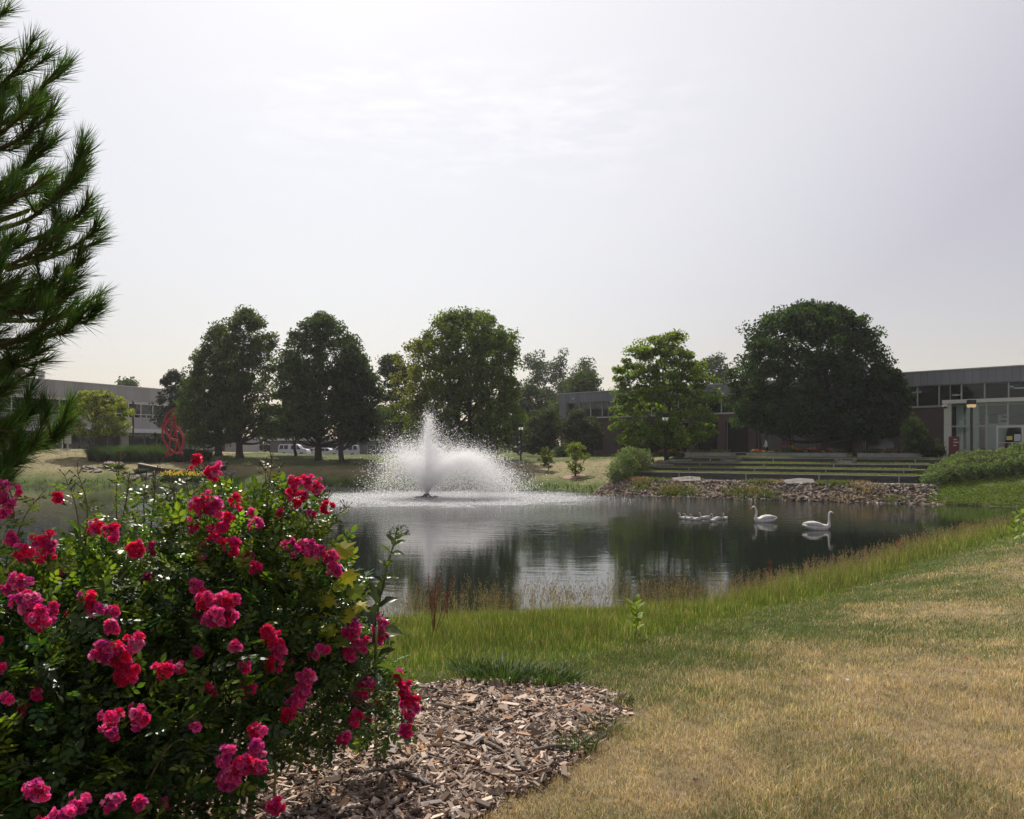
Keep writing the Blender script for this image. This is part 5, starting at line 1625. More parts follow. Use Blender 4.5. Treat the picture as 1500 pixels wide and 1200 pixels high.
# emergent shoots with faded bud heads
budV = np.array([(0, 0, -1), (0.5, 0, -.1), (0, .5, -.1), (-.5, 0, -.1), (0, -.5, -.1), (0, 0, 1.1)])
budF = np.array([(0, 2, 1), (0, 3, 2), (0, 4, 3), (0, 1, 4), (5, 1, 2), (5, 2, 3), (5, 3, 4), (5, 4, 1)])
SH = [(178, 655, 172, 800, 3.0, 16), (92, 690, 120, 800, 2.9, 10), (112, 688, 125, 800, 2.9, 8), (190, 690, 176, 780, 3.0, 8), (66, 718, 20, 800, 2.8, 5), (228, 690, 220, 780, 3.1, 9), (215, 700, 215, 790, 3.1, 8), (252, 695, 250, 780, 3.1, 7),
      (400, 662, 390, 790, 3.2, 12), (388, 675, 388, 790, 3.2, 9), (412, 680, 392, 780, 3.2, 8), (300, 668, 300, 780, 3.2, 8), (320, 678, 310, 780, 3.2, 7), (270, 690, 280, 780, 3.1, 6), (425, 695, 410, 790, 3.25, 6), (480, 712, 430, 800, 3.3, 12), (500, 708, 440, 790, 3.3, 8),
      (512, 742, 450, 800, 3.3, 9), (500, 760, 450, 810, 3.3, 7), (520, 850, 480, 900, 3.3, 6), (70, 775, 40, 850, 2.7, 6), (350, 1005, 420, 1090, 2.9, 0), (525, 1080, 430, 1100, 3.0, 3), (490, 1130, 400, 1110, 2.8, 4), (470, 1140, 400, 1100, 2.8, 4), (560, 1080, 480, 1060, 3.2, 4)]
for (tx, ty, bx_, by_, D, nbud) in SH:
    D -= 0.08
    a = pix(bx_, by_, D); e_ = pix(tx, ty, D + rng.uniform(-.1, .1))
    m_ = (a + e_) / 2 + np.array([rng.normal(0, .01), 0, 0.012])
    sp = spline([a, m_, e_], 7)
    sh = MB().tube(sp, np.linspace(0.0032, 0.0014, len(sp)), 5).build('shoot', M['cane'], rose, origin=ro_, smooth=True)
    nl = 9
    f = rng.uniform(0.1, 0.85, nl)
    Q = np.array([sp[int(q * (len(sp) - 1))] for q in f])
    ph = rng.uniform(0, 6.28, nl)
    gr = np.stack([np.cos(ph), np.sin(ph), rng.uniform(.1, .7, nl)], -1); gr /= np.linalg.norm(gr, axis=1)[:, None]
    up_ = rng.normal(0, .3, (nl, 3)) + (0, 0, 1)
    xa = np.cross(gr, up_); xa /= np.linalg.norm(xa, axis=1)[:, None]
    V, Fl, C4 = scatter(CV, CF, Q, np.stack([xa, gr, np.cross(xa, gr)], -1), rng.uniform(.035, .055, nl), jitter_cols((0.12, 0.17, 0.03), nl, .2))
    mesh_np('leaves', V, Fl, M['glossleaf'], sh, C4, origin=ro_)
    if nbud:
        mb = MB()
        for j in range(nbud):
            k_ = int(rng.uniform(.62, 1.0) * (len(sp) - 1)); p0 = sp[k_]
            dr = np.array([rng.normal(0, .7), rng.normal(0, .6), rng.uniform(.3, 1.2)]); dr /= np.linalg.norm(dr)
            p1 = p0 + dr * rng.uniform(.018, .042)
            mb.tube([p0, p1], 0.0011, 4)
            Mx = rot_from(dr[None], np.array([0.0]))[0]
            mb.add((budV * (.0058, .0058, .0068)) @ Mx.T + p1, budF)
        mb.build('bud', M['bud'], sh, origin=ro_)

# maple seedling with lobed yellow-green leaves inside the rose
def lobed():
    pts_ = [(0, 0), (.18, -.10), (.55, -.02), (.42, .22), (.82, .48), (.48, .52), (.40, .72), (.14, .72), (0, 1.18), (-.14, .72), (-.40, .72), (-.48, .52), (-.82, .48), (-.42, .22), (-.55, -.02), (-.18, -.10)]
    V = [(x_, y_, -0.18 * abs(x_) + 0.02 * y_ - .12 * y_ * y_) for x_, y_ in pts_] + [(0, .38, 0.04)]
    Fc = [(i, (i + 1) % 16, 16) for i in range(16)]
    return np.array(V), np.array(Fc)
MLV, MLF = lobed()
ms0 = hit(470, 1100); ms = empty('maple_seedling', ms0, 'maple seedling with lobed yellow-green leaves growing out of the rose bush', 'seedling')
om = tuple(ms0)
sp = spline([ms0, pix(462, 960, 3.25), pix(478, 860, 3.15), pix(492, 800, 3.12)], 7)
MB().tube(sp, np.linspace(.006, .002, len(sp)), 6).build('stem', M['cane'], ms, origin=om, smooth=True)
for (px, py, s_, dirx, dirz) in ((497, 800, .075, .9, -.5), (478, 805, .06, -.6, -.2), (462, 815, .06, -.8, -.3), (507, 838, .06, .5, -.9), (515, 862, .06, .8, -.6), (498, 850, .055, .2, -1), (480, 868, .07, -.3, -.8), (455, 860, .06, -.8, -.6),
                            (505, 895, .06, .6, -.9), (480, 915, .065, .1, -1), (452, 905, .06, -.6, -.9), (522, 885, .05, .9, -.3), (440, 840, .05, -.7, .1), (470, 945, .06, -.1, -1), (500, 930, .055, .6, -.8)):
    p = pix(px, py, 3.02 + rng.uniform(-.05, .05))
    gr = np.array([dirx, rng.uniform(-.5, -.1), dirz]); gr /= np.linalg.norm(gr)
    up_ = np.array([rng.normal(0, .2), -0.7, 0.8]); xa = np.cross(gr, up_); xa /= np.linalg.norm(xa)
    Mx = np.stack([xa, gr, np.cross(xa, gr)], -1)
    c_ = np.array([(0.30, 0.33, 0.03), (0.16, 0.22, 0.03), (0.38, 0.36, 0.03)][rng.integers(0, 3)])[None] * rng.uniform(.8, 1.1)
    lf = mesh_np('leaf', (MLV * s_) @ Mx.T + p, MLF, M['grass'], ms, np.repeat(c_, 17, 0), origin=om)
    k_ = np.argmin(np.linalg.norm(sp - p, axis=1))
    MB().tube([sp[k_], (sp[k_] + p) / 2 + (0, 0, .01), p], .001, 4).build('leaf_stalk', M['cane'], lf, origin=om)

# tall weed with curled dark leaves
def curled(seed):
    rr = random.Random(seed)
    V, Fc = [], []
    m = 7
    for i in range(m):
        t_ = i / (m - 1)
        w_ = 0.20 * math.sin(math.pi * min(1, t_ * .95 + .05)) ** .7 + .02 * (1 - t_)
        w_ *= 1 + .25 * math.sin(i * 2.1 + seed)
        zc_ = -0.35 * t_ ** 2 * rr.uniform(.8, 1.2)
        for j, sx2 in enumerate((-1, 0, 1)):
            V.append((sx2 * w_, t_ * (1 - .1 * t_), zc_ + (0.10 if sx2 else 0) * math.sin(math.pi * t_)))
    for i in range(m - 1):
        for j in range(2):
            a = i * 3 + j
            Fc.append((a, a + 1, a + 4, a + 3))
    return np.array(V), np.array(Fc)
wd0 = hit(548, 1010); weed = empty('tall_weed', wd0, 'tall leafy weed with curled dark leaves and a budding top beside the roses', 'weed')
ow_ = tuple(wd0)
WS = [(548, 1010), (550, 960), (553, 905), (558, 870), (567, 830), (576, 800), (582, 775)]
DW = 3.05
wd0b = wd0.copy()
sp = spline([wd0b] + [pix(a, c, DW) for a, c in WS[1:]], 6)
MB().tube(sp, np.linspace(.0065, .0028, len(sp)), 7).build('stem', M['stem'], weed, origin=ow_, smooth=True)
for i, (px, py, s_, dirx, dirz, dk) in enumerate(((551, 885, .10, -.25, -1, 1), (556, 888, .085, .8, .55, 1), (553, 884, .095, -.12, 1, 1), (562, 848, .075, -.3, -.9, 1), (560, 852, .06, -.7, .6, 1), (563, 846, .06, .95, .2, 0),
                        (567, 828, .06, .6, .5, 0), (566, 830, .05, -.5, .6, 0), (572, 812, .06, .9, .3, 0), (572, 812, .065, -.6, .8, 0), (578, 800, .06, -.25, .9, 0), (579, 798, .055, .35, .2, 0), (581, 790, .055, .7, .6, 0), (549, 925, .13, .85, .05, 0), (550, 930, .11, -.7, -.3, 0), (549, 975, .13, .9, -.12, 0), (552, 965, .10, .4, .5, 1), (549, 990, .10, -.6, -.4, 1))):
    p = pix(px, py, DW - 0.01)
    gr = np.array([dirx, -0.35 + .5 * (i % 2), dirz]); gr /= np.linalg.norm(gr)
    up_ = np.array([0.1, -0.6 if i % 3 else .5, 1.0]); xa = np.cross(gr, up_); xa /= np.linalg.norm(xa)
    Mx = np.stack([xa, gr, np.cross(xa, gr)], -1)
    V, Fc = curled(i)
    c_ = np.array([(0.035, 0.055, 0.022)]) if dk else np.array([(0.085, 0.12, 0.03)])
    mesh_np('leaf', (V * s_) @ Mx.T + p, Fc, M['glossleaf'], weed, np.repeat(c_, len(V), 0), origin=ow_, smooth=True)
for (px, py, r_) in ((577, 777, 7), (592, 776, 8), (584, 773, 5), (570, 781, 4), (597, 781, 4)):
    mb = MB(); c = pix(px, py, DW)
    for j in range(22):
        d_ = rng.normal(0, 1, 3); d_ /= np.linalg.norm(d_)
        Mx = rot_from(d_[None], np.array([0.0]))[0]
        mb.add((budV * (.0036, .0036, .0055)) @ Mx.T + c + d_ * r_ / F * DW * .75, budF)
    mb.tube([sp[-3], c], .0016, 5)
    mb.build('flower_bud', M['stem'], weed, origin=ow_)

# bright upright weeds in the bank and at the right edge
def milkweed(name, lab, px, py, pyt, nl=9, s0=.09, D=None):
    b0 = hit(px, py) if D is None else gpt(px, D)
    root = empty(name, b0, lab, 'weed')
    top = pix(px + 2, pyt, b0[1])
    H_ = top[2] - b0[2]
    sp = spline([b0, (b0 + top) / 2 + (0.01, 0, 0), top], 6)
    MB().tube(sp, np.linspace(.006, .002, len(sp)), 6).build('stem', M['stem'], root, origin=tuple(b0), smooth=True)
    for i in range(nl):
        f = 0.25 + 0.75 * i / (nl - 1)
        p = b0 + (top - b0) * f
        a = i * 2.4
        gr = np.array([math.cos(a), math.sin(a) * .8, 0.9 + .5 * f]); gr /= np.linalg.norm(gr)
        xa = np.cross(gr, (0, 0, 1)); xa /= np.linalg.norm(xa)
        Mx = np.stack([xa, gr, np.cross(xa, gr)], -1)
        c_ = np.array([(0.20, 0.28, 0.035)]) * rng.uniform(.75, 1.1)
        V, Fc = curled(i + 30)
        mesh_np('leaf', (V * (1.1, 1, .6) * s0 * rng.uniform(.8, 1.2)) @ Mx.T + p, Fc, M['grass'], root, np.repeat(c_, len(V), 0), origin=tuple(b0), smooth=True)
milkweed('broadleaf_weed', 'bright yellow-green leafy weed standing in the tall bank grass at centre', 930, 938, 885, 12, .14)
milkweed('broadleaf_weed', 'light green leafy weed at the right edge where the grass strip ends', 1484, 802, 760, 12, .26)
milkweed('broadleaf_weed', 'small leafy weed at the far right tip of the grass strip', 1496, 798, 752, 8, .24)
# red-brown dock stalks
def dock(lab, px, py, tops):
    b0 = hit(px, py)
    root = empty('dock_plant', b0, lab, 'weed')
    for (tx, ty) in tops:
        e_ = pix(tx, ty, b0[1] + rng.uniform(-.2, .2))
        sp = spline([b0, (b0 * .4 + e_ * .6) + (rng.normal(0, .02), 0, 0), e_], 8)
        w_ = b0[1] * .00045
        st = MB().tube(sp, np.linspace(w_ * 1.3, w_ * .6, len(sp)), 5).build('stalk', mat('dock_stalk', (0.16, 0.045, 0.025), .8), root, origin=tuple(b0))
        n = 150
        f = rng.uniform(.38, 1.0, n)
        Q = sp[(f * (len(sp) - 1)).astype(int)] + rng.normal(0, 1, (n, 3)) * (w_ * 3.2)
        V, Fl, C4 = scatter(budV, budF, Q, rot_from(rng.normal(0, 1, (n, 3)), rng.uniform(0, 6, n)), np.full(n, w_ * 1.7), jitter_cols((0.20, 0.05, 0.028), n, .3, .15))
        mesh_np('seed_head', V, Fl, M['chip'], st, C4, origin=tuple(b0))
dock('red-brown dock weed with many upright seed stalks in the bank grass right of the roses', 636, 935, [(627, 838), (641, 832), (648, 850), (668, 842), (634, 862), (656, 868)])
dock('single red dock stalk above the tall grass strip below the swans', 1126, 878, [(1128, 820), (1122, 838)])
dock('pair of thin reddish dock stalks near the right end of the grass strip', 1312, 822, [(1314, 788), (1326, 792)])

# ------------------------------------------------------------------ pine at the left edge
pt0 = gpt(-330, 3.9)
pine = empty('pine_tree', pt0, 'pine with long dark needles reaching in from the left edge', 'tree')
opn = tuple(pt0)
tr = spline([pt0, pt0 + (0.02, 0, 2.5), pt0 + (0.0, 0, 5.2)], 6)
MB().tube(tr, np.linspace(.12, .05, len(tr)), 10).build('trunk', M['bark'], pine, origin=opn, smooth=True)
NV = np.array([(-.5, 0, 0), (.5, 0, 0), (-.4, .5, .02), (.4, .5, .02), (0, 1, .0)]); NF = np.array([(0, 1, 3), (0, 3, 2), (2, 3, 4)])
def needles(pts, cnt, L_, parent, tipf=0.0, w_=0.0030, tone=1.0):
    """brush of needles along a twig polyline, pointing forward"""
    seg = np.diff(pts, axis=0); ln = np.linalg.norm(seg, axis=1); cum = np.concatenate([[0], np.cumsum(ln)])
    s_ = cum[-1] * (tipf + (1 - tipf) * rng.uniform(0, 1, cnt) ** .8)
    idx = np.clip(np.searchsorted(cum, s_) - 1, 0, len(seg) - 1)
    fr_ = ((s_ - cum[idx]) / ln[idx])[:, None]
    P = pts[idx] + seg[idx] * fr_
    T = seg[idx] / ln[idx][:, None]
    rnd = rng.normal(0, 1, (cnt, 3)); rnd -= T * (rnd * T).sum(1)[:, None]; rnd /= np.linalg.norm(rnd, axis=1)[:, None]
    ang_ = rng.uniform(.2, 1.0, cnt)[:, None] * (1 - 0.45 * (s_ / cum[-1])[:, None])
    dr = T * np.cos(ang_) + rnd * np.sin(ang_) + np.array([0, 0, .05])
    dr /= np.linalg.norm(dr, axis=1)[:, None]
    xa = np.cross(dr, rng.normal(0, 1, (cnt, 3))); xa /= np.linalg.norm(xa, axis=1)[:, None]
    Mx = np.stack([xa, dr, np.cross(xa, dr)], -1)
    Ls = L_ * rng.uniform(.75, 1.1, cnt)
    sc_ = np.stack([np.full(cnt, w_), Ls, Ls], -1)
    c_ = jitter_cols(np.array((0.060, 0.125, 0.024)) * tone, cnt, .3)
    yel = rng.uniform(0, 1, cnt) < .10
    c_[yel] = jitter_cols((0.13, 0.12, 0.03), int(yel.sum()), .2)
    V, Fl, C4 = scatter(NV, NF, P, Mx, sc_, c_)
    return mesh_np('needles', V, Fl, M['needle'], parent, C4, origin=opn)
# (tip px,py, D, origin px,py, twigs)
PB = [(22, 10, 2.9, -160, 60), (68, 66, 3.0, -170, 210), (100, 92, 3.1, -60, 215), (90, 160, 3.0, -80, 240), (60, 150, 2.8, -170, 280), (143, 215, 3.15, -20, 330), (122, 250, 3.1, -40, 345), (158, 330, 3.2, 10, 395),
      (85, 250, 2.85, -120, 330), (140, 300, 3.1, -30, 360), (100, 340, 2.9, -120, 400), (135, 375, 3.15, -10, 440), (160, 425, 3.2, 0, 470), (150, 440, 3.1, 0, 500), (95, 460, 2.9, -100, 500), (80, 505, 2.95, -60, 520),
      (40, 400, 2.8, -150, 460), (60, 590, 3.0, -80, 640), (30, 620, 2.8, -130, 640), (98, 622, 3.05, 0, 660), (65, 640, 2.9, -40, 670), (45, 670, 2.85, -120, 690), (20, 560, 2.85, -150, 590), (15, 480, 3.0, -160, 520), (10, 330, 3.1, -160, 380),
      (5, 200, 3.1, -160, 260), (35, 120, 3.2, -120, 190), (10, 700, 2.8, -120, 710), (60, 540, 3.1, -60, 560), (30, 270, 3.2, -120, 330), (70, 415, 3.2, -60, 470), (20, 520, 3.2, -100, 560), (8, 100, 3.0, -150, 150), (35, 655, 3.1, -80, 690), (75, 200, 3.15, -60, 280), (110, 420, 3.0, -40, 450), (0, 640, 3.1, -120, 670), (0, 590, 3.0, -120, 620), (45, 350, 3.0, -100, 380), (25, 440, 3.1, -100, 470)]
for i, (tx, ty, D, ox, oy) in enumerate(PB):
    e_ = pix(tx - 12, ty + 6, D); a = pix(ox, oy, D + .25)
    m_ = a * .45 + e_ * .55 + np.array([0.02, 0, -0.05 + rng.normal(0, .012)])
    sp = spline([a, m_, e_], 9)
    br = MB().tube(sp, np.linspace(.012, .0042, len(sp)), 7)
    k_ = len(sp) // 3
    bo = br.build('branch', M['twig'], pine, origin=opn, smooth=True)
    needles(sp[k_:], 215, .108, bo, 0.05, tone=rng.uniform(.8, 1.3))
    for j in range(5):
        f = rng.uniform(.20, .90); k2 = int(f * (len(sp) - 1))
        t_ = sp[min(k2 + 1, len(sp) - 1)] - sp[k2]; t_ /= np.linalg.norm(t_)
        sd_ = np.array([rng.normal(0, .5), rng.normal(0, .6), rng.uniform(-.25, .8)])
        dr = t_ * 1.0 + sd_ * .75; dr /= np.linalg.norm(dr)
        L2 = rng.uniform(.10, .20) * (1.1 - .3 * f)
        q = sp[k2] + dr * L2
        tw = spline([sp[k2], sp[k2] + dr * L2 * .5 + (0, 0, -.008), q + (0, 0, .012)], 4)
        # keep the silhouette: nothing may reach past the branch tip
        if (q[0] / q[1]) * F + CX > tx + 6: continue
        to_ = MB().tube(tw, np.linspace(.005, .003, len(tw)), 6).build('twig', M['twig'], bo, origin=opn)
        nd = needles(tw, 115, .105, bo, .1, tone=rng.uniform(.8, 1.35))
# a few small cones on the branches
for (px, py, D) in ((30, 545, 2.9),):
    c = pix(px, py, D)
    mb = MB().tube(np.array([c + (-.018, 0, 0), c + (-.01, 0, 0), c + (.008, 0, -.002), c + (.022, 0, -.004)]), [.006, .013, .012, .003], 8)
    mb.build('cone', M['stick'], pine, origin=opn, smooth=True)
# ------------------------------------------------------------------ fountain
fo = empty('fountain', (FX, FY, 0), 'tall white spray fountain in the middle of the pond, blown to the right', 'fountain')
ofn = (FX, FY, 0)
mb = MB(); th = np.linspace(0, 2 * math.pi, 25)
mb.tube(np.stack([FX + np.cos(th) * .75, FY + np.sin(th) * .75, 0 * th + .0], -1), .09, 8); mb.build('float_ring', M['black'], fo, origin=ofn)
mb = MB(); mb.tube([(FX, FY, -.1), (FX, FY, .12), (FX, FY, .3)], [.3, .3, .12], 12)
for a in (0, 2.1, 4.2): mb.tube([(FX, FY, .05), (FX + math.cos(a) * .7, FY + math.sin(a) * .7, .06)], .04, 6)
mb.build('nozzle', M['rubber'], fo, origin=ofn)
def jets(n, vz, vh, wind, turb, az=None, tmax=1.0, tpow=1.0):
    ph = rng.uniform(0, 2 * math.pi, n) if az is None else rng.normal(az[0], az[1], n)
    vz = np.abs(rng.normal(vz[0], vz[1], n)); vh = rng.uniform(vh[0], vh[1], n)
    T = 2 * vz / 9.8
    t_ = T * rng.uniform(0, 1, n) ** (tpow * .72) * tmax
    wx = rng.uniform(wind[0], wind[1], n)
    drag = 1 / (1 + .12 * t_ * vh)
    x_ = vh * np.cos(ph) * t_ * drag + wx * t_ ** 2; y_ = vh * np.sin(ph) * t_ * drag
    z_ = .25 + vz * t_ - 4.9 * t_ ** 2
    s_ = turb * (.12 + t_)[:, None]
    P = np.stack([x_, y_, z_], -1) + rng.normal(0, 1, (n, 3)) * s_
    return P[P[:, 2] > .01], None
Ps = []
Ps.append(jets(9000, (9.1, .8), (0, .50), (0, .3), .11)[0])                     # central column
Ps.append(jets(1500, (9.9, .3), (0, .30), (0, .3), .08, tmax=.62)[0])
Ps.append(jets(9000, (8.3, .8), (.2, 1.6), (-.1, .7), .20)[0])                 # shoulders of the spike
Ps.append(jets(20000, (6.3, .9), (.3, 3.3), (-.3, 1.2), .24)[0])                  # dense mound
Ps.append(jets(33000, (7.0, .9), (2.2, 4.2), (-.2, 1.6), .26)[0])
Ps.append(jets(40000, (6.9, .4), (3.6, 5.6), (.2, 1.5), .19, az=(-.15, .45))[0])  # the arm blown right
Ps.append(jets(15000, (6.7, .6), (4.0, 6.6), (.5, 2.0), .26, az=(0, .6), tpow=.6)[0])
Ps.append(jets(16000, (7.3, .7), (2.4, 4.4), (-.5, .2), .27, az=(math.pi, .8))[0])   # left haze of drops
fine0 = sum(len(p) for p in Ps)
Ps.append(jets(22000, (6.4, .9), (.2, 4.2), (-.4, 1.8), .34)[0])               # drifting fine mist
Ps.append(jets(16000, (6.6, .7), (3.6, 6.0), (.3, 2.2), .36, az=(0, .6))[0])
fine1 = sum(len(p) for p in Ps)
# patter on the water
m = 22000
r_ = np.abs(rng.normal(0.55, .30, m)); ph = rng.uniform(0, 6.283, m)
Q = np.stack([1.2 + np.cos(ph) * r_ * 10.6, np.sin(ph) * r_ * 7.2, np.abs(rng.normal(0, .05, m)) * (1 - .5 * r_) + .005], -1)
Ps.append(Q)
P = np.concatenate(Ps) + np.array(ofn)
n = len(P)
TVt = np.array([(1, 1, 1), (-1, -1, 1), (-1, 1, -1), (1, -1, -1)]) * .6; TFt = np.array([(0, 1, 2), (0, 3, 1), (0, 2, 3), (1, 3, 2)])
sz = np.exp(rng.normal(math.log(.0150), .50, n)).clip(.007, .06)
sz[-m:] *= .75
sz[fine0:fine1] *= .55
V, Fl, _ = scatter(TVt, TFt, P, rot_from(rng.normal(0, 1, (n, 3)), rng.uniform(0, 6, n)), sz)
dm = bpy.data.materials.new('water_drops')
dm.use_nodes = True
t = dm.node_tree
b = t.nodes['Principled BSDF']
b.inputs['Base Color'].default_value = (.985, .985, .99, 1); b.inputs['Roughness'].default_value = .35
tl = t.nodes.new('ShaderNodeBsdfTranslucent'); tl.inputs[0].default_value = (.985, .985, .99, 1)
mx = t.nodes.new('ShaderNodeMixShader'); mx.inputs[0].default_value = .6
tp = t.nodes.new('ShaderNodeBsdfTransparent'); m2 = t.nodes.new('ShaderNodeMixShader'); m2.inputs[0].default_value = .40
t.links.new(b.outputs[0], mx.inputs[1]); t.links.new(tl.outputs[0], mx.inputs[2]); t.links.new(mx.outputs[0], m2.inputs[1]); t.links.new(tp.outputs[0], m2.inputs[2]); t.links.new(m2.outputs[0], t.nodes['Material Output'].inputs[0])
tag(mesh_np('spray', V, Fl, dm, fo, origin=ofn), kind='stuff')

# ------------------------------------------------------------------ swans
def swan_body(L_=1.0, neck_up=True, slim=1.0):
    """facing +x, waterline z=0; one continuous loft from tail to bill root"""
    # x, z, ry, rz  (half-width, half-height)
    body = [(-.60, .20, .015, .012), (-.52, .17, .06, .035), (-.42, .135, .13, .085), (-.28, .11, .185, .14), (-.10, .09, .215, .175), (.08, .075, .21, .18), (.24, .075, .175, .165), (.36, .10, .12, .13),
            (.42, .17, .075, .085), (.435, .26, .052, .055), (.43, .38, .042, .044), (.425, .50, .038, .040), (.43, .60, .037, .039), (.445, .675, .039, .040), (.485, .715, .043, .043), (.535, .70, .040, .042), (.575, .675, .026, .030), (.60, .66, .018, .022)]
    return body
def loft(rows, sides=12):
    P = np.array([(r[0], 0, r[1]) for r in rows]); n = len(P)
    T = np.gradient(P, axis=0); T /= np.linalg.norm(T, axis=1)[:, None]
    A = np.tile([[0, 1.0, 0]], (n, 1)); B_ = np.cross(T, A)
    ph = np.arange(sides) / sides * 2 * math.pi
    ry = np.array([r[2] for r in rows]); rz = np.array([r[3] for r in rows])
    V = P[:, None] + ry[:, None, None] * np.cos(ph)[None, :, None] * A[:, None] + rz[:, None, None] * np.sin(ph)[None, :, None] * B_[:, None]
    i = np.arange(n - 1)[:, None] * sides; j = np.arange(sides)[None]; k = (j + 1) % sides
    Fq = np.stack([i + j, i + k, i + sides + k, i + sides + j], -1).reshape(-1, 4)
    return V.reshape(-1, 3), [Fq, np.array([list(range(sides))[::-1]]), np.array([[(n - 1) * sides + q for q in range(sides)]])]
def place(V, root, s, rz):
    V = np.asarray(V) * s
    c_, s_ = math.cos(rz), math.sin(rz)
    return np.stack([V[:, 0] * c_ - V[:, 1] * s_, V[:, 0] * s_ + V[:, 1] * c_, V[:, 2]], -1)
def swan(px, py, heading, s, lab, kind='adult', neckf=None):
    x_, y_ = w0(px, py)
    root = empty('swan' if kind == 'adult' else 'cygnet', (x_, y_, 0), lab, 'swan' if kind == 'adult' else 'cygnet', None if kind == 'adult' else 'cygnets swimming in a row')
    rows = [list(r) for r in swan_body()]
    if kind != 'adult':                              # short neck, plump
        for r in rows[8:]:
            r[1] = .17 + (r[1] - .17) * .66; r[2] *= 1.35; r[3] *= 1.3
        for r in rows[:8]:
            r[0] *= .85
            r[2] *= 1.05
    if neckf:
        for r in rows[8:]: r[0] += neckf(r[1])
    V, Fl = loft(rows, 14)
    me = mesh_np('body', place(V, root, s, heading), Fl, M['feather'] if kind == 'adult' else M['cygnet'], root, smooth=True)
    for sg in (-1, 1):                              # folded wings, arched over the back
        wr = [(-.56, .235, .01, .01), (-.46, .245, .030, .045), (-.30, .245, .045, .085), (-.10, .23, .050, .105), (.08, .19, .045, .10), (.22, .14, .03, .06), (.28, .12, .01, .02)]
        if kind != 'adult': wr = [(a * .8, b2 - .03, c2 * .8, d2 * .7) for a, b2, c2, d2 in wr]
        V, Fl = loft(wr, 8)
        V[:, 1] += sg * (.115 + .05 * np.sin((V[:, 0] + .5) * 3.6))
        mesh_np('wing', place(V, root, s, heading), Fl, M['feather'] if kind == 'adult' else M['cygnet'], root, smooth=True)
    hx, hz = rows[-1][0], rows[-1][1]
    V, Fl = loft([(hx - .015, hz + .002, .022, .025), (hx + .03, hz - .018, .021, .019), (hx + .085, hz - .042, .020, .010), (hx + .10, hz - .05, .008, .004)], 8)
    bl = mesh_np('bill', place(V, root, s, heading), Fl, M['bill'] if kind == 'adult' else M['cbill'], root, smooth=True)
    V, Fl = loft([(hx - .045, hz + .022, .012, .008), (hx - .012, hz + .020, .026, .014), (hx + .02, hz + .004, .018, .012)], 8)
    mesh_np('black_knob', place(V, root, s, heading), Fl, M['cbill'], bl, smooth=True)
    for sg in (-1, 1):
        V, Fl = loft([(hx - .082, hz + .032, .002, .002), (hx - .074, hz + .032, .008, .008), (hx - .066, hz + .032, .002, .002)], 6)
        V[:, 1] += sg * rows[-3][2] * .93
        mesh_np('eye', place(V, root, s, heading), Fl, M['black'], root)
    return root
swan(1197, 776, R(-4), 1.02, 'white adult swan on the right, facing right with straight neck', neckf=lambda z: 0.04)
swan(1120, 765, R(182), .98, 'white adult swan nearer the cygnets, facing left with curved neck', neckf=lambda z: -.05 * math.sin((z - .17) * 6.0))
for (px, py, hd, lab) in ((1003, 760.5, 182, 'leftmost cygnet of the row'), (1011, 761.5, 175, 'cygnet second from the left in the row'), (1020, 762.5, 185, 'cygnet third from the left in the row'), (1033, 760, 178, 'fourth cygnet, behind the front ones of the row'),
                         (1045, 764.5, 215, 'cygnet fifth from the left, nearest the viewer'), (1050, 761.5, 190, 'cygnet just behind the nearest one'), (1062, 761, 240, 'last cygnet, swimming apart at the right end of the row')):
    swan(px, py, R(hd), .52, lab, 'cygnet')

# ------------------------------------------------------------------ sculpture
sc0 = gpt(252, 74); D_ = 74.0
scu = empty('red_sculpture', sc0, 'tall dark red steel sculpture of crossing curved bands behind yellow flowers', 'sculpture')
osc = tuple(sc0)
kz = (float(sc0[2]) - pix(0, 667, D_)[2])
def S_(cx_, cy_, dy_=0.0):
    p = pix(220 + cx_ / 12, 590 + cy_ / 12, D_ + dy_); return p
def band_(name, pts_, wpx, dy0=0.0, dy1=0.0, flat=True):
    n_ = len(pts_)
    P = np.array([S_(a, c, dy0 + (dy1 - dy0) * i / (n_ - 1)) for i, (a, c) in enumerate(pts_)])
    sp = spline(P, 7)
    V, Fl = tube(sp, wpx / 12 / F * D_ * .62, 4, flat=dict(ref=(0, 1, 0), a=1.0, b=.75))
    mesh_np(name, V, Fl, M['red'], scu, origin=osc)
band_('outer_crescent', [(455, 100), (400, 118), (330, 165), (275, 250), (245, 330), (225, 430), (218, 530), (232, 640), (275, 730), (330, 805), (400, 860), (470, 890), (560, 895)], 33, -.5, .3)
band_('inner_loop', [(430, 262), (385, 262), (330, 300), (285, 370), (262, 450), (285, 530), (330, 590), (375, 640), (440, 655), (500, 668)], 40, .4, -.3)
band_('right_arc', [(370, 395), (430, 410), (490, 460), (545, 530), (580, 610), (588, 690), (570, 760), (535, 830), (500, 880)], 42, .6, -.4)
band_('thin_loop', [(385, 200), (425, 240), (448, 310), (457, 390), (448, 470), (425, 540), (395, 600), (365, 640)], 15, -.7, -.5)
band_('thin_brace', [(430, 560), (452, 640)], 13, -.6, -.5)
band_('upright', [(410, 320), (390, 400), (370, 480), (355, 570), (345, 680), (338, 770), (318, 850), (300, 920)], 26, 0, -.2)
band_('upright', [(420, 330), (440, 430), (462, 540), (485, 650), (505, 740), (530, 830), (555, 900)], 28, 0, .4)
band_('upright', [(470, 680), (462, 760), (440, 830), (428, 875)], 28, .3, .5)
band_('crossbar', [(365, 385), (430, 392)], 30, 0, 0)
band_('crossbar', [(368, 640), (430, 645), (495, 668)], 30, 0, 0)
band_('knuckle', [(375, 190), (400, 225)], 26, -.5, -.5)
band_('foot', [(270, 870), (300, 905), (340, 915), (400, 905)], 34, -.3, 0)
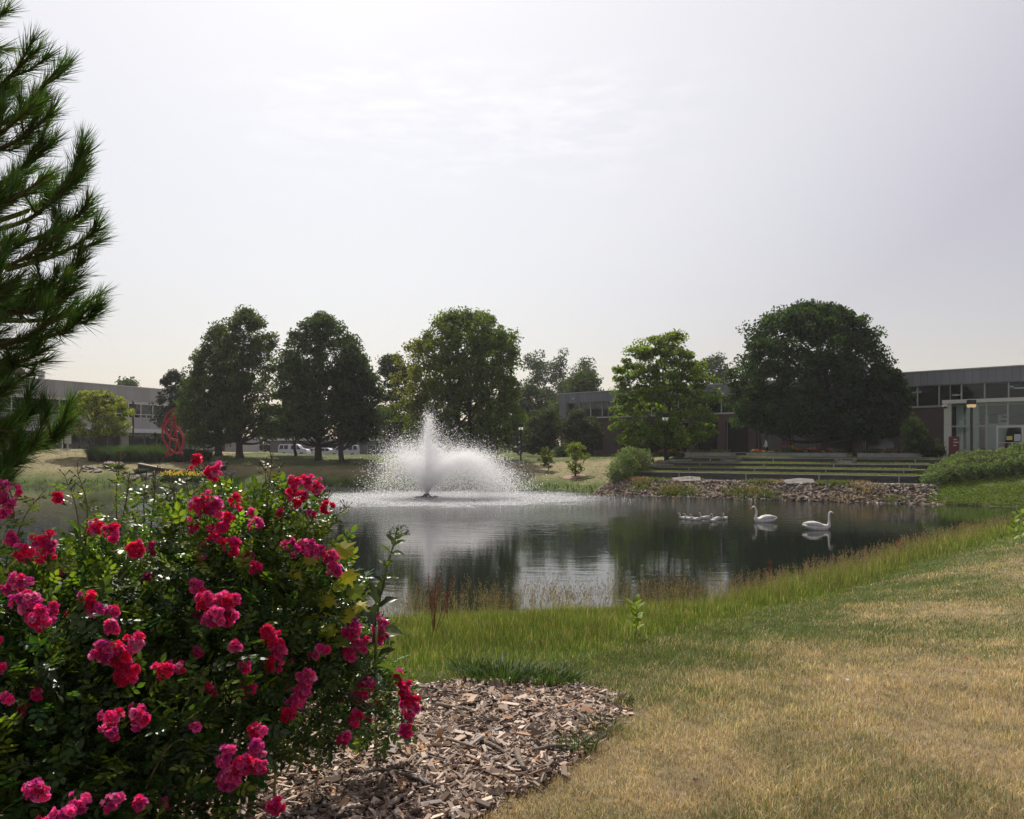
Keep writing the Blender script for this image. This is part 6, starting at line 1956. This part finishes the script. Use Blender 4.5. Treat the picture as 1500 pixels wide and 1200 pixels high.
band_('foot', [(520, 880), (560, 880), (565, 925)], 38, .4, .2)
band_('foot', [(285, 880), (285, 960)], 24, -.3, -.3)

# bed in front of the sculpture
def on_ground(P, dz=0): return np.array([P[0], P[1], float(ground_z(P[0:1], P[1:2])[0]) + dz])
wlab = empty('low_black_wall', gpt(258, 71.5), 'low black curved wall with pale top in front of the sculpture', 'wall')
ol_ = tuple(wlab.location)
pts_ = []
for px in np.linspace(204, 330, 14):
    p = gpt(px, 73.5 - 2.4 * math.sin((px - 204) / 126 * math.pi))
    pts_.append(p)
sp = np.array(pts_)
V, Fl = tube(sp + (0, 0, .12), .42, 4, flat=dict(ref=(0, 0, 1), a=.5, b=.9)); mesh_np('face', V, Fl, mat('black_granite', (0.02, 0.02, 0.022), .5), wlab, origin=ol_)
V, Fl = tube(sp + (0, 0, .44), .30, 4, flat=dict(ref=(0, 0, 1), a=.95, b=.16)); mesh_np('top', V, Fl, mat('sand_coping', (0.42, 0.36, 0.26), .9), wlab, origin=ol_)
def tuft(name, lab, cat, px, D, r, h, nb, colb, w_=.05, group=None, lean=.5, extra=None):
    b0 = gpt(px, D)
    root = empty(name, b0, lab, cat, group)
    n = nb
    a = rng.uniform(0, 6.28, n); q = r * rng.uniform(0, 1, n) ** .5
    x_, y_ = b0[0] + np.cos(a) * q, b0[1] + np.sin(a) * q
    P = np.stack([x_, y_, np.full(n, b0[2] - .02)], -1)
    blades('foliage', P, h * rng.uniform(.7, 1.1, n), np.full(n, w_), np.abs(rng.normal(lean, .2, n)), a + rng.normal(0, .4, n), np.tile([colb], (n, 1)) * rng.normal(1, .22, (n, 1)).clip(.5, 1.6), M['grass'], parent=root, origin=tuple(b0))
    if extra:
        cnt, cc_, ss, zr = extra
        a = rng.uniform(0, 6.28, cnt); q = r * 1.15 * rng.uniform(0, 1, cnt) ** .5
        P = np.stack([b0[0] + np.cos(a) * q, b0[1] + np.sin(a) * q, b0[2] + h * rng.uniform(zr[0], zr[1], cnt)], -1)
        V, Fl, C4 = scatter(PV * 1.0, PF, np.repeat(P, 4, 0), rot_from(rng.normal(0, .6, (cnt * 4, 3)) + (0, -.3, 1), rng.uniform(0, 6, cnt * 4)), np.full(cnt * 4, ss), np.repeat(np.tile([cc_], (cnt, 1)) * rng.normal(1, .12, (cnt, 1)), 4, 0))
        mesh_np('blossoms', V, Fl, M['petal'], root, C4, origin=tuple(b0))
    return root
for i, px in enumerate(np.linspace(139, 300, 15)):
    tuft('ornamental_grass', 'clump of tall green ornamental grass in the hedge-like row behind the sculpture bed', 'ornamental grass', px, 78 - (i % 2) * .8 + rng.uniform(-.4, .4),   .55, 1.75 if px < 240 else 1.35, 700, (0.060, 0.105, 0.028) if px < 245 else (0.035, .055, .02), .045, 'row of ornamental grass clumps', .30)
for i, px in enumerate(np.linspace(238, 301, 12)):
    tuft('daylily', 'yellow daylily clump in the flower bed at the foot of the sculpture', 'daylily', px, 69.5 + .4 * (i % 3) - .2, .42, .52, 190, (0.065, 0.11, .03), .045, 'yellow daylilies below the sculpture', .45, (26, (0.78, 0.70, 0.04), .075, (.85, 1.25)))
for (px, D, cc_, nm, lab) in ((161, 74, (0.62, .62, .58), 'white_flowering_shrub', 'white-flowering shrub on the stones left of the black wall'), (172, 73.5, (0.62, .62, .58), 'white_flowering_shrub', 'smaller white-flowering shrub right of the larger white one'),
                         (206, 71.5, (0.5, .03, .05), 'low_shrub', 'low dark shrub with one red bloom before the black wall'), (316, 74, (0.55, .5, .5), 'white_flowering_shrub', 'pale flowering shrub right of the daylilies under the lindens'), (324, 74.5, (0.55, .5, .5), 'white_flowering_shrub', 'pale shrub nearest the linden trunks, right of its twin')):
    tuft(nm, lab, 'shrub', px, D, .45, .55, 320, (0.05, .075, .03), .07, None, .7, (70 if cc_[1] > .1 else 3, cc_, .07, (.6, 1.05)))
# stones of the bed
k_ = 0
for (pa, pb, D, cnt) in ((121, 150, 73, 26), (180, 240, 70.5, 34), (318, 346, 72, 20)):
    for i in range(cnt):
        px = rng.uniform(pa, pb); b0 = gpt(px, D + rng.uniform(-1.2, 1.2))
        o = bpy.data.objects.new('bed_stone', rmesh[[0, 3, 4, 7, 8, 11][rng.integers(0, 6)]]); COL.objects.link(o)
        s = rng.uniform(.12, .28)
        o.location = b0 + np.array([0, 0, s * .25]); o.scale = (s * 1.2, s, s * .6); o.rotation_euler = (0, rng.uniform(-.3, .3), rng.uniform(0, 6))
        tag(o, 'pale stone edging the sculpture flower bed', 'stone', 'stones edging the sculpture bed')
b0 = hit(262, 703)
o = bpy.data.objects.new('boulder', rmesh[2]); COL.objects.link(o); o.location = pix(211, 702, 69.5); o.location[2] = float(gpt(211, 69.5)[2]) + .1; o.scale = (.36, .3, .3)
tag(o, 'small dark boulder on the far shore left of the big rose', 'boulder')

# flowers in planters and at the terrace head
def bedline(q, pa, pb, z, items):
    for (px, nm, lab, h, colb, blossom_) in items:
        u_ = (px - CX) / F; O2 = T_O + T_N * q
        a = (O2[1] * u_ - O2[0]) / (T_U[0] - T_U[1] * u_)
        c = ft.M([(a, -q, z)])[0]
        root = empty(nm, c, lab, 'flowering plant' if blossom_ else 'plant', 'plants in the planters')
        n = 130
        an_ = rng.uniform(0, 6.28, n); rr_ = .30 * rng.uniform(0, 1, n) ** .5
        P = np.stack([c[0] + np.cos(an_) * rr_, c[1] + np.sin(an_) * rr_, np.full(n, z)], -1)
        blades('foliage', P, h * rng.uniform(.6, 1.1, n), np.full(n, .06), np.abs(rng.normal(.5, .2, n)), an_, np.tile([colb], (n, 1)) * rng.normal(1, .22, (n, 1)).clip(.5, 1.6), M['grass'], parent=root, origin=tuple(c))
        if blossom_:
            cnt = 12
            an_ = rng.uniform(0, 6.28, cnt); rr_ = .3 * rng.uniform(0, 1, cnt)
            P = np.stack([c[0] + np.cos(an_) * rr_, c[1] + np.sin(an_) * rr_, z + h * rng.uniform(.8, 1.25, cnt)], -1)
            V, Fl, C4 = scatter(PV, PF, np.repeat(P, 4, 0), rot_from(rng.normal(0, .6, (cnt * 4, 3)) + (0, -.5, 1), rng.uniform(0, 6, cnt * 4)), np.full(cnt * 4, .055), np.tile([blossom_], (cnt * 4, 1)))
            mesh_np('blossoms', V, Fl, M['petal'], root, C4, origin=tuple(c))
GR = (.10, .15, .045); DG = (.045, .075, .025)
RED, YEL, ORG, PNK, LIM = (.55, .02, .03), (.62, .48, .03), (.65, .18, .02), (.62, .12, .22), (.18, .24, .05)
items = []
for px, h in ((1011, .38), (1018, .34), (1027, .30), (1047, .40), (1053, .30), (1063, .32), (1039, .22)):
    items.append((px, 'leafy_plant', 'pale green leafy plant in the left planter', h, LIM, None))
items.append((1035, 'red_flower_plant', 'small reddish flower in the left planter', .2, DG, RED))
for px, cc_, h, cn in ((1104, YEL, .25, 'yellow'), (1112, RED, .22, 'red'), (1119, YEL, .16, 'low yellow'), (1130, YEL, .14, 'low yellow'), (1145, YEL, .14, 'low yellow'), (1150, PNK, .55, 'pink'), (1156, RED, .25, 'red'), (1161, YEL, .55, 'tall yellow'), (1166, YEL, .3, 'yellow'), (1171, RED, .35, 'red'),
                       (1181, YEL, .14, 'low yellow'), (1187, ORG, .35, 'orange'), (1192, RED, .38, 'red'), (1197, RED, .25, 'red'), (1208, YEL, .14, 'low yellow'), (1215, RED, .38, 'red'), (1221, YEL, .14, 'low yellow'), (1228, DG, .2, 'dark')):
    items.append((px, 'flowering_plant', f'{cn} flowers in the middle planter', h, DG, cc_))
for px, cc_, h in ((1268, None, .25), (1278, None, .35), (1286, None, .3), (1296, ORG, .3), (1303, None, .4), (1310, ORG, .25), (1318, None, .35), (1326, YEL, .3), (1334, None, .4), (1343, None, .7), (1350, LIM, .3)):
    items.append((px, 'flowering_plant' if cc_ else 'leafy_plant', 'orange and yellow flowers among leaves in the right planter' if cc_ else 'leafy green plant in the right planter', h, GR if cc_ else DG, cc_))
bedline(9.0, 0, 0, 2.9, items)
items = []
for px, cc_, h in ((966, YEL, .4), (970, ORG, .5), (975, ORG, .55), (980, ORG, .5), (984, YEL, .5), (988, ORG, .55), (993, ORG, .4), (998, ORG, .45)):
    items.append((px, 'orange_lily', 'orange lilies at the upper left end of the terraces', h, GR, cc_))
bedline(8.3, 0, 0, 2.58, items)

# ------------------------------------------------------------------ lamps
def pond_lamp(px, D, ytop, lab, lens):
    b0 = gpt(px, D)
    root = empty('lamp_post', b0, lab, 'lamp post', 'square-headed lamp posts')
    o_ = tuple(b0)
    zt = pix(px, ytop, D)[2]
    MB().box(b0[0] - .28, b0[0] + .28, b0[1] - .28, b0[1] + .28, b0[2] - .1, b0[2] + .12).build('base', M['concrete'], root, origin=o_)
    MB().tube([b0 + (0, 0, .12), (b0[0], b0[1], zt - .62)], .085, 10).build('pole', M['black'], root, origin=o_)
    mb = MB(); mb.tube([(b0[0], b0[1], zt - .34), (b0[0], b0[1], zt)], [.33, .33], 4)
    hd = mb.build('lamp_head', M['black'], root, origin=o_)
    MB().tube([(b0[0], b0[1], zt - .62), (b0[0], b0[1], zt - .58)], [.1, .14], 8).build('collar', M['black'], root, origin=o_)
    mb = MB()
    for sx2 in (-1, 1):
        for sy2 in (-1, 1):
            mb.add(*tube([(b0[0] + sx2 * .13, b0[1] + sy2 * .13, zt - .578), (b0[0] + sx2 * .13, b0[1] + sy2 * .13, zt - .341)], [.11, .15], 4))
    mb.build('lens', lens, root, origin=o_)
    return root
pond_lamp(763, 77, 621, 'black lamp post with white lens on the far lawn right of the fountain', M['lampglass'])
pond_lamp(974, 66.5, 606, 'black lamp post in front of the bright maple', M['lampglass'])
pond_lamp(1423, 60, 586, 'black lamp post with warm amber lens in front of the glass entrance', M['lampwarm'])
b0 = gpt(195, 94); lp = empty('parking_lamp', b0, 'tall thin lamp with flat double head before the pale building', 'lamp post'); o_ = tuple(b0)
zt = pix(195, 586, 94)[2]
MB().tube([b0, (b0[0], b0[1], zt - .2)], .10, 8).build('pole', M['black'], lp, origin=o_)
for sx2 in (-1, 1):
    MB().box(b0[0] + sx2 * .40 - .33, b0[0] + sx2 * .40 + .33, b0[1] - .2, b0[1] + .2, zt - .22, zt).build('lamp_head', M['mull'], lp, origin=o_)
MB().box(b0[0] - .09, b0[0] + .09, b0[1] - .05, b0[1] + .05, zt - .30, zt - .08).build('bracket', M['black'], lp, origin=o_)

# ------------------------------------------------------------------ maroon sign
D_s = 62.0
b0 = gpt(1397.5, D_s); sg = empty('maroon_sign', b0, 'maroon upright sign with three short white lines left of the entrance', 'sign'); o_ = tuple(b0)
ta = math.atan2(T_U[1], T_U[0])
def rotb(V): 
    c_, s_ = math.cos(ta * .5), math.sin(ta * .5); V = np.asarray(V)
    return np.stack([b0[0] + V[:, 0] * c_ - V[:, 1] * s_, b0[1] + V[:, 0] * s_ + V[:, 1] * c_, V[:, 2]], -1)
zt = pix(0, 639.5, D_s)[2]
mb = MB(); mb.box(-.36, .36, -.09, .09, b0[2] - .1, zt, rotb); mb.build('panel', M['maroon'], sg, origin=o_)
for (z_, w_, sx2) in ((.24, .25, .02), (.46, .36, 0), (.70, .20, .0)):
    x_ = -.06
    while x_ < w_ - .08:
        lw = random.choice((.035, .05, .03))
        mb = MB(); mb.box(x_, x_ + lw, -.098, -.091, zt - z_ - .045, zt - z_ + .035, rotb); x_ += lw + .014
        mb.build('lettering', M['whitepanel'], sg, origin=o_)

# ------------------------------------------------------------------ cars
def car(px, D, pyt, pyb_, lab, kind, heading=0.0, paint=None, z0=None, cat='car'):
    b0 = gpt(px, D)
    if z0 is not None: b0[2] = z0
    root = empty('parked_van' if kind == 'van' else 'parked_car', b0, lab, cat, 'vehicles parked beyond the trees', rz=heading)
    if kind == 'van':
        Lc, Wd, prof = 4.6, .92, [(-2.3, .35), (-2.32, .95), (-2.1, 1.15), (-1.35, 1.25), (-.75, 1.85), (-.4, 1.93), (2.0, 1.93), (2.22, 1.75), (2.3, 1.0), (2.3, .35)]
        wins = [[(-1.25, 1.22), (-.72, 1.74), (-.62, 1.74), (-.62, 1.12), (-1.15, 1.12)], [(-.52, 1.12), (-.52, 1.76), (.25, 1.76), (.25, 1.12)], [(.75, 1.15), (.75, 1.76), (1.35, 1.76), (1.35, 1.15)], [(1.5, 1.15), (1.5, 1.76), (2.0, 1.76), (2.12, 1.15)]]
    else:
        Lc, Wd, prof = 4.5, .88, [(-2.25, .35), (-2.27, .68), (-2.05, .80), (-1.15, .92), (-.45, 1.38), (.0, 1.45), (.8, 1.42), (1.5, 1.08), (2.15, 1.0), (2.27, .75), (2.25, .35)]
        wins = [[(-.98, .95), (-.42, 1.32), (.05, 1.37), (.05, .95)], [(.13, .95), (.13, 1.37), (.76, 1.34), (1.32, 1.04), (1.3, .95)]]
    pr = np.array(prof); n = len(pr)
    tw_ = np.where(pr[:, 1] > 1.0, Wd - (pr[:, 1] - 1.0) * .22, Wd)
    V = np.concatenate([np.stack([pr[:, 0], -tw_, pr[:, 1]], -1), np.stack([pr[:, 0], tw_, pr[:, 1]], -1)])
    faces = [tuple(range(n)), tuple(range(2 * n - 1, n - 1, -1))] + [(i, n + i, n + (i + 1) % n, (i + 1) % n) for i in range(n)]
    MB().poly(V, faces).build('body', paint or M['paint'], root)
    for w_ in wins:
        for sgn in (-1, 1):
            q = np.array(w_); m_ = len(q)
            yy = lambda z, o_: sgn * (Wd - max(0, z - 1.0) * .22 + o_)
            V = [(a, yy(z, -.02), z) for a, z in q] + [(a, yy(z, .006), z) for a, z in q]
            MB().poly(V, [tuple(range(m_)), tuple(range(2 * m_ - 1, m_ - 1, -1))] + [(i, (i + 1) % m_, m_ + (i + 1) % m_, m_ + i) for i in range(m_)]).build('side_window', M['cglass'], root)
    # windscreen
    (a, z1), (c, z2) = (prof[3], prof[4])
    MB().poly([(a - .012, -Wd * .82, z1 + .02), (a - .012, Wd * .82, z1 + .02), (c - .012, Wd * .74, z2 - .03), (c - .012, -Wd * .74, z2 - .03), (a + .02, -Wd * .82, z1), (a + .02, Wd * .82, z1), (c + .02, Wd * .74, z2 - .06), (c + .02, -Wd * .74, z2 - .06)],
              [(0, 1, 2, 3), (7, 6, 5, 4), (0, 4, 5, 1), (1, 5, 6, 2), (2, 6, 7, 3), (3, 7, 4, 0)]).build('windscreen', M['cglass'], root)
    for wx in (-1.4, 1.35):
        for sgn in (-1, 1):
            wh = MB().tube([(wx, sgn * (Wd - .2), .33), (wx, sgn * (Wd + .015), .33)], .33, 18).build('wheel', M['rubber'], root)
            MB().tube([(wx, sgn * (Wd + .016), .33), (wx, sgn * (Wd + .03), .33)], .20, 14).build('rim', M['rim'], wh)
    for sgn in (-1, 1):
        MB().box(-Lc / 2 - .03, -Lc / 2 + .05, sgn * .62 - .16, sgn * .62 + .16, .62, .76).build('headlight', M['lampglass'], root)
        MB().box(Lc / 2 - .03, Lc / 2 + .04, sgn * .74 - .09, sgn * .74 + .09, .72, .95).build('tail_light', M['redlens'], root)
        MB().box(-1.0, -.82, sgn * (Wd + .01), sgn * (Wd + .16), .95, 1.08).build('mirror', paint or M['paint'], root)
    return root
car(504, 122, 0, 0, 'white panel van parked behind the trees left of the fountain', 'van', R(4), cat='van')
car(479, 123, 0, 0, 'white sedan parked left of the white van', 'sedan', R(176))
car(459, 128, 0, 0, 'white car mostly hidden by the thickest linden trunk', 'sedan', R(8))
car(431, 124, 0, 0, 'white van at the left end of the parked vehicles', 'van', R(178), cat='van')
car(776, 104, 0, 0, 'dark car parked behind the pond lamp', 'sedan', R(182), M['darkpaint'])
car(697, 108, 0, 0, 'white car seen just above the spray right of the fountain jet', 'sedan', R(10))
# grey kerb-side drive under the cars
road = MB()
xs = np.linspace(-52, 8, 40)
V = []
for x_ in xs:
    for y_ in (117.5, 119.5, 121.5, 123.5, 125.5, 127.5, 129.5):
        V.append((x_, y_, float(ground_z(np.array([x_]), np.array([y_]))[0]) + .02))
road.poly(V, [(i * 7 + j, (i + 1) * 7 + j, (i + 1) * 7 + j + 1, i * 7 + j + 1) for i in range(39) for j in range(6)])
tag(road.build('parking_road', mat('asphalt', (0.055, 0.055, 0.058), .9, vs=2)), kind='structure')

# ------------------------------------------------------------------ walking person
u_ = (1122.5 - CX) / F; O2 = T_O + T_N * 12.0
a = (O2[1] * u_ - O2[0]) / (T_U[0] - T_U[1] * u_)
pc = ft.M([(a, -12.0, 0)])[0]; pc[2] = float(ground_z(pc[0:1], pc[1:2])[0])
per = empty('person', pc, 'person in a white shirt and dark trousers walking behind the middle planter', 'person', rz=math.atan2(-T_U[1], -T_U[0]))
hgt = 1.72
sk = bpy.data.meshes.new('body')
J = dict(pel=(0, 0, .95), sp=(0.02, 0, 1.15), ch=(.03, 0, 1.38), nk=(.04, 0, 1.50), hb=(.05, 0, 1.56), hd=(.07, 0, 1.64), ht=(.06, 0, 1.72),
         ls=(.03, .18, 1.42), le=(-.10, .23, 1.15), lw=(.02, .25, .93), lh=(.05, .25, .85), rs=(.03, -.18, 1.42), re=(.10, -.23, 1.17), rw=(.28, -.2, 1.02), rh=(.35, -.19, .98),
         lp=(0, .09, .90), lk=(.24, .09, .52), la=(.20, .09, .10), lt=(.36, .09, .04), rp=(0, -.09, .90), rk=(-.05, -.09, .48), ra=(-.34, -.09, .16), rt=(-.24, -.09, .03))
rad = dict(pel=.14, sp=.13, ch=.15, nk=.055, hb=.065, hd=.10, ht=.06, ls=.06, le=.045, lw=.03, lh=.03, rs=.06, re=.045, rw=.03, rh=.03, lp=.09, lk=.06, la=.04, lt=.035, rp=.09, rk=.06, ra=.04, rt=.035)
E = [('pel', 'sp'), ('sp', 'ch'), ('ch', 'nk'), ('nk', 'hb'), ('hb', 'hd'), ('hd', 'ht'), ('ch', 'ls'), ('ls', 'le'), ('le', 'lw'), ('lw', 'lh'), ('ch', 'rs'), ('rs', 're'), ('re', 'rw'), ('rw', 'rh'), ('pel', 'lp'), ('lp', 'lk'), ('lk', 'la'), ('la', 'lt'), ('pel', 'rp'), ('rp', 'rk'), ('rk', 'ra'), ('ra', 'rt')]
ks = list(J)
def skinned(name, sub, grow, mt, parent):
    ids = [k for k in ks if k in sub]
    es = [(ids.index(a_), ids.index(b2)) for a_, b2 in E if a_ in sub and b2 in sub]
    me = bpy.data.meshes.new(name); me.from_pydata([J[k] for k in ids], es, [])
    o = bpy.data.objects.new(name, me); COL.objects.link(o)
    md_ = o.modifiers.new('skin', 'SKIN')
    for i, k in enumerate(ids):
        me.skin_vertices[0].data[i].radius = (rad[k] + grow, rad[k] + grow)
    me.skin_vertices[0].data[0].use_root = True
    o.modifiers.new('sub', 'SUBSURF').render_levels = 2
    me.materials.append(mt); o.parent = parent
    return o
def add_skin_layer(me):
    pass
_skin_ok = True
try:
    tm = bpy.data.meshes.new('t'); tm.from_pydata([(0, 0, 0), (0, 0, 1)], [(0, 1)], [])
    to = bpy.data.objects.new('t', tm); COL.objects.link(to)
    to.modifiers.new('s', 'SKIN')
    _skin_ok = len(tm.skin_vertices) > 0
    bpy.data.objects.remove(to); bpy.data.meshes.remove(tm)
except Exception:
    _skin_ok = False
if _skin_ok:
    skinned('body', set(ks), 0.0, M['skin'], per)
    skinned('shirt', {'pel', 'sp', 'ch', 'ls', 'le', 'rs', 're', 'lw', 'rw'}, .02, M['shirt'], per)
    skinned('trousers', {'pel', 'lp', 'lk', 'la', 'rp', 'rk', 'ra'}, .022, M['trousers'], per)
else:
    import bmesh
    def metab(name, sub, grow, mt):
        """one continuous surface: capsules joined with a voxel remesh"""
        mb = MB()
        for a_, b2 in E:
            if a_ in sub and b2 in sub:
                pa, pb = np.array(J[a_]), np.array(J[b2]); ra, rb_ = rad[a_] + grow, rad[b2] + grow
                ax_ = (pb - pa) / np.linalg.norm(pb - pa)
                mb.tube([pa - ax_ * ra * .8, pa - ax_ * ra * .4, pa, pb, pb + ax_ * rb_ * .4, pb + ax_ * rb_ * .8], [ra * .5, ra * .9, ra, rb_, rb_ * .9, rb_ * .5], 10)
        o = mb.build(name, mt, per)
        r = o.modifiers.new('remesh', 'REMESH'); r.mode = 'VOXEL'; r.voxel_size = .018; r.use_smooth_shade = True
        return o
    metab('body', set(ks), 0.0, M['skin']); metab('shirt', {'pel', 'sp', 'ch', 'ls', 'le', 'rs', 're', 'lw', 'rw'}, .02, M['shirt']); metab('trousers', {'pel', 'lp', 'lk', 'la', 'rp', 'rk', 'ra'}, .022, M['trousers'])
for sgn in (-1, 1):
    MB().tube([(.20 if sgn > 0 else -.38, sgn * .09, .06 if sgn > 0 else .11), (.40 if sgn > 0 else -.24, sgn * .09, .05 if sgn > 0 else .03)], [.05, .04], 8).build('shoe', M['black'], per)
MB().tube([(.03, 0, 1.60), (.04, 0, 1.66), (.05, 0, 1.73), (.06, 0, 1.765)], [.08, .112, .10, .04], 10).build('hair', M['hair'], per, smooth=True)
